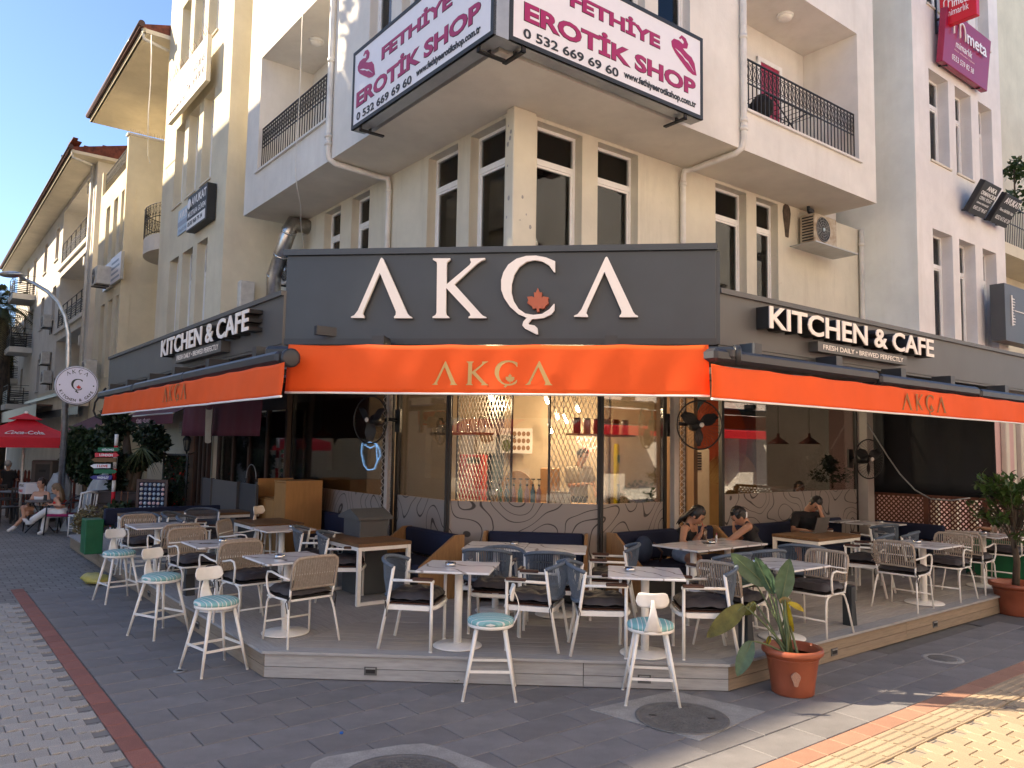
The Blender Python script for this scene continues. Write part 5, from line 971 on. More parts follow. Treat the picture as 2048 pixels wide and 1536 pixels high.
# ---------------------------------------------------------------- terrace ends
ce = RF.hit(1738, 990, gRb).x                                              # the end screen of the right terrace, along the left street's direction
e0 = RF.hit(1742, 990, gRb).x
tp = T('black_tarpaulin', 'big black tarpaulin closing the far end of the right terrace', 'tarpaulin', LF, (-7, ce, 1.3)); s0, s1 = LF.hit(1990, 840, ce).x, LF.hit(1744, 830, ce).x; z0 = LF.hit(1760, 987, ce).z
tp.part('sheet', MB().sheet(lambda u, v: (s1 + (s0 - s1) * u, ce + .02 * sin(9 * u + 2 * v) + .015 * sin(23 * u), z0 + (HT - z0) * v), 40, 8), MT['tarp_black']).modifiers.new('thick', 'SOLIDIFY').thickness = .004
fe = T('lattice_fence', 'brown wooden lattice fence under the black tarpaulin', 'fence', LF, (s1, ce, zd)); lz1 = z0 - .02; x1, x0 = s1 + .0, s0 + .75; lo_, hi_ = min(x0, x1), max(x0, x1)
for k in range(4): x = lo_ + (hi_ - lo_) * k / 3; fe.part('fence_post', MB().box(x - .04, x + .04, ce - .04, ce + .04, zd, lz1), MT['lattice_brown'])
fe.part('top_rail', MB().box(lo_, hi_, ce - .035, ce + .03, lz1, lz1 + .045), MT['lattice_brown'])
H_ = lz1 - zd; st = .085; nlat = int((hi_ - lo_ + H_) / st)
slm_ = {}
for k in range(nlat):
    for s_ in (0, 1):
        xa = lo_ - H_ + k * st; p, q = [(xa, zd), (xa + H_, lz1)] if s_ == 0 else [(xa + H_, zd), (xa, lz1)]
        # clip to the panel
        def cp(p, q):
            (ax, az), (bx, bz) = p, q
            if ax > bx: (ax, az), (bx, bz) = (bx, bz), (ax, az)
            if bx < lo_ or ax > hi_: return None
            m_ = (bz - az) / (bx - ax)
            if ax < lo_: az += m_ * (lo_ - ax); ax = lo_
            if bx > hi_: bz += m_ * (hi_ - bx); bx = hi_
            return (ax, az), (bx, bz)
        r_ = cp(p, q)
        if r_ and abs(r_[1][0] - r_[0][0]) > .05: fe.part('lattice_slat', MB().bar((r_[0][0], ce - .012 + .012 * s_, r_[0][1]), (r_[1][0], ce - .012 + .012 * s_, r_[1][1]), .009, .024), MT['lattice_brown'])
wire('cable', [LF.w(*LF.hit(x, y, ce - .4)) for x, y in ((1722, 828), (1735, 848), (1757, 883), (1775, 912), (1800, 948), (1830, 980), (1862, 998), (1900, 1001), (1940, 996))], .012, 'grey cable drooping across the black tarpaulin', 'grey_metal')
# wall fans
def fan(c, yaw, label, arm):
    t = T('wall_fan', label, 'fan', FF, tuple(c), 'black wall fans', yaw); o = Vector(c); r_ = .33
    g = MB()
    for k in range(36):
        a = 2 * pi * k / 36; g.tube([o + Vector((.05 * cos(a), -.10, .05 * sin(a))), o + Vector((.2 * cos(a), -.10, .2 * sin(a))), o + Vector((r_ * cos(a), -.03, r_ * sin(a))), o + Vector((.2 * cos(a), .09, .2 * sin(a)))], .0022, 3, caps=False)
    t.part('guard_wires', g, MT['fan_black'], kind='stuff')
    t.part('guard_ring', MB().tube([o + Vector((r_ * cos(a), -.03, r_ * sin(a))) for a in [2 * pi * k / 40 for k in range(40)]], .011, 8, closed=True), MT['fan_black'])
    for k in range(3):
        a = 2 * pi * k / 3 + .5; u = Vector((cos(a), 0, sin(a))); v = Vector((-sin(a), 0, cos(a)))
        t.part('blade', MB().sheet(lambda p, q: o + u * (.05 + .24 * p) + v * ((q - .5) * (.07 + .09 * sin(pi * min(1, p * 1.1)))) + Vector((0, (q - .5) * .06 - .02, 0)), 6, 4), MT['fan_black'])
    t.part('motor', MB().lathe([(.0001, .13), (.07, .12), (.085, .06), (.085, 0), (.06, -.06), (.0001, -.07)], 18, o, axis='y').v and move(MB().lathe([(.0001, .16), (.07, .15), (.085, .08), (.085, .0), (.0001, -.02)], 18, (0, 0, 0), axis='y'), *(o + Vector((0, .16, 0)))), MT['fan_black'])
    t.part('hub_badge', move(MB().lathe([(.0001, .012), (.03, .01), (.035, 0)], 16, axis='y'), *(o + Vector((0, -.10, 0)))), MT['cup_white'])
    t.part('wall_arm', MB().tube([o + Vector((0, .2, 0)), o + Vector((arm * .5, .26, .02)), o + Vector((arm, .30, 0))], .025, 8), MT['fan_black']); t.part('mount_plate', MB().box(o.x + arm - .05, o.x + arm + .05, o.y + .3, o.y + .34, o.z - .16, o.z + .16), MT['fan_black'])
    return t
fan(LF.w(*LF.hit(744, 840, gLb - .55)), -.5, 'black wall fan hanging before the left glass', .2)
fan(RF.w(*RF.hit(1397, 850, gRb - .45)), .35, 'black wall fan over the girls beside the grille', -.3)
fan(RF.w(*RF.hit(1735, 918, gRb - .5)), .55, 'black wall fan at the far post before the tarpaulin', -.05)
fan(LF.w(*LF.hit(520, 880, 6.3)), -.7, 'black wall fan in the dark left corner by the brown shop', .2)
# ---------------------------------------------------------------- terrace furniture
def emp(name, label, cat, group): 
    o = bpy.data.objects.new(name, None); C.objects.link(o); o.empty_display_size = .1; return tagit(o, label, cat, group)
def kid(par, name, mb, m, label=None, kind=None, sub=None):
    o = bpy.data.objects.new(name, mb.mesh(name, m)); C.objects.link(o); o.parent = sub or par; return tagit(o, label, None, None, kind)
def puff(L_, W_, z0, h, m=None, tuft=True):
    """stuffed seat cushion: soft pillow with stitched dips"""
    def top(u, v):
        x, y = (u - .5) * 2, (v - .5) * 2; e = max(0, (1 - abs(x) ** 5) * (1 - abs(y) ** 5)); hgt = h * (.34 + .66 * e ** .55)
        d = 0
        if tuft:
            for tx, ty in ((-.4, -.4), (.4, -.4), (-.4, .4), (.4, .4)): d += .42 * math.exp(-((x - tx) ** 2 + (y - ty) ** 2) / .035)
        hgt *= (1 - .75 * d) ; hgt += .005 * sin(9 * x + 3 * y) + .004 * sin(14 * y - 4 * x)
        s_ = 1 + .05 * (1 - abs(y) ** 2) * 0
        return (x * L_ / 2 * (1 - .05 * abs(y) ** 4), y * W_ / 2 * (1 - .05 * abs(x) ** 4), z0 + max(.02, hgt))
    def bot(u, v):
        p = top(u, v); x, y = (u - .5) * 2, (v - .5) * 2; e = (1 - abs(x) ** 5) * (1 - abs(y) ** 5); return (p[0], p[1], z0 + .02 - .02 * max(0, e) ** .5)
    mb = MB().sheet(top, 18, 18); b = MB().sheet(lambda u, v: bot(1 - u, v), 18, 18); mb.join(b)
    # rim
    return mb
def ties(x, y, z):
    mb = MB()
    for s_ in (-1, 1):
        mb.tube([(x, s_ * y, z), (x - .03, s_ * (y + .02), z + .01), (x - .02, s_ * (y + .035), z - .03), (x - .015, s_ * (y + .02), z - .10)], .005, 4); mb.tube([(x - .02, s_ * (y + .03), z), (x + .0, s_ * (y + .045), z - .05), (x - .01, s_ * (y + .03), z - .14)], .004, 4)
    return mb
# --- blue rope armchair, facing +x
def rope_chair():
    r = emp('rope_armchair', '', 'chair', 'blue rope armchairs on the terrace'); w_ = .255; W = MT['white_metal']
    for s_ in (-1, 1):
        kid(r, 'leg', MB().tube([(.215, s_ * w_, .012), (.215, s_ * w_, .635)], .0155, 10).tube([(.215, s_ * w_, 0), (.215, s_ * w_, .015)], .017, 8), W)
        kid(r, 'leg', MB().tube([(-.285, s_ * w_, .012), (-.20, s_ * w_, .45), (-.155, s_ * w_, .765)], .0155, 10), W)
        a = kid(r, 'armrest', MB().tube([(-.17, s_ * w_, .64), (.235, s_ * w_, .64)], .014, 10), W); kid(r, 'arm_pad', MB().cbox(.03, .225, s_ * w_ - .021, s_ * w_ + .021, .642, .672, .008), MT['arm_wood'], sub=a)
    f = MB()
    for s_ in (-1, 1): f.bar((-.215, s_ * (w_ - .012), .395), (.19, s_ * (w_ - .012), .395), .03, .045)
    f.tube([(.17, -w_ + .012, .395), (.235, -w_ + .05, .395), (.25, -.12, .395), (.25, .12, .395), (.235, w_ - .05, .395), (.17, w_ - .012, .395)], .021, 8); f.bar((-.215, -w_, .395), (-.215, w_, .395), .03, .04)
    kid(r, 'seat_frame', f, W); kid(r, 'seat_board', MB().cbox(-.20, .235, -w_ + .03, w_ - .03, .418, .434, .006), MT['arm_wood'])
    kid(r, 'cushion', puff(.47, .49, .434, .105), MT['cushion']); kid(r, 'cushion_ties', ties(-.2, w_ - .015, .45), MT['tie_black'], kind='stuff')
    def rim(t): a = pi * t; return Vector((-.155 - .165 * sin(a), w_ * cos(a), .758 + .058 * sin(a)))
    def low(t): a = pi * t; return Vector((-.205 - .055 * sin(a), .235 * cos(a), .505 - .02 * sin(a)))
    b = kid(r, 'back_rim', MB().tube([rim(i / 24) for i in range(25)], .019, 8), MT['rope_blue'])
    st = MB(); n = 40
    for i in range(n + 1):
        t_ = .012 + .976 * i / n; p, q = rim(t_), low(.5 + (t_ - .5) * 1.0); m_ = (p + q) / 2 + (Vector((-.012, 0, 0)))
        for off in (0,):
            st.bar(p, m_, .006, .005, up=(1, 0, 0)); st.bar(m_, q, .006, .005, up=(1, 0, 0))
    st.tube([low(i / 20) for i in range(21)], .019, 8)
    kid(r, 'rope_back', st, MT['rope_blue'], kind='stuff')
    return r
# --- beige rope chair with bent tube frame, facing +x
def beige_chair():
    r = emp('beige_rope_chair', '', 'chair', 'beige rope chairs on the terrace'); W = MT['white_metal']; q = .011
    for s_ in (-1, 1):
        y = s_ * .235
        kid(r, 'leg', MB().tube([(.225, s_ * .25, 0), (.205, y, .30), (.195, y, .36), (.165, y, .40), (.11, y, .415)], q, 8), W)
        kid(r, 'leg', MB().tube([(-.295, s_ * .275, 0), (-.235, s_ * .245, .28), (-.215, y, .35), (-.18, y, .395), (-.12, y, .412)], q, 8), W)
        kid(r, 'armrest', MB().tube([(-.235, s_ * .238, .62), (-.10, s_ * .262, .635), (.06, s_ * .275, .665), (.13, s_ * .275, .655), (.155, s_ * .272, .60), (.14, s_ * .268, .50), (.115, s_ * .258, .445), (.04, s_ * .235, .42)], q, 8), W)
    kid(r, 'seat_frame', MB().tube([(-.2, -.235, .42), (.19, -.235, .42), (.215, -.20, .42), (.215, .20, .42), (.19, .235, .42), (-.2, .235, .42), (-.215, .2, .42), (-.215, -.2, .42)], q, 8, closed=True), W)
    kid(r, 'stretcher', MB().tube([(.213, -.242, .17), (.213, .242, .17)], q * .9, 8), W)
    kid(r, 'seat_board', MB().cbox(-.2, .205, -.225, .225, .425, .434, .003), MT['interior_dark'])
    kid(r, 'cushion', puff(.46, .48, .434, .105), MT['cushion']); kid(r, 'cushion_ties', ties(-.215, .225, .45), MT['tie_black'], kind='stuff')
    lean = lambda z: -.215 - (z - .43) * .20
    for s_ in (-1, 1): kid(r, 'back_post', MB().tube([(-.215, s_ * .225, .42), (lean(.53), s_ * .232, .53)], q, 8), W)
    P = [(lean(.53), -.232, .53), (lean(.74), -.235, .74), (lean(.79), -.222, .79), (lean(.815), -.185, .815), (lean(.82), -.1, .82), (lean(.82), .1, .82), (lean(.815), .185, .815), (lean(.79), .222, .79), (lean(.74), .235, .74), (lean(.53), .232, .53)]
    kid(r, 'back_frame', MB().tube(P, .0165, 8, closed=True), MT['rope_beige'])
    st = MB(); n = 16
    for i in range(n):
        y = -.20 + .40 * i / (n - 1); zt = .815 - (.02 if i in (0, n - 1) else 0)
        for k in (-1, 1): st.bar((lean(.535) + k * .006, y + k * .002, .535), (lean(zt) + k * .006, y - .004 + k * .002, zt), .0105, .006, up=(1, 0, 0))
    kid(r, 'rope_strands', st, MT['rope_beige'], kind='stuff')
    kid(r, 'back_bar', MB().tube([(lean(.66) + .012, -.232, .66), (lean(.66) + .012, .232, .66)], .008, 8), W)
    return r
# --- striped stool with a low back, facing +x
def stool():
    r = emp('striped_stool', '', 'stool', 'striped stools round the deck edge'); W = MT['white_metal']
    for a in (45, 135, 225, 315):
        c, s_ = cos(radians(a)), sin(radians(a)); kid(r, 'leg', MB().tube([(c * .315, s_ * .315, .006), (c * .165, s_ * .165, .585)], [.0125, .0185], 10).tube([(c * .316, s_ * .316, 0), (c * .314, s_ * .314, .012)], .0135, 8), W)
    f = MB(); k = .315 - (.315 - .165) * .22 / .585
    for i in range(4): a, b = radians(45 + 90 * i), radians(135 + 90 * i); z = .215 if i % 2 else .235; f.bar((cos(a) * k, sin(a) * k, z), (cos(b) * k, sin(b) * k, z), .012, .022)
    kid(r, 'footrest', f, W, kind='stuff')
    kid(r, 'seat_plate', MB().lathe([(.0001, .578), (.19, .578), (.2, .584), (.2, .606), (.195, .61)], 36), W)
    kid(r, 'cushion', MB().lathe([(.198, .607), (.205, .622), (.198, .643), (.16, .658), (.09, .664), (.0001, .666)], 36), MT['seat_mint'])
    def stem(u, v):
        z = .60 + .27 * u; x = -.195 - .045 * sin(u * pi) * 1.0 - .012 * u; hw = .062 * (1 - u) ** 1.3 + .013; return (x, (v - .5) * 2 * hw, z)
    s1 = kid(r, 'back_stem', MB().sheet(stem, 12, 4), W); s1.modifiers.new('thick', 'SOLIDIFY').thickness = .008
    def pl(u, v):
        y = (u - .5) * .27; n_ = 1 - abs((u - .5) * 2) ** 6; hh = .062 * (max(0.02, n_)) ** .5; return (-.195 + .030 * (abs((u - .5) * 2) ** 2) - (v - .5) * .015, y, .865 + (v - .5) * 2 * hh + .014 * (abs((u - .5) * 2) ** 2) * (1 if v > .5 else 0))
    s2 = kid(r, 'backrest', MB().sheet(pl, 20, 6), W); s2.modifiers.new('thick', 'SOLIDIFY').thickness = .009
    return r
def marble_table():
    r = emp('marble_table', '', 'table', 'white marble cafe tables'); kid(r, 'table_top', MB().cbox(-.345, .345, -.345, .345, .725, .745, .004), MT['marble']); kid(r, 'pedestal', MB().lathe([(.038, .02), (.038, .70)], 20), MT['white_metal']); kid(r, 'base', MB().lathe([(.0001, .036), (.04, .036), (.06, .03), (.225, .018), (.232, .012), (.232, .006)], 36), MT['white_metal']); kid(r, 'support_cross', MB().box(-.2, .2, -.025, .025, .70, .7245).box(-.025, .025, -.2, .2, .699, .7244), MT['white_metal'])
    return r
def ashtray():
    r = emp('ashtray', '', 'ashtray', 'steel ashtrays on the tables'); kid(r, 'bowl', MB().lathe([(.0001, .004), (.044, .004), (.046, .036), (.05, .036), (.05, 0), (.0001, 0)], 24), MT['steel']); kid(r, 'ash', MB().lathe([(.0001, .009), (.043, .006)], 14), MT['soot'])
    return r
ZD = DK['z']
def dk(px, py): p = onz(px, py, ZD); return p.x, p.y
pA, pB, pS, pT, pY = rope_chair(), beige_chair(), stool(), marble_table(), ashtray()
TAB = [((-3.2, 7.62), 45, 'marble table with ashtray at the front left deck corner, near the third stool'), ((-4.4, 8.54), 45, 'marble table second from the front along the left deck edge'), ((-4.37, 10.17), 45, 'marble table standing before the wooden cabinet on the left'), ((-6.1, 10.07), 45, 'marble table half hidden between beige chairs far left'),
       ((-1.42, 7.45), 0, 'marble table at the middle of the front deck edge'), ((-1.30, 9.08), 0, 'left of two joined marble tables before the central navy bench'), ((-.60, 9.02), 0, 'right of two joined marble tables before the central navy bench'), ((.335, 7.50), 0, 'marble table behind the stool that turns its back'),
       ((1.0, 9.66), 45, 'marble table where the girl drinks, left of the joined pair'), ((1.47, 10.15), 45, 'marble table where the girl with the hair clip leans'), ((1.75, 8.40), 45, 'marble table behind the banana-leaved potted plant'), ((3.97, 10.66), 45, 'marble table between two beige chairs on the right deck edge'), ((5.36, 12.18), 45, 'marble table at the far right behind the potted tree'), ((3.73, 14.0), 45, 'left marble table at the back right before the end bench'), ((4.3, 13.5), 45, 'right marble table at the back right before the end bench')]
for i, ((x, y), a, lb) in enumerate(TAB): place(pT, x, y, ZD, radians(a), lb, i == 0)
for i, (k, dx, dy, w_) in enumerate(((0, -.06, -.08, 'on the front left corner table'), (1, .0, .05, 'on the second table of the left edge'), (2, .1, .1, 'on the table before the wooden cabinet'), (4, -.08, -.02, 'on the middle front table'), (5, .2, .1, 'on the joined tables before the central bench'), (7, -.14, .02, 'on the table behind the turned stool'), (8, .25, .3, 'on the table of the two girls'), (10, -.25, .0, 'on the table behind the potted plant'), (11, -.05, .05, 'on the right edge table between beige chairs'), (12, .0, .0, 'on the far right table behind the tree'), (14, .1, .05, 'on the back right table by the end bench'))):
    (x, y), a, _ = TAB[k]; place(pY, x + dx, y + dy, ZD + .745, .4 * i, 'small steel ashtray ' + w_, i == 0)
BLUE = [((-1.82, 7.42), -2, 'blue rope armchair left of the middle front table, facing right'), ((-1.14, 8.14), -92, 'blue rope armchair behind the middle front table, facing the street'), ((-.70, 7.60), 172, 'blue rope armchair right of the middle front table, behind the side-on stool'), ((-1.28, 8.48), 88, 'blue rope armchair tucked under the left joined table'), ((-.62, 8.42), 92, 'blue rope armchair tucked under the right joined table'), ((.02, 9.05), 178, 'blue rope armchair at the right end of the joined tables'),
        ((-.08, 7.52), 5, 'blue rope armchair left of the table behind the turned stool'), ((.86, 7.62), -174, 'blue rope armchair right of the table behind the turned stool'), ((1.18, 8.75), 128, 'blue rope armchair with its back to the plant, facing the girls table'), ((1.62, 9.15), 118, 'blue rope armchair just behind, at the corner of the girls table'), ((2.28, 9.75), 75, 'blue rope armchair pushed up to the laptop table from the street'), ((3.45, 10.72 + .45), 150, 'blue rope armchair right of the laptop table, nearer the viewer'), ((3.93, 11.3 + .3), 150, 'second blue rope armchair beyond the laptop table'), ((4.05, 12.75), 120, 'dark blue rope armchair at the back right tables'), ((3.2, 13.2), 45, 'blue rope armchair in the gloom beyond the laptop'),
        ((-3.22, 9.35), 12, 'blue rope armchair left of the near wooden table, closer one'), ((-3.72, 9.80), 12, 'blue rope armchair left of the near wooden table, farther one'), ((-5.85, 10.75), 10, 'blue rope armchair by the slate screens, right one of two'), ((-6.35, 11.2), 10, 'blue rope armchair by the slate screens, left one of two'), ((-6.75, 10.72), -52, 'blue rope armchair at the far left table, seen above a beige back'), ((-6.35, 11.75), -52, 'blue rope armchair farther along the long left table')]
for i, ((x, y), a, lb) in enumerate(BLUE): place(pA, x, y, ZD, radians(a), lb, i == 0)
BEI = [((-2.98, 7.41), 142, 'nearest beige rope chair at the front left corner, back to the viewer'), ((-3.78, 8.06), -37, 'beige rope chair across the front left corner table'), ((-4.15, 8.28), 140, 'beige rope chair on the near side of the second left table'), ((-4.93, 8.98), -38, 'beige rope chair on the far side of the second left table'), ((-5.68, 9.75), 140, 'beige rope chair with back to the viewer at the far left table'), ((-6.50, 10.42), -38, 'beige rope chair across the far left table'), ((-4.95, 10.25), 5, 'beige rope chair seen edge-on left of the cabinet table'), ((-3.80, 10.42), 190, 'beige rope chair at right of the cabinet table, by the grey bin'), ((1.22, 7.98), 48, 'beige rope chair behind the strelitzia leaves'), ((2.16, 8.76), -132, 'beige rope chair facing the street, beside the right bollard light'), ((3.62, 10.34), 48, 'beige rope chair with frayed ropes at the right edge table'), ((4.42, 11.12), -132, 'beige rope chair across the right edge table'), ((5.02, 11.80), 48, 'beige rope chair at the far right table, back to the viewer'), ((5.86, 12.65), -132, 'beige rope chair partly behind the potted tree')]
for i, ((x, y), a, lb) in enumerate(BEI): place(pB, x, y, ZD, radians(a), lb, i == 0)
# frayed loose cords on one chair
fc = MB(); o_ = Vector((3.62, 10.34, ZD)); Rz = Matrix.Rotation(radians(48), 3, 'Z')
for k in range(9): a = random.uniform(0, 6); fc.tube([o_ + Rz @ Vector((-.27 + .03 * cos(a + t_), .20 + .02 * k / 3 + .04 * sin(a + t_ * 2), .56 + .2 * t_ / 6 + random.uniform(-.01, .01))) for t_ in range(7)], .005, 4)
one('loose_cord', fc, MT['rope_beige'], 'tangle of loose beige cord on the frayed chair back', 'cord', FF, tuple(o_ + Vector((0, 0, .5))))
STO = [((-1.02, 6.88), 188 + 0, 0, 'striped stool on the pavement before the middle table, seen side-on'), ((.36, 6.98), 92, 0, 'striped stool on the pavement turning its back to the viewer'), ((-3.69, 7.14), -36, 0, 'striped stool nearest the front left deck corner'), ((-4.94, 8.28), -22, 0, 'striped stool in the middle of the left deck edge'), ((-6.52, 9.89), -36, 0, 'farthest striped stool, beside the yellow sandbag')]
for i, ((x, y), a, z, lb) in enumerate(STO): place(pS, x, y, z, radians(a), lb, i == 0)
q = onz(492, 1075, ZD); place(pS, -5.1, 11.35, ZD, radians(-10), 'pale low stool behind the far wooden table by the screens', False)
# wooden tables on white box frames
def wood_table(fr, x0, x1, b0, b1, label, zt=.72):
    t = T('wooden_table', label, 'table', fr, ((x0 + x1) / 2, (b0 + b1) / 2, ZD), 'wooden tables with white frames'); t.part('table_top', MB().cbox(x0, x1, b0, b1, ZD + zt - .04, ZD + zt, .004), MT['table_wood']); g = .045
    for x in (x0 + .03, x1 - .03):
        for b in (b0 + .03, b1 - .03): t.part('leg', MB().box(x - g / 2, x + g / 2, b - g / 2, b + g / 2, ZD + .0, ZD + zt - .041), MT['white_metal'])
    f = MB()
    for b in (b0 + .03, b1 - .03): f.box(x0 + .055, x1 - .055, b - .02, b + .02, ZD + zt - .085, ZD + zt - .042); 
    for x in (x0 + .03, x1 - .03): f.box(x - .02, x + .02, b0 + .055, b1 - .055, ZD + zt - .085, ZD + zt - .042); f.box(x - .02, x + .02, b0 + .055, b1 - .055, ZD + .002, ZD + .04)
    t.part('frame', f, MT['white_metal'], kind='stuff'); return t
def wt(fr, px, py, lx, lb_, label, z=.96): p = fr.loc(onz(px, py, z)); return wood_table(fr, p.x - lx / 2, p.x + lx / 2, p.y - lb_ / 2, p.y + lb_ / 2, label)
wt(LF, 727, 1076, 1.15, .72, 'wooden table with white frame right of the blue pair, before the bin'); wt(LF, 537, 1043, .95, .72, 'wooden table with white frame before the wooden cabinet'); wt(RF, 1633, 1069, 1.1, .72, 'wooden table with the laptop on it')
p = LF.loc(onz(240, 1029, .96)); wood_table(LF, p.x - 0.2, p.x + .45, p.y, p.y + 2.4, 'long wooden table along the left navy bench')
# navy upholstered benches with oak ends
def bench(fr, x0, x1, b0, b1, ztop, label, ends=(1, 1), oak=True):
    t = T('navy_bench', label, 'bench', fr, ((x0 + x1) / 2, b1, ZD), 'navy upholstered benches'); t.part('seat', MB().cbox(x0 + .03, x1 - .03, b0, b1 - .12, ZD + .30, ZD + .43, .03), MT['navy']); t.part('seat_base', MB().box(x0 + .04, x1 - .04, b0 + .05, b1 - .1, ZD + .05, ZD + .299), MT['black'])
    t.part('backrest', MB().cbox(x0 + .03, x1 - .03, b1 - .12, b1 - .02, ZD + .44, ztop, .025), MT['navy'])
    for x, e in ((x0, ends[0]), (x1, ends[1])):
        if e: t.part('end_panel', MB().add([(x - .02, b0, ZD), (x + .02, b0, ZD), (x + .02, b1, ZD), (x - .02, b1, ZD), (x - .02, b0, ZD + .42), (x + .02, b0, ZD + .42), (x + .02, b1, ztop), (x - .02, b1, ztop), (x - .02, b1 - .14, ztop), (x + .02, b1 - .14, ztop)], [(0, 3, 2, 1), (0, 1, 5, 4), (4, 5, 9, 8), (8, 9, 6, 7), (1, 2, 6, 9, 5), (0, 4, 8, 7, 3), (2, 3, 7, 6)]), MT['bench_oak'])
    return t
zbk = FF.hit(1070, 1064, gY - .1).z
bench(FF, FF.hit(968, 1080, 9.9).x, FF.hit(1172, 1080, 9.9).x, 9.5, 10.14, zbk, 'central navy bench under the contour panel, oak ends')
bench(LF, LF.hit(792, 1080, gL - .3).x, LF.hit(895, 1090, gL - .3).x, gL - .70, gL - .06, LF.hit(840, 1055, gL - .1).z, 'navy bench left of centre with a slanted oak end')
bench(LF, LF.hit(618, 1040, gL - .3).x, LF.hit(690, 1040, gL - .3).x, gL - .70, gL - .06, LF.hit(655, 1022, gL - .1).z, 'dark navy bench between cabinet and grey bin', (0, 0))
bench(RF, RF.hit(1242, 1080, gR - .3).x, RF.hit(1445, 1070, gR - .3).x, gR - .70, gR - .06, RF.hit(1290, 1060, gR - .1).z, 'navy bench with the drinking girl and a blue bag')
bench(RF, RF.hit(1448, 1050, gR - .3).x + .1, RF.hit(1700, 1040, gR - .3).x, gR - .70, gR - .06, RF.hit(1600, 1040, gR - .1).z, 'navy bench behind the man with the laptop', (0, 0))
bench(LF, LF.hit(1722, 1040, ce - .3).x, LF.hit(1886, 1070, ce - .3).x, ce - .75, ce - .1, LF.hit(1800, 1043, ce - .1).z, 'navy bench under the lattice fence', (0, 0))
p0, p1 = LF.loc(onz(207, 1100, ZD)), LF.loc(onz(372, 1060, ZD)); bt_ = T('navy_bench', 'long navy bench back closing the far left of the terrace', 'bench', RF, tuple(RF.loc(onz(207, 1100, ZD))), 'navy upholstered benches'); q = RF.loc(onz(205, 1105, ZD)); zt_ = RF.hit(205, 1018, q.y).z
bt_.part('backrest', MB().cbox(q.x, q.x + 2.7, q.y, q.y + .12, ZD + .45, zt_, .02), MT['navy']); bt_.part('seat', MB().cbox(q.x + .15, q.x + 2.7, q.y - .45, q.y - .01, ZD + .42, ZD + .5, .02), MT['navy'])
for x in (q.x + .2, q.x + 2.6):
    for b in (q.y - .4, q.y - .06): bt_.part('leg', MB().box(x - .02, x + .02, b - .02, b + .02, ZD, ZD + .42), MT['white_metal'])
one('green_partition', MB().cbox(q.x - .28, q.x - .02, q.y - .1, q.y + .22, ZD, ZD + .82, .01).v and MB().cbox(q.x - .30, q.x - .03, q.y - .15, q.y + .25, ZD, zt_ - .16, .01), MT['green_paint'], 'green painted box beside the far left navy bench', 'planter', RF, (q.x - .2, q.y, ZD))
q2 = onz(1960, 1165, ZD); q2 = LF.loc(q2); one('green_partition', MB().cbox(q2.x - .5, q2.x + .9, q2.y + .75, q2.y + 1.0, ZD, ZD + .55, .01), MT['green_paint'], 'low green painted box at the far right behind the tree', 'planter', LF, (q2.x, q2.y + .75, ZD))
# grey bin with a pitched lid, cabinet, slate screens
p = LF.loc(onz(745, 1165, ZD)); p = Vector((LF.hit(756, 1040, gL - .75).x, gL - .75, ZD)); t = T('waste_bin', 'grey metal bin with pitched lid beside the left steel post', 'bin', LF, tuple(p)); zt_ = LF.hit(740, 1040, gL - 1.0).z
t.part('body', MB().cbox(p.x - .24, p.x + .22, gL - 1.12, gL - .72, ZD, zt_, .008), MT['trash_grey']); t.part('lid', MB().prism([(p.x - .30, zt_ + .0), (p.x - .30, zt_ + .03), (p.x + .02, zt_ + .13), (p.x + .28, zt_ + .03), (p.x + .28, zt_)], gL - 1.17, gL - .68), MT['trash_grey'])
bC = 4.85; x0, x1 = LF.hit(514, 1000, bC).x, LF.hit(571, 1000, bC).x; zt_ = LF.hit(565, 965, bC).z; t = T('wooden_cabinet', 'light wooden service cabinet with open shelf and two doors', 'cabinet', LF, (x0, bC, ZD)); dC = .62
t.part('left_side', MB().box(x0, x0 + .03, bC, bC + dC, ZD, zt_ + .02), MT['ply']); t.part('right_side', MB().box(x1 - .03, x1, bC, bC + dC, ZD, zt_ + .0), MT['ply']); t.part('back', MB().box(x0 + .03, x1 - .03, bC + dC - .03, bC + dC, ZD, zt_), MT['ply']); t.part('top', MB().box(x0 + (x1 - x0) * .6, x1, bC + .0, bC + dC, zt_ + .001, zt_ + .03), MT['ply']); xm = x0 + (x1 - x0) * .62; zs_ = LF.hit(540, 997, bC).z
t.part('shelf', MB().box(x0 + .031, xm, bC + .02, bC + dC - .031, zs_ - .02, zs_), MT['ply']); t.part('tall_door', MB().box(xm + .004, x1 - .032, bC - .002, bC + .02, ZD + .05, zt_ - .01), MT['ply'])
for k in range(2): w_ = (xm - x0 - .03) / 2; t.part('door', MB().box(x0 + .032 + k * w_ + .004, x0 + .03 + (k + 1) * w_ - .004, bC - .002, bC + .02, ZD + .05, zs_ - .025), MT['ply'])
xs_ = [LF.hit(v, 990, bC - .15).x for v in (409, 426, 479, 513)]
for k in range(3): one('slate_screen', MB().cbox(xs_[k] + .02, xs_[k + 1] - .02, bC - .2 + .02 * k, bC - .15 + .02 * k, ZD + .02, LF.hit(450, 961, bC - .15).z, .005).box(xs_[k], xs_[k] + .025, bC - .21, bC - .14, ZD, LF.hit(450, 959, bC - .15).z), MT['slate_panel' if k == 1 else 'dark_panel'], ['narrow slate screen panel left of the wide one', 'wide slate grey screen panel behind the far wooden table', 'slate screen panel next to the wooden cabinet'][k], 'screen', LF, (xs_[k], bC - .18, ZD), 'slate screens by the brown shop')
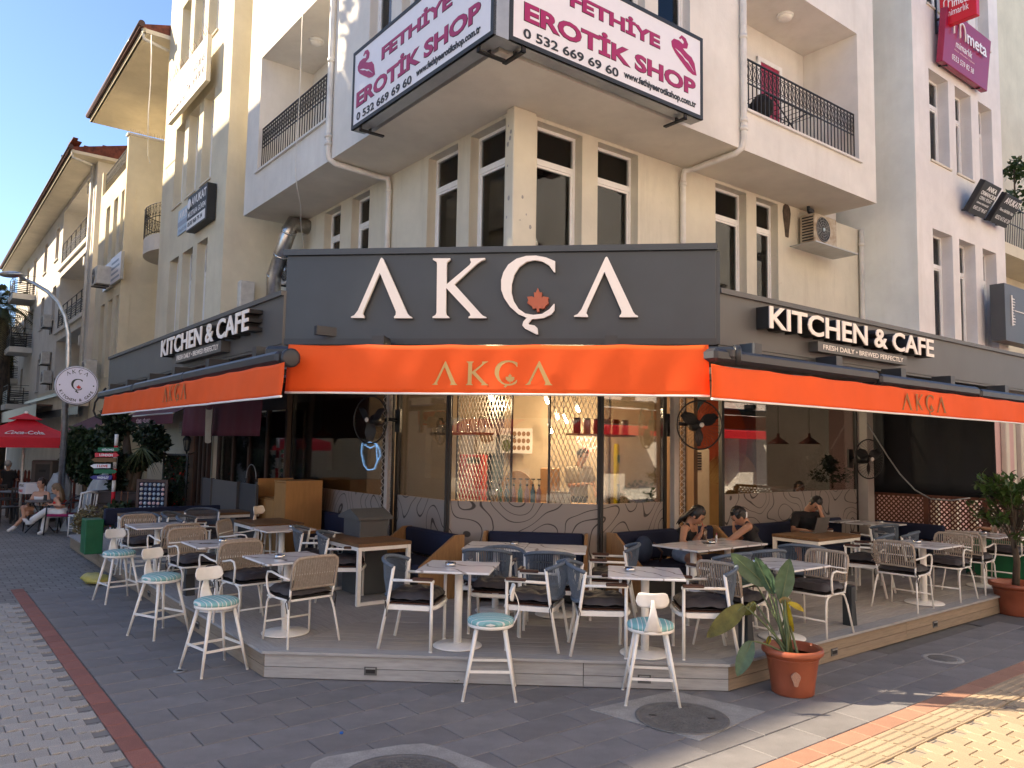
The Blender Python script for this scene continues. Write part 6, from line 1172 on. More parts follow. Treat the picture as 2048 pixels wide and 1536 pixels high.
one('hoop', MB().tube([LF.w(*(LF.hit(502, 957, bC + .3) + Vector((.26 * cos(pi * k / 14), 0, .26 * sin(pi * k / 14))))) for k in range(15)], .008, 6), MT['grey_metal'], 'thin metal hoop rising behind the slate screens', 'hoop', FF, tuple(LF.w(*LF.hit(502, 957, bC + .3))))
# bollard lights
for i, ((px, py), fr, lb) in enumerate((((1700, 1250), RF, 'square black bollard light on the right deck edge by the beige chair'), ((1493, 1298), RF, 'square black bollard light behind the drooping plant leaves'), ((378, 1190), LF, 'square black bollard light between striped stools on the left edge'), ((350, 1142), LF, 'square black bollard light farther along the left edge'))):
    p = fr.loc(onz(px, py, ZD)); h = .42; t = T('bollard_light', lb, 'bollard', fr, (p.x, p.y, ZD), 'bollard lights along the deck edge'); t.part('shaft', MB().cbox(p.x - .055, p.x + .02, p.y - .055, p.y + .055, ZD, ZD + h, .003), MT['bollard']); t.part('head', MB().cbox(p.x + .0205, p.x + .055, p.y - .055, p.y + .055, ZD + h * .62, ZD + h, .003), MT['slate_panel']); t.part('lower_fin', MB().add([(p.x + .0205, p.y - .055, ZD), (p.x + .055, p.y - .055, ZD), (p.x + .055, p.y + .055, ZD), (p.x + .0205, p.y + .055, ZD), (p.x + .0205, p.y - .055, ZD + h * .6), (p.x + .03, p.y + .055, ZD + h * .3), (p.x + .0205, p.y + .055, ZD + h * .6)], [(0, 3, 2, 1), (0, 1, 4), (3, 6, 5, 2), (1, 2, 5, 4), (4, 5, 6)]), MT['bollard'])
# things on the tables
def on(px, py, dz=0): return onz(px, py, ZD + .745) + Vector((0, 0, dz))
p = Vector((1.30, 10.05, ZD + .745)); p = on(1409, 1079); t = T('iced_coffee', 'tall glass of iced coffee with a straw in front of the girl', 'drink', FF, tuple(p)); t.part('glass', MB().lathe([(.03, 0), (.036, .14), (.034, .14), (.028, .006)], 16, p), MT['glass_clear']); t.part('coffee', MB().lathe([(.0001, .004), (.028, .006), (.033, .115), (.0001, .115)], 14, p), MT['drink']); t.part('straw', MB().tube([p + Vector((.01, 0, .02)), p + Vector((-.03, -.01, .21))], .004, 6), MT['red_plastic'])
p = on(1433, 1079); t = T('lipstick', 'pink lipstick standing on the girls table', 'lipstick', FF, tuple(p)); t.part('tube', MB().lathe([(.011, 0), (.011, .045), (.008, .045), (.008, .06)], 12, p), MT['pvc']); t.part('tip', MB().lathe([(.007, .06), (.007, .075), (.0001, .085)], 10, p), MT['magenta'])
p = on(1418, 1087); one('phone', MB().cbox(p.x - .07, p.x + .07, p.y - .035, p.y + .035, ZD + .7455, ZD + .754, .002), MT['black'], 'black phone lying on the girls table', 'phone', FF, tuple(p))
p3 = onz(1640, 1066, ZD + .72); P3 = RF.loc(p3); t = T('laptop', 'open grey laptop in front of the man in black', 'laptop', RF, tuple(P3)); t.part('keyboard', MB().cbox(P3.x - .16, P3.x + .16, P3.y + .0, P3.y + .23, ZD + .7205, ZD + .735, .003), MT['laptop']); t.part('screen', MB().add([(P3.x + sx * .16, P3.y + dy, z) for sx in (-1, 1) for dy, z in ((0, ZD + .735), (-.06, ZD + .95), (-.068, ZD + .948), (-.009, ZD + .733))], [(0, 1, 5, 4), (1, 2, 6, 5), (2, 3, 7, 6), (3, 0, 4, 7), (3, 2, 1, 0), (4, 5, 6, 7)]), MT['laptop'])
h = RF.hit(1290, 1100, gR - .35); t = T('backpack', 'dark blue bag on the navy bench beside the girl', 'bag', RF, (h.x, gR - .35, ZD + .43)); t.part('body', MB().ball((h.x, gR - .32, ZD + .60), .17, 14, 10, (.9, .55, 1.05)), MT['bag_blue']); t.part('strap', MB().tube([(h.x + .05, gR - .45, ZD + .70), (h.x + .16, gR - .5, ZD + .58), (h.x + .15, gR - .47, ZD + .46)], .013, 6), MT['arm_wood'])
# ---------------------------------------------------------------- signs on the buildings
def board_sign(fr, b, x0, x1, z0, z1, dep, name, label, face, frame_m, fw=.05):
    t = T(name, label, 'sign', fr, ((x0 + x1) / 2, b, z0)); t.part('box', MB().box(x0, x1, b + .003, b + dep, z0, z1), MT['grey_metal'] if frame_m == 'ink' else MT[frame_m]); f = MB()
    if fw:
        for q in ((x0, x1, z0, z0 + fw), (x0, x1, z1 - fw, z1), (x0, x0 + fw, z0 + fw, z1 - fw), (x1 - fw, x1, z0 + fw, z1 - fw)): f.box(q[0], q[1], b - .012, b + .03, q[2], q[3])
        t.part('frame', f, MT[frame_m])
    t.part('face', MB().box(x0 + fw, x1 - fw, b - .004, b + .002, z0 + fw, z1 - fw), MT[face]); return t
def put_text(t, s, x, z, h, wid, b, m, bold=.0, shear=0, name='lettering'): return t.part(name, move(text(s, h=h, wid=wid, bold=bold, shear=shear, depth=.003), x, b, z), MT[m])
LIPS = [(.02, .62), (.0, .78), (.10, .90), (.30, .92), (.46, .86), (.50, .96), (.40, 1.04), (.34, .98), (.30, 1.02), (.40, 1.14), (.56, 1.10), (.66, .94), (.62, .78), (.44, .72), (.62, .62), (.80, .56), (.92, .40), (1.0, .02), (.86, .0), (.66, .06), (.36, .28), (.14, .46)]
SLIT = [(.14, .60), (.34, .54), (.52, .42), (.66, .36), (.80, .20), (.90, .10), (.74, .28), (.56, .34), (.44, .44), (.30, .50)]
def erotik(fr, b, px, wx, names):
    x0, x1, z0, z1, lab = names; t = board_sign(fr, b, x0, x1, z0, z1, .22, 'shop_sign', lab, 'sign_white', 'ink', .055); H_ = z1 - z0; y = b - .006
    g = lambda p: fr.hit(p[0], p[1], b).x
    for s, (xa, xb), z, h, m, bold in (('EROTİK SHOP', wx[0], .25, .25, 'magenta', .035), ('FETHİYE', wx[1], .62, .20, 'magenta', .035), ('0 532 669 69 60', wx[2], .075, .10, 'ink', .02), ('www.fethiyeerotikshop.com.tr', wx[3], .085, .105, 'ink', .03)):
        xa, xb = g(xa), g(xb)
        if m == 'magenta': put_text(t, s, xa - .008, z0 + z * H_ - .008, h * H_ + .016, xb - xa + .016, y + .001, 'ink', bold + .012)
        put_text(t, s, xa, z0 + z * H_, h * H_, xb - xa, y - .003, m, bold)
    lx0, lx1 = g(wx[4][0]), g(wx[4][1]); k = lx1 - lx0; lz = z0 + H_ * .50; lh = H_ * .36; f_ = (lambda u: u) if wx[5] else (lambda u: 1 - u)
    t.part('lips_emblem', MB().prism([(lx0 + f_(u) * k, lz + v * lh) for u, v in LIPS], y - .004, y), MT['magenta']); t.part('lips_gap', MB().prism([(lx0 + f_(u) * k, lz + v * lh) for u, v in SLIT], y - .007, y - .0045), MT['sign_white'])
    br = MB()
    for x in (x0 + .25, x1 - .35): t.part('bracket', MB().box(x - .03, x + .03, b + .02, b + .42, z0 - .07, z0 - .045).box(x - .03, x + .03, b + .02, b + .04, z0 - .07, z0 - .0).box(x - .03, x + .03, b + .18, b + .2, z0 - .07, z0), MT['black'])
    return t
bs = oL - .33; x0, x1 = LF.hit(706, 180, bs).x, LF.hit(988, 60, bs).x; z0, z1 = LF.hit(704, 261, bs).z, LF.hit(709.7, 106.6, bs).z
erotik(LF, bs, None, (((715, 170), (962, 30)), ((765, 90), (905, 10)), ((714, 240), (824, 165)), ((833, 165), (962, 80)), ((716, 150), (752, 110)), True), (x0, x1, z0, z1, 'left white shop sign with magenta letters and lips, facing the left street'))
bs = oR - .33; x0, x1 = RF.hit(1018, 60, bs).x, RF.hit(1404.7, 160, bs).x; z0, z1 = RF.hit(1404.7, 240.6, bs).z, RF.hit(1404.7, 78, bs).z
erotik(RF, bs, None, (((1048, 40), (1390, 165)), ((1140, 0), (1319, 70)), ((1046, 65), (1236, 145)), ((1247, 155), (1391, 215)), ((1342, 100), (1392, 120)), True), (x0, x1, z0, z1, 'right white shop sign with magenta letters and lips, facing the right street'))
# lawyer plates on the left bay
bs = 5.4 - .22; x0, x1 = LF.hit(375, 420, bs).x, LF.hit(414, 400, bs).x; z0, z1 = LF.hit(413, 436, bs).z, LF.hit(413, 366, bs).z
t = board_sign(LF, bs, x0, x1, z0, z1, .2, 'lawyer_sign', 'black lawyer light box with white letters under the bay window', 'ink', 'black', .0); H_ = z1 - z0; W_ = x1 - x0
put_text(t, 'AVUKAT', x0 + W_ * .22, z0 + H_ * .66, H_ * .24, W_ * .74, bs - .006, 'white_ink', .02); put_text(t, 'MUSTAFA GÜVEN', x0 + W_ * .06, z0 + H_ * .38, H_ * .19, W_ * .88, bs - .006, 'white_ink', .01); t.part('number_plate', MB().box(x0 + W_ * .02, x1 - W_ * .06, bs - .012, bs - .005, z0 + H_ * .04, z0 + H_ * .3), MT['white_ink']); put_text(t, '0538 968 79 34', x0 + W_ * .08, z0 + H_ * .11, H_ * .13, W_ * .74, bs - .014, 'ink', .01)
t.part('emblem', MB().lathe([(.12, 0), (.15, -.002), (.15, -.01), (.12, -.01)], 18, (0, 0, 0), axis='y').v and move(MB().lathe([(.10, 0), (.13, 0), (.13, .01), (.10, .01)], 18, axis='y'), x0 + W_ * .13, bs - .016, z0 + H_ * .76), MT['white_ink'])
bs = 5.4 - .03; x0, x1 = LF.hit(356, 450, bs).x, LF.hit(384, 440, bs).x; z0, z1 = LF.hit(357, 471, bs).z, LF.hit(357, 424, bs).z
t = board_sign(LF, bs, x0, x1, z0, z1, .02, 'lawyer_plate', 'flat pale blue lawyer plate half behind the black light box', 'blue_plate', 'blue_plate', .0); H_ = z1 - z0; W_ = x1 - x0
put_text(t, 'AVUK', x0 + W_ * .1, z0 + H_ * .62, H_ * .26, W_ * .6, bs - .006, 'white_ink', .02); t.part('stripe', MB().box(x0, x1, bs - .008, bs - .005, z0 + H_ * .32, z0 + H_ * .52), MT['grey_ink']); put_text(t, 'Kat:2 No', x0 + W_ * .1, z0 + H_ * .08, H_ * .14, W_ * .6, bs - .006, 'grey_ink')
bs = 5.4 - .30; x0, x1 = LF.hit(338, 210, bs).x, LF.hit(414, 110, bs).x; z0, z1 = LF.hit(347, 236, bs).z, LF.hit(331, 180, bs).z
t = board_sign(LF, bs, x0, x1, z0, z1, .1, 'company_sign', 'big faded cream company sign below the top windows of the bay', 'plaster_bright', 'plaster_yellow', .0); H_ = z1 - z0; W_ = x1 - x0
put_text(t, 'ALYA', x0 + W_ * .08, z0 + H_ * .34, H_ * .42, W_ * .3, bs - .006, 'blue_plate', .02); put_text(t, 'YAPI DENETİM LTD. ŞTİ.', x0 + W_ * .03, z0 + H_ * .12, H_ * .13, W_ * .45, bs - .006, 'arm_wood'); put_text(t, '612 00 45', x0 + W_ * .68, z0 + H_ * .5, H_ * .16, W_ * .27, bs - .006, 'arm_wood'); put_text(t, 'Tel : 614 00 45', x0 + W_ * .52, z0 + H_ * .24, H_ * .16, W_ * .44, bs - .006, 'arm_wood')
m = MB()
for k in range(30): x = x0 + W_ * k / 29; m.tube([(x, bs + .05, z1), (x + random.uniform(-.04, .04), bs + random.uniform(-.1, .1), z1 + .22)], .006, 4)
t.part('bird_spikes', m, MT['wood_frame'], kind='stuff')
bs = 5.35 - .12
for px0, px1, pzt, pzb, lb in ((221, 241, 503, 556, 'larger white office plate on the terrace building, right one'), (208, 222, 522, 572, 'smaller white office plate on the terrace building, left one')):
    x0, x1 = LF.hit(px0, 535, bs).x, LF.hit(px1, 535, bs).x; z0, z1 = LF.hit(px1, pzb, bs).z, LF.hit(px1, pzt, bs).z; t = board_sign(LF, bs, x0, x1, z0, z1, .1, 'office_plate', lb, 'sign_white', 'grey_metal', .0); H_ = z1 - z0; W_ = x1 - x0
    for k in range(4): t.part('printed_line', MB().box(x0 + W_ * .12, x0 + W_ * (.9 - .1 * (k % 2)), bs - .007, bs - .004, z0 + H_ * (.12 + .2 * k), z0 + H_ * (.2 + .2 * k)), MT['grey_ink'])
# architects' signs on the pink building
def tilt_sign(fr, bw, x0, x1, z0, z1, out, dep, name, label, m, rows, side=None):
    """plate leaning out at the top; local text plane is tilted with it"""
    t = T(name, label, 'sign', fr, ((x0 + x1) / 2, bw, z0)); h = z1 - z0; ang = atan2(out, h); R_ = Matrix.Rotation(ang, 4, 'X'); L_ = sqrt(h * h + out * out)
    def tf(mb): return move(mb, (x0), bw - .08, z0, R_)
    t.part('box', tf(MB().cbox(0, x1 - x0, -dep, 0, 0, L_, .01)), MT[m])
    for s, xa, xb, za, zb, mm, bold in rows: t.part('lettering', tf(move(text(s, h=(zb - za) * L_, wid=(xb - xa) * (x1 - x0), bold=bold, depth=.003), xa * (x1 - x0), -dep - .002, za * L_)), MT[mm])
    for x in (.12, .85): t.part('bracket', MB().bar((x0 + (x1 - x0) * x, bw - .02, z0 + .03), (x0 + (x1 - x0) * x, bw - .2, z0 - .03), .03), MT['black'])
    return t
x0, x1 = RF.hit(1893, 120, bb - .3).x, RF.hit(1981, 150, bb - .3).x; z0 = RF.hit(1890, 135, bb - .1).z; z1 = z0 + (RF.hit(1986, 98, bb - .3).z - RF.hit(1978, 196, bb - .2).z)
t = tilt_sign(RF, bb, x0, x1, z0, z1, .12, .14, 'architect_sign', 'big wine red architect sign with white letters on the pink building', 'wine_plastic', [('mimarlık', .24, .60, .40, .53, 'white_ink', .0), ('Mimar ,Mühendisin Çağrıcısı', .22, .66, .32, .36, 'pink_ink', .0), ('0553 539 82 38', .18, .66, .14, .24, 'white_ink', .0)])
def mm_logo(t, x, z, h, w_, y, tf=lambda m: m):
    m = MB(); arc = lambda cx, r, zz: [(cx + r * cos(pi * (1 - k / 8)), y, zz + r * 1.2 * sin(pi * k / 8)) for k in range(9)]
    m.tube([(x, y, z)] + arc(x + w_ * .09, w_ * .09, z + h * .7) + [(x + w_ * .18, y, z)], h * .045, 6); m.tube([(x + w_ * .18, y, z + h * .4)] + arc(x + w_ * .26, w_ * .08, z + h * .48) + [(x + w_ * .34, y, z)], h * .045, 6)
    m.join(move(text('meta', h=h * .62, wid=w_ * .62, bold=.015, depth=.004), x + w_ * .40, y, z)); return t.part('logo', tf(m), MT['white_ink'])
hh = (z1 - z0); mm_logo(t, x0 + (x1 - x0) * .14, z0 + hh * .56, hh * .36, (x1 - x0) * .72, bb - .34)
zt_ = RF.hit(1955, -14, bb - 1).z; af = RF.hit(1866, 40, bb).x; q0, q1 = LF.hit(1880, 40, af), LF.hit(1953, 20, af); z0 = LF.hit(1880, 56, af).z; zb_ = z0 + .72
t = T('architect_sign', 'small bright red blade sign on a bracket at the pink building', 'sign', LF, (q0.x, af, z0)); t.part('box', MB().cbox(q0.x, q1.x, af, af + .16, z0, zb_, .01), MT['red_plastic']); W_ = q1.x - q0.x; t.part('lettering', move(text('mimarlık', h=.15, wid=W_ * .62, depth=.003), q0.x + W_ * .18, af - .002, z0 + .18), MT['white_ink']); mm_logo(t, q0.x + W_ * .12, z0 + .36, .24, W_ * .7, af - .003)
t.part('arm', MB().bar((-bb + .02, af + .08, z0 + .25), (q0.x, af + .08, z0 + .25), .04).bar((-bb + .03, af + .08, z0 - .05), (-bb + .03, af + .08, z0 + .75), .04), MT['black'])
for px0, px1, pb, pt, rows, lb in ((1927, 1960, 419, 352, [('ANKA', .3, .85, .76, .9, 'white_ink', .02), ('ORMANCILIK', .1, .97, .6, .72, 'white_ink', .01), ('CEMAL POLAT', .16, .86, .46, .56, 'white_ink', .0), ('ORMAN MÜHENDİSİ', .14, .84, .33, .40, 'white_ink', 0), ('0543 257 98 67', .12, .86, .14, .25, 'white_ink', 0)], 'black forestry office sign leaning out, left of the pair'),
                              (1971, 2003, 438, 378, [('AVUKAT', .12, .98, .70, .9, 'white_ink', .02), ('Fikret SERİMER Ofisi', .10, .92, .44, .56, 'white_ink', .0), ('0252 612 63 20', .12, .96, .16, .29, 'white_ink', 0)], 'black lawyer sign leaning out, right of the pair')):
    x0, x1 = RF.hit(px0, pb, bb - .1).x, RF.hit(px1, pb + 10, bb - .1).x; z0 = RF.hit(px0, pb, bb - .1).z; z1 = z0 + (RF.hit(px0 + 16, pt, bb - .4).z - z0) * 1.0; tilt_sign(RF, bb, x0, x1, z0, z1, .38, .13, 'office_sign', lb, 'black', rows)
x0 = RF.hit(2010, 620, bb - .5).x; z0, z1 = RF.hit(2012, 680, bb - .5).z, RF.hit(2012, 567, bb - .5).z; t = board_sign(RF, bb - .5, x0, x0 + 3.2, z0, z1, .3, 'dark_sign', 'dark box sign with a thin white comb emblem at the right edge', 'fascia_grey', 'fascia_grey', 0); m = MB(); m.box(x0 + .35, x0 + .40, bb - .52, bb - .505, z0 + (z1 - z0) * .28, z0 + (z1 - z0) * .82)
for k in range(10): m.box(x0 + .402, x0 + .5 + .05 * sin(k), bb - .52, bb - .505, z0 + (z1 - z0) * (.30 + .05 * k), z0 + (z1 - z0) * (.315 + .05 * k))
m.box(x0 + .5, x0 + 1.2, bb - .519, bb - .506, z0 + (z1 - z0) * .55, z0 + (z1 - z0) * .565); t.part('emblem', m, MT['letter_white'], kind='stuff')
# ---------------------------------------------------------------- plants
def leaf_blade(L_, W_, bend=.2, fold=.18, nu=8, nv=4):
    def f(u, v):
        wv = W_ * (sin(pi * min(1, .06 + .94 * u) ** .8) ** .75) / 2; y = (v - .5) * 2 * wv; return (u * L_, y, -bend * L_ * u * u + fold * abs(y))
    return MB().sheet(f, nu, nv)
def pot(x, y, r, h, z0, label, name='plant_pot'):
    t = T(name, label, 'pot', FF, (x, y, z0)); t.part('bowl', MB().lathe([(.0001, 0), (r * .66, 0), (r * .69, .012), (r * .72, h * .25), (r * .86, h * .86), (r * .88, h * .87), (r * .98, h * .875), (r, h * .90), (r, h * .965), (r * .97, h), (r * .90, h), (r * .87, h * .94), (r * .84, h * .8)], 48, (x, y, z0)), MT['terracotta']); t.part('band', MB().lathe([(r * .865, h * .78), (r * .872, h * .79), (r * .868, h * .80)], 48, (x, y, z0)), MT['terracotta'])
    t.part('soil', MB().lathe([(.0001, h * .76), (r * .5, h * .765), (r * .83, h * .75)], 24, (x, y, z0)), MT['soil']); return t
px_, py_ = 1.63, 7.40; t = pot(px_, py_, .265, .40, 0, 'terracotta plastic pot of the strelitzia in front of the deck'); sc_ = onz(1575, 1365); cdir = (Vector((0, 0, 0)) - Vector((px_, py_, 0))).normalized()
t.part('worn_patch', MB().prism([(px_ - .02 + .035 * cos(a) * (1 + .3 * sin(3 * a)), .17 + .062 * sin(a)) for a in [2 * pi * k / 16 for k in range(16)]], py_ - .226, py_ - .206), MT['paver_orange'])
st = T('strelitzia', 'large leaved potted plant with one yellow shrivelled leaf in terracotta pot', 'plant', FF, (px_, py_, .3))
base = Vector((px_, py_, .31))
def sleaf(b, tip, wpx, dep, m, curl=.10, ddep=0., stem=True, k=0, tw=0.):
    B = at(b[0], b[1], dep); Tp = at(tip[0], tip[1], dep + ddep); L_ = (Tp - B).length; u = (Tp - B).normalized(); view = (at(b[0], b[1], 1) - Vector((0, 0, EYE))).normalized(); n = view - u * view.dot(u); n.normalize(); s_ = u.cross(n); n = (n * cos(tw) + s_ * sin(tw)); s_ = u.cross(n); wd = wpx / FOC * dep
    def f(a, v):
        y = (v - .5) * 2; ww = wd / 2 * (sin(pi * (.03 + .97 * a) ** .85)) ** .7; rip = .035 * wd * sin(26 * a + 2 * y) * abs(y)
        return B + u * (a * L_) + s_ * (y * ww) + n * (curl * L_ * sin(pi * a * .8) * .5 + rip - .16 * ww * (1 - abs(y)) * -1)
    st.part('leaf', MB().sheet(f, 16, 8), MT[m])
    if stem:
        b0 = base + Vector((random.uniform(-.05, .05), random.uniform(-.05, .05), -.02)); mid = (b0 * .5 + B * .5) + Vector((0, 0, .06)); P = [b0 * (1 - q) ** 2 + mid * 2 * q * (1 - q) + B * q * q for q in [i / 10 for i in range(11)]] + [B + u * (L_ * .5), B + u * (L_ * .92)]
        st.part('stalk', MB().tube(P, [.013 - .0007 * i for i in range(11)] + [.004, .001], 7), MT['stem_green'])
sleaf((1532, 1170), (1463, 1107), 38, 7.25, 'leaf_strel', tw=.2); sleaf((1546, 1188), (1510, 1114), 31, 7.2, 'leaf_strel', tw=-.5); sleaf((1563, 1200), (1580, 1118), 38, 7.1, 'leaf_strel', tw=.3); sleaf((1510, 1166), (1470, 1160), 22, 7.4, 'leaf_strel', .3, tw=.7); sleaf((1553, 1185), (1532, 1128), 26, 7.4, 'leaf_strel', tw=.9)
sleaf((1488, 1211), (1412, 1276), 36, 7.05, 'leaf_olive', -.15, -.1); sleaf((1503, 1282), (1474, 1353), 31, 6.9, 'leaf_strel', -.12, -.05); sleaf((1510, 1205), (1484, 1228), 24, 7.2, 'leaf_olive', .3, tw=.6)
sleaf((1572, 1204), (1590, 1262), 20, 7.0, 'leaf_yellow', -.25, .02, tw=.7); sleaf((1577, 1205), (1606, 1224), 13, 7.0, 'leaf_yellow', -.4, .0, False, tw=-.5); sleaf((1559, 1200), (1584, 1206), 16, 7.0, 'leaf_dry', .4, .0, False, tw=.4); sleaf((1540, 1272), (1534, 1292), 9, 7.1, 'leaf_yellow', .2)
for k in range(5): st.part('stalk', MB().tube([base + Vector((random.uniform(-.05, .05), random.uniform(-.04, .04), -.03)), base + Vector((random.uniform(-.10, .0), random.uniform(-.06, .06), .22)), base + Vector((random.uniform(-.16, .02), random.uniform(-.06, .06), .5))], [.014, .011, .006], 7), MT['stem_green'])
# potted ficus at the right edge
g = onz(2036, 1228); fx, fy = g.x, g.y; pot(fx, fy, .34, .42, 0, 'big terracotta pot of the leafy tree at the right edge')
ft = T('ficus_tree', 'small leafy green tree in the big pot at the right edge', 'tree', FF, (fx, fy, .4)); ft.part('trunk', MB().tube([(fx - .02, fy, .34), (fx + .01, fy, .7), (fx - .03, fy, 1.0), (fx + .02, fy, 1.5)], [.05, .042, .035, .02], 10), MT['bark'])
lm_ = leaf_blade(.115, .046, .25, .25, 5, 2).mesh('leaf', MT['leaf_ficus']); lm_s = leaf_blade(.115, .046, .25, .25, 4, 2); rest = MB(); cand = []
rd = random.Random(5); tips = []
for k in range(54):
    a = rd.uniform(0, 2 * pi); el = rd.uniform(-.55, 1.2); rr = rd.uniform(.45, 1.0); tip = Vector((fx - .06 + .62 * rr * cos(a) * cos(el), fy + .55 * rr * sin(a) * cos(el), 1.38 + .62 * rr * sin(el))); s0 = Vector((fx, fy, rd.uniform(.85, 1.45))); mid = (s0 + tip) / 2 + Vector((0, 0, .06)); ft.part('branch', MB().tube([s0, mid, tip], [.012, .008, .003], 5), MT['bark']); tips.append((tip, (tip - s0).normalized()))
for tip, u in tips:
    for j in range(17):
        c = tip - u * rd.uniform(0, .24) + Vector((rd.uniform(-.05, .05), rd.uniform(-.05, .05), rd.uniform(-.05, .05))); dv = (u + Vector((rd.uniform(-1.1, 1.1), rd.uniform(-1.1, 1.1), rd.uniform(-.7, .8)))).normalized(); cand.append((c, dv, rd.uniform(.75, 1.25)))
cand.sort(key=lambda q: (q[0] - Vector((0, 0, EYE))).length)
def lmat(c, dv, s_): return Matrix.Translation(c) @ dv.to_track_quat('X', 'Z').to_matrix().to_4x4() @ Matrix.Diagonal((s_, s_, s_, 1))
for i, (c, dv, s_) in enumerate(cand):
    if i < 300:
        o = bpy.data.objects.new('leaf', lm_); C.objects.link(o); o.parent = ft.o; o.matrix_local = Matrix.Translation(-Vector(ft.base)) @ lmat(c, dv, s_)
    else: rest.join(lm_s, lmat(c, dv, s_))
ft.part('leaf', rest, MT['leaf_ficus'], kind='stuff')
def leafcloud(n, fn, size, rdm, blade=(.5,), up=.3):
    mb = MB(); 
    for k in range(n):
        c = fn(rdm); dv = Vector((rdm.gauss(0, 1), rdm.gauss(0, 1), rdm.gauss(0, 1) - up)).normalized(); s_ = size * rdm.uniform(.6, 1.4); sd = dv.orthogonal().normalized(); sd = sd * cos(k) + dv.cross(sd) * sin(k); n_ = dv.cross(sd)
        mb.add([c, c + dv * s_ * .5 + sd * s_ * .28 + n_ * s_ * .05, c + dv * s_, c + dv * s_ * .5 - sd * s_ * .28 + n_ * s_ * .05], [(0, 1, 2, 3)])
    return mb
def in_blobs(bl):
    def f(rdm):
        c, r = rdm.choice(bl); 
        while True:
            v = Vector((rdm.uniform(-1, 1), rdm.uniform(-1, 1), rdm.uniform(-1, 1)))
            if .45 < v.length < 1: return Vector(c) + Vector((v.x * r[0], v.y * r[1], v.z * r[2]))
    return f
def tree(name, label, cat, trunks, blobs, n, size, m, seed, base):
    t = T(name, label, cat, FF, base); tr_ = MB()
    for P, r in trunks: t.part('trunk', MB().tube(P, r, 8), MT['bark'])
    t.part('crown', leafcloud(n, in_blobs(blobs), size, random.Random(seed)), MT[m], kind=None); return t
def A3(px, py, d): return at(px, py, d)
def blob_at(px, py, d, rpx, ry=None): c = at(px, py, d); r = rpx / FOC * d; return (c, (r, r, (ry or rpx) / FOC * d))
d = 19.2; g0 = at(165, 985, d)
tree('bougainvillea_shrub', 'dense dark green shrub behind the grey tarpaulin', 'shrub', [([at(170, 1000, d), at(168, 940, d)], [.06, .04])], [blob_at(172, 905, d, 36, 42), blob_at(150, 915, d, 24, 34), blob_at(195, 890, d, 30, 36), blob_at(160, 880, d, 22, 26), blob_at(180, 940, d, 30, 30)], 5200, .13, 'leaf_dark', 11, tuple(g0))
d = 17.6; g0 = at(262, 990, d)
tree('street_tree', 'leaning dark tree with several grey trunks by the white wall', 'tree', [([at(258, 1010, d), at(262, 950, d), at(254, 900, d), at(250, 845, d)], [.12, .10, .09, .06]), ([at(262, 1000, d), at(278, 940, d), at(296, 890, d), at(305, 850, d)], [.10, .09, .07, .05]), ([at(256, 960, d), at(272, 985, d)], [.07, .05])], [blob_at(240, 850, d, 26, 24), blob_at(300, 870, d, 28, 26), blob_at(322, 885, d, 16, 16), blob_at(225, 870, d, 22, 22), blob_at(270, 925, d, 26, 16), blob_at(235, 925, d, 24, 30), blob_at(222, 830, d, 16, 16), blob_at(300, 912, d, 20, 10), blob_at(240, 965, d, 22, 22)], 5200, .12, 'leaf_dark', 12, tuple(g0))
# spiky leaves hanging by the tree
t = T('yucca', 'spiky yucca leaves beside the leaning tree trunk', 'plant', FF, tuple(at(285, 905, 17.2)))
for k in range(26):
    a = k * 2.4; c = at(284, 896, 17.2); dv = Vector((cos(a), .5 * sin(a), -.9 + .9 * (k % 5) / 4)).normalized(); t.part('leaf', MB().sheet(lambda u, v: c + dv * (.55 * u) + Vector((0, 0, -.25 * u * u)) + dv.orthogonal().normalized() * (v - .5) * .035 * (1 - u), 5, 2), MT['palm'])
# palm and far trees at the left edge
d = 46; t = T('palm_tree', 'tall palm with dry skirt against the sky at the left edge', 'palm', FF, (at(2, 800, d).x, at(2, 800, d).y, 0)); pt = at(2, 618, d)
t.part('trunk', MB().tube([(t.base.x, t.base.y, 0), (t.base.x + .1, t.base.y, pt.z * .5), tuple(pt)], [.42, .36, .40], 12), MT['bark']); fr2 = MB(); dry = MB(); rd = random.Random(3)
for k in range(64):
    a = rd.uniform(0, 2 * pi); e = rd.uniform(-.9, 1.3); L_ = 2.6; dv = Vector((cos(a) * cos(e), sin(a) * cos(e), sin(e))); tgt = dry if e < -.3 else fr2
    for j in range(22):
        q = .12 + .88 * j / 21; c = pt + dv * (L_ * q) + Vector((0, 0, -1.1 * q * q)); tn = (dv + Vector((0, 0, -1.9 * q))).normalized(); sd = tn.cross(Vector((0, 0, 1))).normalized()
        for s_ in (-1, 1): e_ = c + (sd * s_ + tn * .7 + Vector((0, 0, -.35))).normalized() * (.75 * (1 - .6 * q)); tgt.add([c, c + tn * .07, e_], [(0, 1, 2)])
t.part('fronds', fr2, MT['palm']); t.part('dry_fronds', dry, MT['leaf_dry'])
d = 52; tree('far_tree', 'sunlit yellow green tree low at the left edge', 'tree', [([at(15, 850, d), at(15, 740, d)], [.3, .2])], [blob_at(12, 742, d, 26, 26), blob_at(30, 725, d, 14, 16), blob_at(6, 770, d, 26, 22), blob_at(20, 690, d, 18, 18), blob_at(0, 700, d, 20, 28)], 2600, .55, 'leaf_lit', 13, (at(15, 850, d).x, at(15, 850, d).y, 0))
d = 58; tree('far_tree', 'darker tree behind the red parasol at the left edge', 'tree', [([at(0, 900, d), at(0, 840, d)], [.3, .2])], [blob_at(5, 800, d, 34, 30), blob_at(30, 810, d, 20, 24), blob_at(-10, 770, d, 24, 24)], 1500, .6, 'leaf_mid', 14, (at(0, 900, d).x, at(0, 900, d).y, 0))
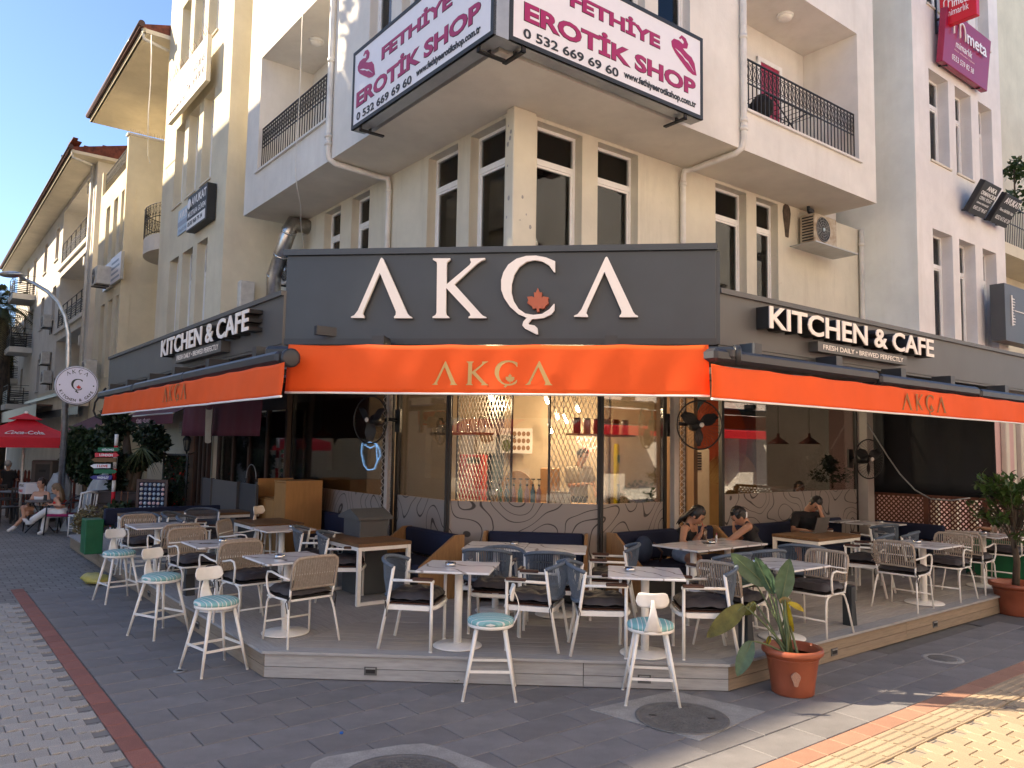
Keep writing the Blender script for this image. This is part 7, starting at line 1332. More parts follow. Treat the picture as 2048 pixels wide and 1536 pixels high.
# a tall street tree added out of view to shade the corner of the building
tree('street_tree', 'tall street tree added out of view left of the viewer to shade the corner', 'tree', [([(-14.5, 9.6, 0), (-14.4, 9.6, 7), (-14.2, 9.6, 15)], [.3, .24, .16])], [((-14.2, 9.5, 16.6), (1.7, 2.3, 2.7)), ((-14.2, 8.3, 16.0), (1.4, 1.4, 1.6)), ((-14.2, 10.6, 15.6), (1.5, 1.5, 1.7)), ((-14.2, 9.4, 19.0), (1.5, 1.6, 1.6))], 5200, .42, 'leaf_mid', 15, (-14.5, 9.6, 0))
# small plants
g = at(185, 1045, 15.9); g.z = 0; t = T('potted_shrub', 'dry blossoming small shrub in a grey pot left of the green box', 'plant', FF, tuple(g)); t.part('pot', MB().lathe([(.0001, 0), (.16, 0), (.22, .4), (.24, .42), (.21, .42), (.2, .38), (.0001, .37)], 20, g), MT['dark_plastic']); t.part('foliage', leafcloud(900, in_blobs([(g + Vector((0, 0, .56)), (.34, .3, .25)), (g + Vector((-.18, -.05, .45)), (.2, .2, .25))]), .07, random.Random(21)), MT['leaf_dry'])
gr = MB(); c = RF.w(0, 0); q = onz(905, 1365)
for k in range(40): a = random.uniform(0, 6.3); gr.add([q + Vector((random.uniform(-.06, .06), random.uniform(-.02, .02), 0)), q + Vector((random.uniform(-.05, .05), random.uniform(-.02, .02), 0)), q + Vector((random.uniform(-.08, .08), random.uniform(-.05, .03), random.uniform(.02, .05)))], [(0, 1, 2)])
one('weed_tuft', gr, MT['leaf_mid'], 'small green weed growing at the foot of the deck front', 'weed', FF, tuple(q))
q = onz(683, 1467); one('bottle_cap', MB().lathe([(.0001, .012), (.012, .012), (.014, .004), (.014, 0)], 14, q), MT['blue_canvas'], 'tiny blue bottle cap on the dark slabs', 'cap', FF, tuple(q))
# plants on the far right balcony and inside the room
c = RF.hit(2030, 400, 8.2); t = tree('balcony_plant', 'dark leafy plant on the far right balcony', 'plant', [([c + Vector((0, 0, -.3)), c + Vector((0, 0, .9))], [.03, .02])], [(c + Vector((0, 0, -.1)), (.5, .5, .4)), (c + Vector((.1, 0, .9)), (.35, .35, .3))], 700, .16, 'leaf_dark', 31, tuple(c + Vector((0, 0, -.4)))) if False else None
c = RF.w(*RF.hit(2030, 395, 8.4)); tree('balcony_plant', 'dark leafy plant on the far right balcony', 'plant', [([c + Vector((0, 0, -.4)), c + Vector((0, 0, .9))], [.03, .02])], [(c + Vector((0, 0, -.1)), (.6, .6, .35)), (c + Vector((.1, 0, .8)), (.35, .35, .3))], 420, .16, 'leaf_mid', 31, tuple(c + Vector((0, 0, -.4))))
c = RF.w(*RF.hit(1665, 955, gR + .4)); tree('indoor_plant', 'dim leafy plant on the sill behind the right glass', 'plant', [([c + Vector((0, 0, -.2)), c + Vector((0, 0, .1))], [.02, .01])], [(c + Vector((0, 0, .05)), (.42, .3, .14)), (c + Vector((-.05, 0, .25)), (.12, .12, .16))], 500, .07, 'leaf_dark', 32, tuple(c + Vector((0, 0, -.2))))
c = FF.w(*hx(1278, 985, 11.0)); tree('indoor_plant', 'small plant on the counter before the yellow fridge', 'plant', [([c + Vector((0, 0, -.12)), c + Vector((0, 0, .1))], [.02, .01])], [(c, (.22, .18, .16))], 260, .07, 'leaf_mid', 33, tuple(c + Vector((0, 0, -.12))))
# ---------------------------------------------------------------- people
def blend(mb, vox, smooth=4):
    """fuse overlapping volumes into one continuous skin"""
    me = mb.mesh('blend', [MT['skin']]); o = bpy.data.objects.new('blend', me); C.objects.link(o)
    r = o.modifiers.new('r', 'REMESH'); r.mode = 'VOXEL'; r.voxel_size = vox; r.use_smooth_shade = True
    s = o.modifiers.new('s', 'SMOOTH'); s.iterations = smooth; s.factor = .5
    bpy.context.view_layer.update(); out = bpy.data.meshes.new_from_object(o.evaluated_get(bpy.context.evaluated_depsgraph_get())); bpy.data.objects.remove(o); bpy.data.meshes.remove(me)
    b = MB(); b.smooth = True; b.add([v.co.copy() for v in out.vertices], [list(p.vertices) for p in out.polygons]); bpy.data.meshes.remove(out); return b
def limb(mb, pts, rs, n=12):
    """capped, densely sampled tapering limb"""
    P = [Vector(p) for p in pts]; Q = []; R_ = []
    for i in range(len(P) - 1):
        for k in range(6): t = k / 6; Q.append(P[i].lerp(P[i + 1], t)); R_.append(rs[i] + (rs[i + 1] - rs[i]) * t)
    Q.append(P[-1]); R_.append(rs[-1]); mb.tube(Q, R_, n)
    for p, r in zip(P, rs): mb.ball(p, r * .995, 12, 8)
def hand(mb, wrist, fwd, palm_n, s=1., curl=.5, side=1):
    f = Vector(fwd).normalized(); n = Vector(palm_n); n = (n - f * n.dot(f)).normalized(); x = f.cross(n) * side; w_ = Vector(wrist)
    for k in range(4): c = w_ + f * .05 * s + x * ((k - 1.5) * .019) * s; limb(mb, [w_ + x * (k - 1.5) * .010 * s, c, c + f * .035 * s], [.013 * s] * 3, 8)
    for k, L_ in enumerate((.062, .075, .070, .055)):
        p = w_ + f * .085 * s + x * ((k - 1.5) * .021) * s; a = 0; P = [p]
        for j, q in enumerate((.45, .32, .23)): a += curl * (.6 + .3 * j); P.append(P[-1] + (f * cos(a) + n * sin(a) + x * (k - 1.5) * .05) * L_ * q * s)
        limb(mb, P, [.0095 * s, .009 * s, .008 * s, .0065 * s], 8)
    t0 = w_ + f * .025 * s - x * .03 * s; limb(mb, [w_ + f * .02 * s, t0 + f * .01 * s, t0 + (f * .6 - x * .6 + n * .3) * .035 * s, t0 + (f * .9 - x * .5 + n * .5) * .06 * s], [.014 * s, .013 * s, .0105 * s, .008 * s], 8)
def person(label, J, skin='skin', base=None, face=(0, -1, 0), hair=None, top=None, bottom=None, shoes=None, vox=.011, group=None, hands=None, lean=None):
    """J: joints in world space. One fused body, hair and clothes as its children."""
    J = {k: Vector(v) for k, v in J.items()}; t = T('person', label, 'person', FF, tuple(base or J['pelvis'])); b = MB(); f = Vector(face).normalized(); hd = J['head']; nk = J['neck']; up = (hd - nk).normalized(); f = (f - up * f.dot(up)).normalized(); sx = f.cross(up)
    hm = Matrix((sx, f, up)).transposed()
    def hp(x, y, z): return hd + hm @ Vector((x, y, z))
    # head: skull, jaw, nose, lips, ears
    hb = MB().ball((0, 0, 0), .1, 20, 14, (.78, .96, 1.12)).ball((0, .028, -.062), .062, 14, 10, (.92, .95, .95)); hb.tube([(0, .088, .018), (0, .108, -.022), (0, .098, -.035)], [.008, .0135, .011], 8).ball((0, .084, -.062), .018, 8, 6, (1.3, .6, .6))
    for s_ in (-1, 1): hb.ball((s_ * .078, -.005, -.015), .024, 8, 6, (.4, .8, 1.2))
    b.join(hb, Matrix.Translation(hd) @ hm.to_4x4()); limb(b, [hd - up * .06 - f * .02, nk - up * .02], [.052, .056])
    sh = (J['shL'] + J['shR']) / 2; pv = J['pelvis']; ax = (sh - pv).normalized(); sd = (J['shR'] - J['shL']); sw = sd.length / 2; sd.normalize(); fr_ = ax.cross(sd)
    if fr_.dot(f) < 0: fr_ = -fr_
    def torso(mb, g=0., z0=0., z1=1.):
        prof = [(0, .150, .105), (.18, .145, .10), (.42, .122, .088), (.68, .150, .105), (.86, .155, .10), (1.0, .10, .07)]
        pts = []; 
        for i in range(21):
            q = z0 + (z1 - z0) * i / 20
            for k in range(len(prof) - 1):
                if prof[k][0] <= q <= prof[k + 1][0]: e = (q - prof[k][0]) / (prof[k + 1][0] - prof[k][0]); w_, d_ = prof[k][1] + e * (prof[k + 1][1] - prof[k][1]), prof[k][2] + e * (prof[k + 1][2] - prof[k][2]); break
            cpt = pv + (sh + ax * .03 - pv) * q + fr_ * (.018 * sin(pi * q)); pts.append((cpt, w_ * (sw / .165) + g, d_ + g))
        o = len(mb.v); n = 20
        for cpt, w_, d_ in pts:
            for k in range(n): a = 2 * pi * k / n; mb.v.append(cpt + sd * w_ * cos(a) + fr_ * d_ * sin(a))
        for i in range(20):
            for k in range(n): mb.f.append([o + i * n + k, o + i * n + (k + 1) % n, o + (i + 1) * n + (k + 1) % n, o + (i + 1) * n + k]); mb.mi.append(0); mb.sm.append(True)
        mb.f.append([o + k for k in range(n)][::-1]); mb.f.append([o + 20 * n + k for k in range(n)]); mb.mi += [0, 0]; mb.sm += [False, False]
    torso(b); limb(b, [J['shL'], sh, J['shR']], [.050, .06, .050])
    hands = hands or {}
    for s_ in 'LR':
        if 'el' + s_ in J:
            limb(b, [J['sh' + s_], J['el' + s_], J['ha' + s_]], [.050, .038, .026]); fw = (J['ha' + s_] - J['el' + s_]).normalized(); h_ = hands.get(s_, {}); hand(b, J['ha' + s_], h_.get('f', fw), h_.get('n', -Vector((0, 0, 1))), .95, h_.get('c', .45), 1 if s_ == 'L' else -1)
        if 'kn' + s_ in J:
            limb(b, [J['hi' + s_], J['kn' + s_], J['an' + s_]], [.082, .056, .036]); limb(b, [J['an' + s_], J['an' + s_] + (J['to' + s_] - J['an' + s_]) * .5 + Vector((0, 0, -.01)), J['to' + s_]], [.036, .036, .026])
    t.part('body', blend(b, vox), MT[skin])
    e = MB()
    for s_ in (-1, 1): e.ball(hp(s_ * .031, .0885, .012), .0105, 8, 6); e.bar(hp(s_ * .018, .095, .034), hp(s_ * .046, .088, .036), .008, .005)
    t.part('eyes', e, MT['eye_dark'], kind='stuff'); t.part('mouth', MB().ball(hp(0, .0935, -.062), .014, 8, 5, (1.5, .5, .45)), MT['lips'])
    if hair:
        h = MB(); st, m = hair[0], hair[1]
        def cap(d): return 1 + .04 * sin(14 * d.x + 9 * d.z) 
        hb = MB().ball((0, -.014, .022), .104, 20, 14, (.84, .98, 1.10), cap)
        keep = MB(); 
        for fc in hb.f:
            cc = sum((hb.v[i] for i in fc), Vector()) / 4
            if not (cc.y > .045 and cc.z < .062) and cc.z > -.085 + (.06 if cc.y > .0 else 0): keep.add([hb.v[i] for i in fc], [(0, 1, 2, 3)]); keep.sm[-1] = True
        keep.join(MB().ball((0, -.022, .018), .098, 16, 10, (.80, .92, 1.06)))
        h.join(keep, Matrix.Translation(hd) @ hm.to_4x4())
        if st in ('long', 'pony', 'bun'):
            rd = random.Random(4)
            for k in range({'long': 46, 'pony': 22}.get(st, 0)):
                a = rd.uniform(-1.5, 1.5); p0 = hp(.075 * sin(a), -.05 - .045 * cos(a), rd.uniform(-.02, .08)); L_ = hair[2]
                tail = Vector(hair[3]) if len(hair) > 3 else -f * .05
                p1 = hp(.085 * sin(a), -.075 - .03 * cos(a), -.08); p2 = p1 + Vector((0, 0, -L_)) + tail + Vector((rd.uniform(-.03, .03), rd.uniform(-.03, .03), 0)); h.tube([p0, p1, (p1 + p2) / 2 - f * .02, p2], [.016, .018, .014, .004], 5)
            if st == 'bun': h.ball(hp(0, -.11, .05), .045, 12, 8)
        t.part('hair', h, MT[m])
        if hair[0] == 'clip': t.part('hair_clip', MB().cbox(hd.x + .07, hd.x + .1, hd.y - .05, hd.y + .05, hd.z - .02, hd.z + .06, .01), MT['pvc'])
    if top:
        c = MB(); kind, m = top
        z1 = {'tank': .90, 'crop': .80, 'tee': 1.0, 'strap': .78, 'shirt': 1.0}[kind]; z0 = {'crop': .42, 'strap': .12}.get(kind, .02); torso(c, .013, z0, z1)
        if kind in ('tee', 'shirt'):
            limb(c, [J['shL'], sh, J['shR']], [.062, .068, .062])
            for s_ in 'LR': limb(c, [J['sh' + s_], J['sh' + s_].lerp(J['el' + s_], .66)], [.064, .060])
        elif kind in ('strap', 'tank', 'crop'):
            for s_ in 'LR': q = J['sh' + s_].lerp(sh, .42); d0 = pv + (sh - pv) * .74 + sd * (.10 if s_ == 'R' else -.10); limb(c, [d0 + fr_ * .095, q + ax * .052, d0 - fr_ * .10], [.014 if kind != 'tank' else .03] * 3, 8)
        t.part('shirt', blend(c, vox, 5), MT[m])
    if bottom:
        c = MB(); kind, m = bottom; torso(c, .014, 0, .22)
        for s_ in 'LR':
            if 'kn' + s_ not in J: continue
            if kind == 'shorts': limb(c, [J['hi' + s_], J['hi' + s_].lerp(J['kn' + s_], .45)], [.098, .088])
            elif kind == 'long_shorts': limb(c, [J['hi' + s_], J['hi' + s_].lerp(J['kn' + s_], .95)], [.10, .080])
            else: limb(c, [J['hi' + s_], J['kn' + s_], J['an' + s_] + Vector((0, 0, .03))], [.10, .074, .075])
        t.part('trousers' if kind == 'trousers' else 'shorts', blend(c, vox, 5), MT[m])
    if shoes:
        for s_ in 'LR':
            if 'to' + s_ not in J: continue
            c = MB(); a, to = J['an' + s_], J['to' + s_]; lo = Vector((0, 0, -.045)); limb(c, [a + lo * .4, a.lerp(to, .5) + lo * .35, to], [.046, .046, .036]); t.part('shoe', blend(c, .012, 3), MT[shoes])
    return t
P_ = lambda x, y, d: at(x, y, d)
# woman in white top facing the camera, legs crossed
d = 18.1
person('woman in white strap top and denim shorts sitting cross-legged on the left street', dict(head=P_(83, 967, d), neck=P_(83, 979, d), shL=P_(95, 987, d), shR=P_(70, 987, d), elL=P_(99, 1003, d - .05), haL=P_(91, 1007, d - .25), elR=P_(62, 1001, d - .1), haR=P_(55, 1009, d - .35), pelvis=P_(82, 1018, d), hiL=P_(88, 1021, d - .02), hiR=P_(76, 1021, d - .02), knL=P_(46, 1015, d - .45), anL=P_(49, 1037, d - .45), toL=P_(56, 1044, d - .55), knR=P_(55, 1026, d - .4), anR=P_(30, 1052, d - .45), toR=P_(17, 1061, d - .5)), 'skin', tuple(onz(70, 1062)), (-.25, -1, -.1), ('bun', 'hair_brown'), ('strap', 'cloth_white'), ('shorts', 'denim'), 'shoe_white')
d = 17.5
person('woman in red top and white trousers seen from the side on a magenta seat', dict(head=P_(113, 978, d), neck=P_(118, 990, d), shL=P_(112, 998, d - .14), shR=P_(124, 997, d + .16), elL=P_(121, 1011, d - .22), haL=P_(104, 1010, d - .2), elR=P_(122, 1012, d + .2), haR=P_(103, 1008, d + .1), pelvis=P_(125, 1024, d), hiL=P_(124, 1026, d - .09), hiR=P_(124, 1026, d + .09), knL=P_(92, 1022, d - .1), anL=P_(66, 1042, d - .1), toL=P_(54, 1047, d - .1), knR=P_(93, 1030, d + .06), anR=P_(88, 1060, d + .02), toR=P_(77, 1067, d)), 'skin', tuple(onz(110, 1072)), (-1, -.35, -.05), ('long', 'hair_blond', .26, (.04, -.03, 0)), ('crop', 'cloth_red'), ('trousers', 'cloth_white'), 'shoe_white')
# girl with the iced coffee
d = 10.05
person('girl in dark sleeveless top and pale shorts leaning over her iced coffee', dict(head=P_(1394, 1030, d), neck=P_(1381, 1044, d + .05), shL=P_(1388, 1053, d + .2), shR=P_(1369, 1057, d - .1), elL=P_(1391, 1083, d - .02), haL=P_(1403, 1066, d - .08), elR=P_(1365, 1082, d - .25), haR=P_(1378, 1091, d - .42), pelvis=P_(1362, 1103, d + .25), hiL=P_(1367, 1106, d + .32), hiR=P_(1358, 1108, d + .12), knL=P_(1396, 1116, d + .1), knR=P_(1390, 1122, d - .2), anL=P_(1398, 1170, d + .05), anR=P_(1391, 1178, d - .2), toL=P_(1407, 1178, d - .05), toR=P_(1402, 1186, d - .3)), 'skin_tan', None, (.9, -.35, -.45), ('pony', 'hair_black', .14, (-.1, .05, .02)), ('tank', 'cloth_black'), ('shorts', 'denim'), 'shoe_white', hands={'L': dict(f=(.2, -.1, 1), n=(.8, -.4, 0), c=.9)})
d = 10.15
person('girl in black top with white hair clip propping her chin, facing left', dict(head=P_(1478, 1032, d), neck=P_(1490, 1045, d), shL=P_(1497, 1053, d - .2), shR=P_(1496, 1055, d + .17), elL=P_(1458, 1082, d - .15), haL=P_(1438, 1088, d + .05), elR=P_(1475, 1082, d + .05), haR=P_(1468, 1058, d + .0), pelvis=P_(1516, 1098, d + .05), hiL=P_(1512, 1100, d - .06), hiR=P_(1512, 1100, d + .14), knL=P_(1478, 1108, d - .1), knR=P_(1478, 1106, d + .12), anL=P_(1474, 1165, d - .1), anR=P_(1474, 1160, d + .1), toL=P_(1458, 1172, d - .12), toR=P_(1458, 1167, d + .08)), 'skin_tan', None, (-1, -.1, -.35), ('clip', 'hair_black'), ('tank', 'cloth_black'), ('trousers', 'cloth_black'), 'shoe_white', hands={'R': dict(f=(-.1, 0, 1), n=(1, 0, 0), c=.8)})
d = 11.75
person('man in black shirt holding his forehead over the laptop', dict(head=P_(1630, 1008, d), neck=P_(1618, 1018, d + .08), shL=P_(1640, 1031, d + .05), shR=P_(1592, 1030, d + .1), elL=P_(1652, 1052, d - .25), haL=P_(1641, 1024, d - .12), elR=P_(1586, 1060, d - .05), haR=P_(1612, 1061, d - .35), pelvis=P_(1606, 1078, d + .35), hiL=P_(1616, 1080, d + .3), hiR=P_(1597, 1080, d + .3), knL=P_(1624, 1090, d - .2), knR=P_(1596, 1090, d - .25), anL=P_(1622, 1140, d - .15), anR=P_(1598, 1145, d - .2), toL=P_(1622, 1150, d - .35), toR=P_(1596, 1155, d - .42)), 'skin_tan', None, (.25, -1, -.55), ('short', 'hair_black'), ('shirt', 'cloth_black'), ('long_shorts', 'camo'), 'cloth_black', hands={'L': dict(f=(-.15, .1, 1), n=(-.4, .8, 0), c=.6)})
# barista behind the counter
d = 12.55
person('bearded barista in beige tee working behind the counter', dict(head=P_(1166, 912, d), neck=P_(1160, 929, d + .02), shL=P_(1178, 940, d + .1), shR=P_(1138, 940, d - .05), elL=P_(1187, 968, d + .05), haL=P_(1192, 985, d - .25), elR=P_(1140, 972, d - .1), haR=P_(1172, 968, d - .35), pelvis=P_(1155, 1003, d + .05), hiL=P_(1162, 1008, d + .05), hiR=P_(1148, 1008, d + .05), knL=P_(1162, 1055, d), knR=P_(1148, 1055, d), anL=P_(1162, 1098, d + .05), anR=P_(1148, 1098, d + .05), toL=P_(1166, 1104, d - .1), toR=P_(1150, 1104, d - .1)), 'skin', None, (.75, -.8, -.35), ('short', 'hair_black'), ('tee', 'cloth_tan'), ('trousers', 'cloth_black'), 'cloth_black')
# man mostly hidden by the tree on the right: hand on the table, legs in camouflage shoes
d = 12.6
person('person half hidden by the potted tree with a hand on the far table', dict(head=P_(2012, 1005, d + .2), neck=P_(2014, 1020, d + .2), shL=P_(2034, 1032, d + .2), shR=P_(1996, 1034, d + .2), elL=P_(2040, 1062, d), haL=P_(2012, 1066, d - .3), elR=P_(1990, 1060, d - .1), haR=P_(1966, 1056, d - .35), pelvis=P_(2018, 1090, d + .25), hiL=P_(2026, 1093, d + .22), hiR=P_(2006, 1093, d + .22), knL=P_(1996, 1098, d - .2), knR=P_(1976, 1098, d - .25), anL=P_(1980, 1145, d - .2), anR=P_(1960, 1142, d - .2), toL=P_(1958, 1150, d - .3), toR=P_(1938, 1148, d - .3)), 'skin_tan', None, (-.8, -.6, -.1), ('short', 'hair_black'), ('tee', 'cloth_black'), ('shorts', 'cloth_black'), 'camo', hands={'R': dict(f=(-1, -.25, .15), n=(0, -.3, -1), c=.5)})
c = RF.w(*RF.hit(1600, 985, gR + .9)); person('dim figure with long dark hair seated inside behind the right glass', dict(head=c + Vector((0, 0, .08)), neck=c + Vector((0, 0, -.08)), shL=c + Vector((.17, 0, -.16)), shR=c + Vector((-.17, 0, -.16)), elL=c + Vector((.2, -.1, -.42)), haL=c + Vector((.1, -.3, -.45)), elR=c + Vector((-.2, -.1, -.42)), haR=c + Vector((-.1, -.3, -.45)), pelvis=c + Vector((0, .1, -.62)), hiL=c + Vector((.09, .1, -.64)), hiR=c + Vector((-.09, .1, -.64)), knL=c + Vector((.1, -.3, -.62)), knR=c + Vector((-.1, -.3, -.62)), anL=c + Vector((.1, -.3, -1.0)), anR=c + Vector((-.1, -.3, -1.0)), toL=c + Vector((.1, -.45, -1.05)), toR=c + Vector((-.1, -.45, -1.05))), 'skin_tan', None, (0, -1, -.2), ('long', 'hair_brown', .2), ('tee', 'maroon'), None, None, vox=.016)
# grey haired head over the fence, far left
d = 24.6; c = P_(17, 928, d); person('grey haired person sitting beyond the red picket fence', dict(head=c, neck=c + Vector((0, .02, -.17)), shL=c + Vector((-.2, .02, -.25)), shR=c + Vector((.2, .02, -.25)), elL=c + Vector((-.25, .1, -.5)), haL=c + Vector((-.15, .3, -.55)), elR=c + Vector((.25, .1, -.5)), haR=c + Vector((.15, .3, -.55)), pelvis=c + Vector((0, -.02, -.78))), 'skin', None, (.3, 1, 0), ('short', 'hair_grey'), ('tee', 'cloth_black'), None, None, vox=.02)
# ---------------------------------------------------------------- left street
def G(px, py, d): v = at(px, py, d); v.z = 0; return v
# chairs of the two women: black steel armchairs with magenta seats, small black table
def mag_chair(c, hd, label):
    t = T('garden_chair', label, 'chair', FF, tuple(c), 'black garden chairs with magenta seats', 0); R_ = Matrix.Translation(c) @ Matrix.Rotation(hd, 4, 'Z'); tr_ = lambda P: [R_ @ Vector(p) for p in P]
    for s_ in (-1, 1): t.part('leg', MB().tube(tr_([(.27, s_ * .25, 0), (.24, s_ * .25, .42), (.22, s_ * .27, .62), (.10, s_ * .28, .66), (-.2, s_ * .26, .72), (-.3, s_ * .22, .82)]), .015, 7), MT['black_iron']); t.part('leg', MB().tube(tr_([(-.3, s_ * .25, 0), (-.22, s_ * .25, .42)]), .015, 7), MT['black_iron'])
    t.part('back_rim', MB().tube(tr_([(-.3, -.22, .82), (-.34, 0, .86), (-.3, .22, .82), (-.26, .2, .5), (-.27, 0, .47), (-.26, -.2, .5)]), .014, 7, closed=True), MT['black_iron'])
    m = MB().cbox(-.24, .25, -.25, .25, .41, .47, .02); m.v = [R_ @ v for v in m.v]; t.part('seat', m, MT['magenta_cloth']); return t
mag_chair(G(83, 1058, 18.1), radians(-105), 'black garden chair with magenta seat under the woman in white'); mag_chair(G(124, 1072, 17.5), radians(186), 'black garden chair with magenta seat under the woman in red')
c = G(80, 1066, 17.75); t = T('bistro_table', 'small round table between the two seated women', 'table', FF, tuple(c)); t.part('table_top', MB().lathe([(.0001, .70), (.34, .70), (.34, .73), (.0001, .73)], 24, c), MT['taupe']); m = MB()
for a in (.4, 2.0, 3.6, 5.2): t.part('leg', MB().tube([c + Vector((.3 * cos(a), .3 * sin(a), 0)), c + Vector((0, 0, .35)), c + Vector((-.2 * cos(a), -.2 * sin(a), .7))], .013, 6), MT['black_iron'])
p = c + Vector((.12, -.05, .73)); one('phone', MB().cbox(p.x - .04, p.x + .04, p.y - .02, p.y + .0, p.z, p.z + .13, .004), MT['black'], 'black phone held upright on the bistro table', 'phone', FF, tuple(p))
c = G(162, 1062, 17.2); R_ = Matrix.Translation(c) @ Matrix.Rotation(radians(150), 4, 'Z'); t = T('white_chair', 'white slat-back party chair beside the woman in red', 'chair', FF, tuple(c)); tr_ = lambda P: [R_ @ Vector(p) for p in P]
for s_ in (-1, 1): t.part('leg', MB().tube(tr_([(.2, s_ * .18, 0), (.19, s_ * .18, .45)]), .017, 7), MT['pvc']); t.part('leg', MB().tube(tr_([(-.26, s_ * .18, 0), (-.2, s_ * .18, .45), (-.3, s_ * .17, .98)]), .017, 7), MT['pvc'])
m = MB().cbox(-.22, .22, -.2, .2, .44, .475, .01); m.v = [R_ @ v for v in m.v]; t.part('seat', m, MT['pvc'])
t.part('top_rail', MB().tube(tr_([(-.3, -.19, .96), (-.31, 0, .99), (-.3, .19, .96)]), .022, 7), MT['pvc']); t.part('mid_rail', MB().tube(tr_([(-.235, -.18, .62), (-.235, .18, .62)]), .015, 7), MT['pvc'])
for k in range(4): y = -.12 + .08 * k; t.part('slat', MB().tube(tr_([(-.235, y, .62), (-.3, y, .96)]), .010, 6), MT['pvc'])
m = MB()
for z in (.18, .24):
    for s_ in (-1, 1): m.tube(tr_([(.2, s_ * .18, z), (-.23, s_ * .18, z)]), .009, 5)
t.part('stretchers', m, MT['pvc'], kind='stuff')
# red market parasol with white writing
d = 20.; ap = at(52, 831, d); t = T('parasol', 'red square parasol with white drink lettering over the left cafe', 'parasol', FF, (ap.x, ap.y, 0)); rz = radians(38); hw = 1.45; zl = at(50, 884, d).z + .12; cs = [Vector((ap.x + hw * (cos(rz + pi / 2 * k + pi / 4)) * 1.2, ap.y + hw * sin(rz + pi / 2 * k + pi / 4) * 1.2, zl)) for k in range(4)]
for k in range(4):
    p, q = cs[k], cs[(k + 1) % 4]; t.part('canopy_panel', MB().sheet(lambda u, v: ap.lerp(p.lerp(q, u), v) - Vector((0, 0, .05 * sin(pi * v))), 8, 8), MT['red_canvas']); t.part('valance', MB().add([p, q, q - Vector((0, 0, .25)), p - Vector((0, 0, .25))], [(0, 1, 2, 3)]), MT['red_canvas']).modifiers.new('thick', 'SOLIDIFY').thickness = .004
    t.part('rib', MB().tube([ap - Vector((0, 0, .12)), p - Vector((0, 0, .03))], .015, 5), MT['pvc']); t.part('vent', MB().sheet(lambda u, v: (ap + Vector((0, 0, .02))).lerp(p.lerp(q, u), .0 + .30 * v) + Vector((0, 0, .05)), 4, 3), MT['red_canvas'])
t.part('finial', MB().ball(ap + Vector((0, 0, .07)), .05, 10, 6), MT['pvc']); t.part('pole', MB().tube([(ap.x, ap.y, 0), (ap.x, ap.y, ap.z)], .03, 10), MT['white_pipe'])
# lettering laid on the panel nearest the viewer, right half
def canopy_text(k, s, u0, u1, v0, v1, m='white_ink'):
    p, q = cs[k], cs[(k + 1) % 4]; tx = text(s, h=1, wid=1, bold=.03, shear=.3); nv = ((q - p).cross(ap - p)).normalized(); nv = nv if nv.z > 0 else -nv
    for i, v in enumerate(tx.v): u = u0 + (u1 - u0) * v.x; w_ = v1 + (v0 - v1) * v.z; tx.v[i] = ap.lerp(p.lerp(q, u), w_) - Vector((0, 0, .05 * sin(pi * w_))) + nv * .02
    t.part('lettering', tx, MT[m])
order = sorted(range(4), key=lambda k: (cs[k] + cs[(k + 1) % 4]).length)
canopy_text(order[0], 'Coca-Cola', .30, .72, .66, .86) if (cs[(order[0] + 1) % 4] - cs[order[0]]).x > 0 else canopy_text(order[0], 'Coca-Cola', .72, .30, .66, .86)
# street lamp with the round cafe sign
d = 18.6; b0 = at(123, 960, d); b0.z = 0; tp = at(136, 790, d); t = T('street_lamp', 'grey street lamp bending over the left street', 'street lamp', FF, tuple(b0)); P = [b0, Vector((b0.x, b0.y, 2.5)), at(130, 820, d), at(137, 720, d), at(137, 668, d), at(130, 632, d), at(116, 604, d), at(95, 583, d), at(70, 568, d), at(42, 556, d)]
t.part('pole', MB().tube(P, [.08, .075, .07, .06, .055, .05, .048, .045, .042, .04], 12), MT['galvanised']); q = at(22, 549, d); t.part('lamp_head', MB().ball(q, .27, 16, 8, (1.15, .55, .28)), MT['galvanised']); t.part('base', MB().lathe([(.16, 0), (.16, .02), (.09, .05)], 16, b0), MT['galvanised'])
d = 18.35; c = at(153.5, 771, d); rr = 39.5 / FOC * d; nrm = (Vector((0, 0, c.z)) - c); nrm.z = 0; nrm.normalize(); rzz = atan2(nrm.y, nrm.x) + pi / 2; t = T('round_sign', 'round white cafe sign with letters and red leaf on the lamp post', 'sign', FF, tuple(c), None, rzz); c0 = t.base
t.part('disc', move(MB().lathe([(.0001, .0), (rr * .97, .0), (rr, -.015), (rr, -.10), (rr * .97, -.115), (.0001, -.115)], 48, axis='y'), *c0), MT['grey_metal']); t.part('face', move(MB().prism([(rr * .955 * cos(2 * pi * k / 48), rr * .955 * sin(2 * pi * k / 48)) for k in range(48)], -.02, -.002), *c0), MT['sign_round']); t.part('ring', MB().tube([c0 + Vector((rr * .91 * cos(2 * pi * k / 48), -.022, rr * .91 * sin(2 * pi * k / 48))) for k in range(48)], .006, 5, closed=True), MT['ink'])
def at2(mb, x, z, rot=0, k=1): M_r = Matrix.Rotation(-rot, 4, 'Y'); return move(mb, c0.x + x, c0.y - .026, c0.z + z, M_r @ Matrix.Scale(k, 4))
for i, (Pl, an) in enumerate(zip(LOGO, (33, 12, -10, -33))):
    xs = [p[0] for p in Pl]; m_ = MB().prism([((x - (min(xs) + max(xs)) / 2) * rr * .19, z * rr * .19) for x, z in Pl], -.002, 0); a = radians(90 + an); t.part('letter', at2(m_, rr * .66 * cos(a), rr * .62 * sin(a), radians(an)), MT['ink'])
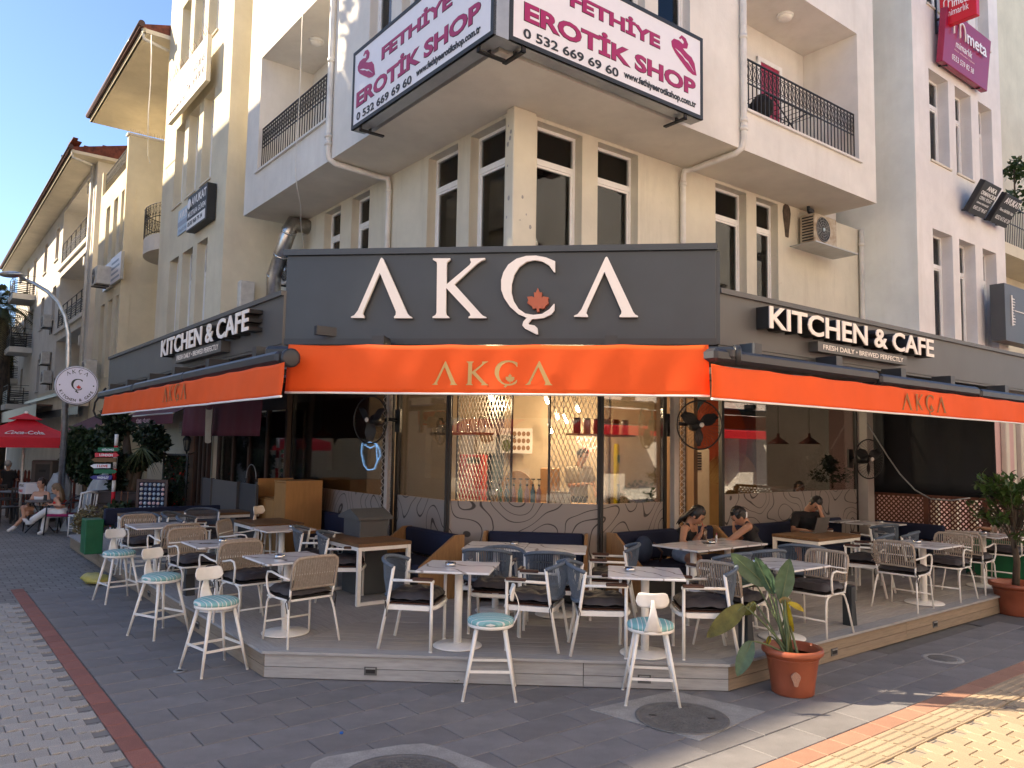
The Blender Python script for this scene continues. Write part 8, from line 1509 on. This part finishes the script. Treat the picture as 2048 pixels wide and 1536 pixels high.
xs = [p[0] for p in LOGO[2]]; t.part('big_letter', at2(MB().prism([((x - (min(xs) + max(xs)) / 2) * rr * .56, (z - .42) * rr * .56) for x, z in LOGO[2]], -.002, 0), 0, 0), MT['ink']); xl_ = [p[0] for p in LOGO_LEAF]; t.part('red_leaf', at2(MB().prism([((x - (min(xs) + max(xs)) / 2) * rr * .56, (z - .42) * rr * .56) for x, z in LOGO_LEAF], -.003, 0), 0, 0), MT['red_leaf'])
for i, ch in enumerate('KITCHEN & CAFE'):
    if ch == ' ': continue
    a = radians(205 + 130 * i / 13); m_ = text(ch, h=rr * .135, bold=.02, depth=.002); w_ = max(v.x for v in m_.v); m_ = move(m_, -w_ / 2, 0, -rr * .06); t.part('letter', at2(m_, rr * .76 * cos(a), rr * .76 * sin(a), a + pi / 2), MT['ink'])
for s_ in (-1, 1): t.part('dot', at2(MB().prism([(rr * .035 * cos(k), rr * .035 * sin(k)) for k in [2 * pi * i / 12 for i in range(12)]], -.002, 0), s_ * rr * .75, -.0), MT['ink'])
t.part('clamp', MB().bar(c0 + Vector((-.2, .12, -.1)), c0 + Vector((-.2, .30, -.1)), .05), MT['galvanised'])
# direction signs on a red and white post, planter box, tarpaulin
d = 17.0; b0 = G(226, 1000, d); t = T('direction_signpost', 'painted signpost with six coloured direction boards', 'signpost', FF, tuple(b0)); z9 = at(225, 868, d).z
for k in range(9): z = z9 * k / 9; t.part('pole_band', MB().lathe([(.04, z), (.04, z + z9 / 9 - .002)], 10, b0), MT['red_canvas' if k % 2 else 'pvc'])
for i, (px, py, wpx, m, s_, fl, tm_) in enumerate(((215, 899, 42, 'green_sign', 'GÖLDMIZ', 1, 'white_ink'), (211, 910, 46, 'red_plastic', 'LONDON', 1, 'white_ink'), (211, 920, 46, 'brown_sign', '', -1, 'white_ink'), (204, 932, 36, 'sign_white', 'I LOVE', -1, 'red_leaf'), (208, 943, 44, 'green_sign', '', 1, 'white_ink'), (205, 955, 40, 'purple_sign', 'HASHLEY', -1, 'white_ink'))):
    c = at(px, py, d - .1); w_ = wpx / FOC * d; h_ = 9 / FOC * d; x0, x1 = c.x - w_ / 2, c.x + w_ / 2; y = c.y; poly = [(x0, c.z - h_ / 2), (x1, c.z - h_ / 2 * .8), (x1 + .06 * (fl > 0), c.z), (x1, c.z + h_ / 2), (x0, c.z + h_ / 2 * .8), (x0 - .08 * (fl < 0), c.z)]; b_ = t.part('direction_board', MB().prism(poly, y, y + .02), MT[m])
    if s_: t.part('lettering', move(text(s_, h=h_ * .55, wid=w_ * .62, bold=.03, depth=.002), x0 + w_ * .22, y - .001, c.z - h_ * .28), MT[tm_], b_)
a, b_ = G(182, 1050, 17.2), G(275, 1045, 17.2); t = T('planter_box', 'dark brown wooden planter box behind the navy bench', 'planter', FF, tuple((a + b_) / 2)); zt_ = at(183, 985, 17.2).z
for k in range(4): t.part('board', MB().box(a.x, a.x + 1.5, a.y, a.y + .03, .02 + k * zt_ / 4, (k + 1) * zt_ / 4 - .01), MT['planter_brown'])
t.part('end_board', MB().box(a.x - .03, a.x - .001, a.y, a.y + .8, 0, zt_), MT['planter_brown']); t.part('rim', MB().box(a.x - .06, a.x + 1.55, a.y - .03, a.y + .85, zt_, zt_ + .03), MT['planter_brown']); t.part('core', MB().box(a.x, a.x + 1.5, a.y + .031, a.y + .8, 0, zt_ - .02), MT['soil'])
for k in range(2): x = a.x + .75 + .15 * k; one('bamboo_stake', MB().tube([(x, a.y - .12, 0), (x + .01, a.y - .12, zt_ + .05)], .012, 6), MT['wood_frame'], ['left', 'right'][k] + ' bamboo stake in front of the brown planter box', 'stake', FF, (x, a.y - .12, 0))
c = Vector((a.x + .8, a.y - .2, .45)); tree('potted_plant', 'dark thin leaved plant before the brown planter box', 'plant', [([c - Vector((0, 0, .45)), c], [.015, .01])], [(c + Vector((0, 0, .12)), (.3, .2, .22))], 160, .2, 'leaf_dark', 41, (c.x, c.y, 0))
d = 18.6; c = G(185, 1010, d); pk = at(213, 952, d); lf_ = at(150, 992, d); g0 = G(150, 1030, d)
def tarp_f(u, v):
    x = g0.x + (at(243, 1000, d).x - g0.x) * u; zz = (pk.z * (max(0, 1 - abs(u - .62) / .62) ** .8) * .95 + .35) * (sin(pi * min(1, v * 1.0)) ** .5); return (x, g0.y - .5 + 1.5 * v + .03 * sin(11 * u), max(.0, zz * (1 + .06 * sin(17 * u + 5 * v) + .04 * sin(31 * u))))
one('tarpaulin', MB().sheet(tarp_f, 40, 20), MT['tarp'], 'crumpled grey tarpaulin draped over stored furniture', 'tarpaulin', FF, tuple(c))
c = at(118, 985, 18.9); one('tarpaulin', MB().ball(c, .45, 18, 12, (.62, .5, 1.1), lambda q: 1 + .06 * sin(7 * q.x + 5 * q.z) + .04 * sin(13 * q.y)), MT['tarp'], 'small grey sheet over a chair behind the two women', 'tarpaulin', FF, (c.x, c.y, 0))
# menu board full of round magnets
d = 16.9; p0, p1 = at(277, 1015, d), at(333, 965, d); t = T('magnet_board', 'brown framed board covered with rows of round souvenirs', 'board', FF, (p0.x, p0.y, 0)); t.part('panel', MB().box(p0.x, p1.x, p0.y, p0.y + .03, .2, p1.z), MT['navy']); f = MB(); w_ = .06
for q in ((p0.x - w_, p0.x, .15, p1.z + w_), (p1.x, p1.x + w_, .15, p1.z + w_), (p0.x, p1.x, p1.z, p1.z + w_)): f.box(q[0], q[1], p0.y - .02, p0.y + .03, q[2], q[3])
t.part('frame', f, MT['arm_wood']); nx, nz = 6, 6
for i in range(nx):
    for j in range(nz): x = p0.x + (p1.x - p0.x) * (i + .5) / nx; z = p1.z - (i * 0 + j + .5) * .1; t.part('souvenir', MB().lathe([(.0001, .02), (.034, .018), (.036, 0)], 10, (x, p0.y - .001, z), axis='y'), MT[random.choice(['blue_plate', 'paper', 'ac_white', 'pink_ink', 'grey_ink', 'blue_plate'])])
# vine panel in a black frame, white wall vent, lantern, brown shop front
d = 17.6; p0, p1 = at(322, 1010, d), at(376, 908, d); t = T('vine_panel', 'tall black framed screen overgrown with vine and red flowers', 'screen', FF, (p0.x, p0.y, 0)); f = MB()
for q in ((p0.x, p0.x + .04, 0, p1.z), (p1.x - .04, p1.x, 0, p1.z), (p0.x + .04, p1.x - .04, p1.z - .04, p1.z)): f.box(q[0], q[1], p0.y - .02, p0.y + .02, q[2], q[3])
t.part('frame', f, MT['black_iron']); rd = random.Random(9); fb = lambda r: Vector((r.uniform(p0.x + .03, p1.x - .03), p0.y + r.uniform(-.05, .05), r.uniform(.05, p1.z - .05))); t.part('vine_leaves', leafcloud(1500, fb, .08, rd), MT['leaf_dark'], kind='stuff'); t.part('red_flowers', leafcloud(140, fb, .05, rd), MT['cloth_red'], kind='stuff'); t.part('backing', MB().box(p0.x + .05, p1.x - .05, p0.y + .06, p0.y + .08, 0, p1.z), MT['interior_dark'])
x0, x1 = LF.hit(360, 850, 5.38).x, LF.hit(370, 850, 5.38).x; z0, z1 = LF.hit(365, 866, 5.38).z, LF.hit(365, 842, 5.38).z; t = T('wall_vent', 'louvred vent on the white wall above the lantern', 'vent', LF, (x0, 5.38, z0))
for k in range(7): t.part('louvre', MB().box(x0, x1, 5.355, 5.398, z0 + (z1 - z0) * k / 7, z0 + (z1 - z0) * (k + .45) / 7), MT['grey_metal'])
bS = 5.30; xa, xb, xc = LF.hit(384, 900, bS).x, aBay + .02, LF.hit(583, 900, 5.55).x; t = T('brown_shop', 'dark brown wooden shop front left of the cafe glass', 'shop', LF, (xa, bS, 0)); zt_ = 3.15
t.part('fascia_board', MB().box(xa - .1, xb, bS - .05, 5.398, 2.75, zt_), MT['brown_wood']); t.part('fascia_board', MB().box(xb, xc - .05, bS + .15, bS + .25, 2.75, 3.28), MT['brown_wood']); xs_ = [xa, xa + .35, xa + 1.3, xa + 1.42, xa + 2.3, xb - .15]
t.part('corner_board', MB().box(xa - .1, xa + .30, bS - .04, 5.397, 0, 2.749), MT['wood_frame'])
def shop_run(x0, x1, b, n):
    for k in range(n + 1): x = x0 + (x1 - x0) * k / n; t.part('mullion', MB().box(x - .05, x + .05, b - .03, b + .05, .1, 2.749), MT['brown_wood'])
    t.part('backing', MB().box(x0, x1, b + .3, b + .32, .0, 2.749), MT['interior_dark'])
    for k in range(n): xx0, xx1 = x0 + (x1 - x0) * k / n + .05, x0 + (x1 - x0) * (k + 1) / n - .05; t.part('shop_pane', MB().box(xx0, xx1, b, b + .008, .75, 2.7), MT['glass_tint']); t.part('lower_panel', MB().box(xx0, xx1, b - .01, b + .03, .1, .745), MT['brown_wood'])
shop_run(xa + .35, xb - .05, bS + .0, 3); shop_run(xb + .05, xc - .1, bS + .2, 4)
bM_ = 4.6; x0, x1 = LF.hit(368, 830, bM_).x, LF.hit(512, 830, bM_).x; z0, z1 = LF.hit(370, 872, bM_).z, 3.3; t = T('maroon_canopy', 'dark maroon canopy of the brown shop hanging inside the terrace', 'canopy', LF, (x0, bM_, z0)); vm, _f = drape(x0, x1 + .3, bM_, z1, z0, .015, 40, 8, 4); t.part('cloth', vm, MT['maroon']).modifiers.new('thick', 'SOLIDIFY').thickness = .004
c = LF.hit(418, 838, bM_ - .15); c = LF.w(*c); one('hanging_cloth', MB().sheet(lambda u, v: c + LF.X * ((u - .5) * .34 * (1 - .35 * v)) + LF.Y * (-.04 * sin(6 * u)) + Vector((0, 0, .25 - .62 * v - .08 * sin(pi * u))), 10, 12), MT['cloth_tan'], 'beige cloth hanging over the maroon canopy edge', 'cloth', FF, tuple(c))
bA = 4.5; x0, x1 = LF.hit(248, 838, bA).x, LF.hit(346, 838, bA).x; z0, z1 = LF.hit(300, 849, bA).z, LF.hit(300, 830, bA).z; t = T('maroon_awning', 'small maroon awning with white shop name above the leaning tree', 'awning', LF, (x0, bA, z0)); t.part('slope', MB().add([(x0, bA, z1), (x1, bA, z1), (x1, 5.38, z1 + .45), (x0, 5.38, z1 + .45)], [(0, 1, 2, 3)]), MT['maroon']).modifiers.new('thick', 'SOLIDIFY').thickness = .004; t.part('valance', MB().box(x0, x1, bA - .006, bA, z0, z1 - .01), MT['maroon']); t.part('bar', MB().tube([(x0, bA, z1), (x1, bA, z1)], .02, 6), MT['grey_metal']); w_ = x1 - x0; t.part('lettering', move(text('SİBEL SİLVER', h=(z1 - z0) * .5, wid=w_ * .30, bold=.01, depth=.002), x0 + w_ * .30, bA - .007, z0 + (z1 - z0) * .22), MT['pink_ink'])
c = LF.w(*LF.hit(374, 888, bS - .2)); t = T('wall_lantern', 'old black wall lantern on the corner of the brown shop', 'lantern', FF, tuple(c)); t.part('glass_body', MB().lathe([(.05, -.14), (.085, .08)], 8, c, smooth=False), MT['glass_tint']); t.part('roof', MB().lathe([(.10, .08), (.085, .13), (.03, .2), (.012, .25), (.0001, .25)], 8, c, smooth=False), MT['black_iron']); m = MB()
for k in range(8): a = 2 * pi * k / 8; m.bar(c + Vector((.05 * cos(a), .05 * sin(a), -.14)), c + Vector((.085 * cos(a), .085 * sin(a), .08)), .008)
m.lathe([(.055, -.15), (.055, -.135), (.02, -.18), (.01, -.24)], 8, c); t.part('cage', m, MT['black_iron'], kind='stuff'); t.part('bracket', MB().tube([c + Vector((0, 0, -.2)), c + Vector((.08, .05, -.22)), c + LF.Y * .2 + Vector((0, 0, -.18))], .014, 6), MT['black_iron'])
for px, lb in ((492, 'second old lantern deeper along the brown shop'),):
    c = LF.w(*LF.hit(px, 882, bS + .1)); t = T('wall_lantern', lb, 'lantern', FF, tuple(c)); t.part('glass_body', MB().lathe([(.05, -.14), (.085, .08)], 8, c, smooth=False), MT['glass_tint']); t.part('roof', MB().lathe([(.10, .08), (.085, .13), (.03, .2), (.0001, .25)], 8, c, smooth=False), MT['black_iron'])
# yellow sandbag
g = onz(190, 1165); rb = Matrix.Translation(g) @ Matrix.Rotation(radians(-38), 4, 'Z'); m = MB().sheet(lambda u, v: ((u - .5) * .62, (v - .5) * .34 * (1 - .1 * abs(u - .5)), .0), 2, 2); m = MB().ball((0, 0, .06), 1, 24, 14, (.33, .17, .075), lambda q: (1 + .06 * sin(9 * q.x) + .05 * sin(8 * q.y + 4 * q.x)) * (1.0 if abs(q.x) < .5 else 1 + .15 * abs(q.y) * abs(q.x))); m.v = [rb @ Vector((v.x, v.y, max(.004, v.z))) for v in m.v]; one('sandbag', m, MT['yellow_bag'], 'crumpled yellow sandbag on the pavement by the deck', 'sandbag', FF, tuple(g))
# picket fence, air cooler, cube sign, brown plastic chairs, dark awning
fA, fB = G(-20, 985, 25.), G(160, 975, 24.); u = (fB - fA); L_ = u.length; u.normalize(); t = T('picket_fence', 'brownish red picket fence beyond the red parasol', 'fence', FF, tuple(fA)); ztp = at(60, 940, 24.5).z
pm = MB().prism([(-.045, 0), (.045, 0), (.045, ztp - .06), (0, ztp), (-.045, ztp - .06)], -.01, .01).mesh('picket', MT['red_fence'])
for k in range(int(L_ / .14)): o = bpy.data.objects.new('picket', pm); C.objects.link(o); o.parent = t.o; o.location = u * (.14 * k); o.rotation_euler = (0, 0, atan2(u.y, u.x))
for z in (.25, ztp * .72): t.part('rail', MB().bar(fA + Vector((0, .03, z)), fB + Vector((0, .03, z)), .03, .06), MT['red_fence'])
p0, p1 = at(59, 970, 20.2), at(105, 921, 20.2); t = T('air_cooler', 'tall taupe cabinet cooler beside the lamp post', 'cooler', FF, (p0.x, p0.y, 0)); t.part('case', MB().cbox(p0.x, p1.x, p0.y, p0.y + .45, 0, p1.z, .03), MT['taupe']); t.part('front_panel', MB().box(p0.x + .14, p1.x - .04, p0.y - .006, p0.y - .001, .1, p1.z - .1), MT['dark_plastic']); t.part('grille', MB().box(p0.x + .25, p1.x - .15, p0.y - .012, p0.y - .0065, p1.z - .3, p1.z - .24), MT['black'])
c = at(62, 976, 18.9); t = T('cube_sign', 'white cube sign with red and black lettering behind the seated woman', 'sign', FF, tuple(c), None, radians(-32)); c0 = t.base; t.part('box', move(MB().cbox(-.2, .24, -.2, .24, -.13, .13, .005), *c0), MT['sign_white']); t.part('lettering', move(text('AYGAZ', h=.06, bold=.02, depth=.002), c0.x - .16, c0.y - .203, c0.z + .04), MT['ink']); t.part('lettering', move(text('PAKET', h=.06, bold=.02, depth=.002), c0.x - .16, c0.y - .203, c0.z - .09), MT['red_leaf']); t.part('stand', move(MB().box(-.02, .02, -.02, .02, -c0.z, -.131), *c0), MT['dark_plastic'])
def plastic_chair(c, hd, label):
    t = T('plastic_chair', label, 'chair', FF, tuple(c), 'dark brown plastic chairs on the left street', hd); o = Vector(c)
    for sx, sy in ((-.2, -.2), (.2, -.2), (.2, .2), (-.2, .2)): t.part('leg', move(MB().bar((sx, sy, 0), (sx * .95, sy, .42), .045), *o), MT['dark_plastic'])
    t.part('seat', move(MB().cbox(-.23, .23, -.23, .23, .42, .45, .01), *o), MT['dark_plastic']); f = MB()
    for y in (-.2, .2): t.part('back_post', move(MB().bar((-.2, y, .45), (-.27, y, .84), .045), *o), MT['dark_plastic']); t.part('armrest', move(MB().bar((-.23, y * 1.1, .64), (.2, y * 1.1, .64), .045, .025), *o), MT['dark_plastic'])
    for k in range(5): y = -.14 + .07 * k; t.part('slat', move(MB().bar((-.205, y, .5), (-.265, y, .82), .03, .015), *o), MT['dark_plastic'])
    t.part('top_rail', move(MB().bar((-.27, -.22, .84), (-.27, .22, .84), .05, .05), *o), MT['dark_plastic'])
plastic_chair(G(10, 1040, 19.2), radians(60), 'nearest dark brown plastic chair at the left edge'); plastic_chair(G(8, 1000, 21.5), radians(100), 'dark brown plastic chair farther back at the left edge'); plastic_chair(G(45, 1010, 20.3), radians(120), 'dark brown plastic chair behind the woman in white')
c = G(20, 1010, 20.6); t = T('plastic_table', 'dark brown plastic table among the chairs at the left edge', 'table', FF, tuple(c)); t.part('table_top', MB().cbox(c.x - .4, c.x + .4, c.y - .4, c.y + .4, .70, .73, .01), MT['dark_plastic'])
for sx in (-.34, .34):
    for sy in (-.34, .34): t.part('leg', MB().bar(c + Vector((sx, sy, 0)), c + Vector((sx, sy, .7)), .05), MT['dark_plastic'])
bD = 4.4; x0, x1 = LF.hit(-40, 830, bD).x - 4, LF.hit(72, 830, bD).x; z0 = LF.hit(60, 838, bD).z; z1 = LF.hit(60, 812, bD).z; t = T('dark_awning', 'long dark brown awning over the restaurant at the far left', 'awning', LF, (x1, bD, z0)); t.part('slope', MB().box(x0, x1, bD, 5.3, z1 - .05, z1 + .02), MT['arm_wood']); t.part('valance', MB().box(x0, x1, bD - .01, bD, z0, z1), MT['arm_wood'])
x0, x1 = LF.hit(72, 820, 5.0).x, LF.hit(158, 820, 5.0).x; z0, z1 = LF.hit(75, 826, 5.0).z, LF.hit(75, 790, 5.0).z; t = T('blank_signboard', 'long blank pale signboard with dark edge above the restaurant', 'sign', LF, (x0, 5.0, z0)); t.part('board', MB().box(x0, x1, 5.0, 5.3, z0, z1), MT['plaster_cream']); t.part('dark_strip', MB().box(x0, x1, 4.96, 4.999, z0 - .3, z0 - .01), MT['dark_metal']); t.part('upper_strip', MB().box(x0 - 4, x1, 4.9, 4.96, z0 + (z1 - z0) * .62, z0 + (z1 - z0) * .78), MT['dark_metal'])
x0, x1 = LF.hit(130, 860, 4.2).x, LF.hit(190, 860, 4.2).x; zq = LF.hit(150, 848, 4.2).z; one('maroon_awning', MB().add([(x0, 4.0, zq - .25), (x1, 4.0, zq - .25), (x1, 5.38, zq + .5), (x0, 5.38, zq + .5), (x0, 4.0, zq - .35), (x1, 4.0, zq - .35)], [(0, 1, 2, 3), (0, 4, 5, 1)]), MT['maroon'], 'faded maroon awning slope beside the lamp post', 'awning', LF, (x0, 4.0, zq - .3))
wire('cable', [at(x, y, 15.) for x, y in ((212, 776), (200, 790), (190, 805), (187, 822), (192, 834), (203, 838))], .02, 'black hose looping from the left awning cassette', 'black')
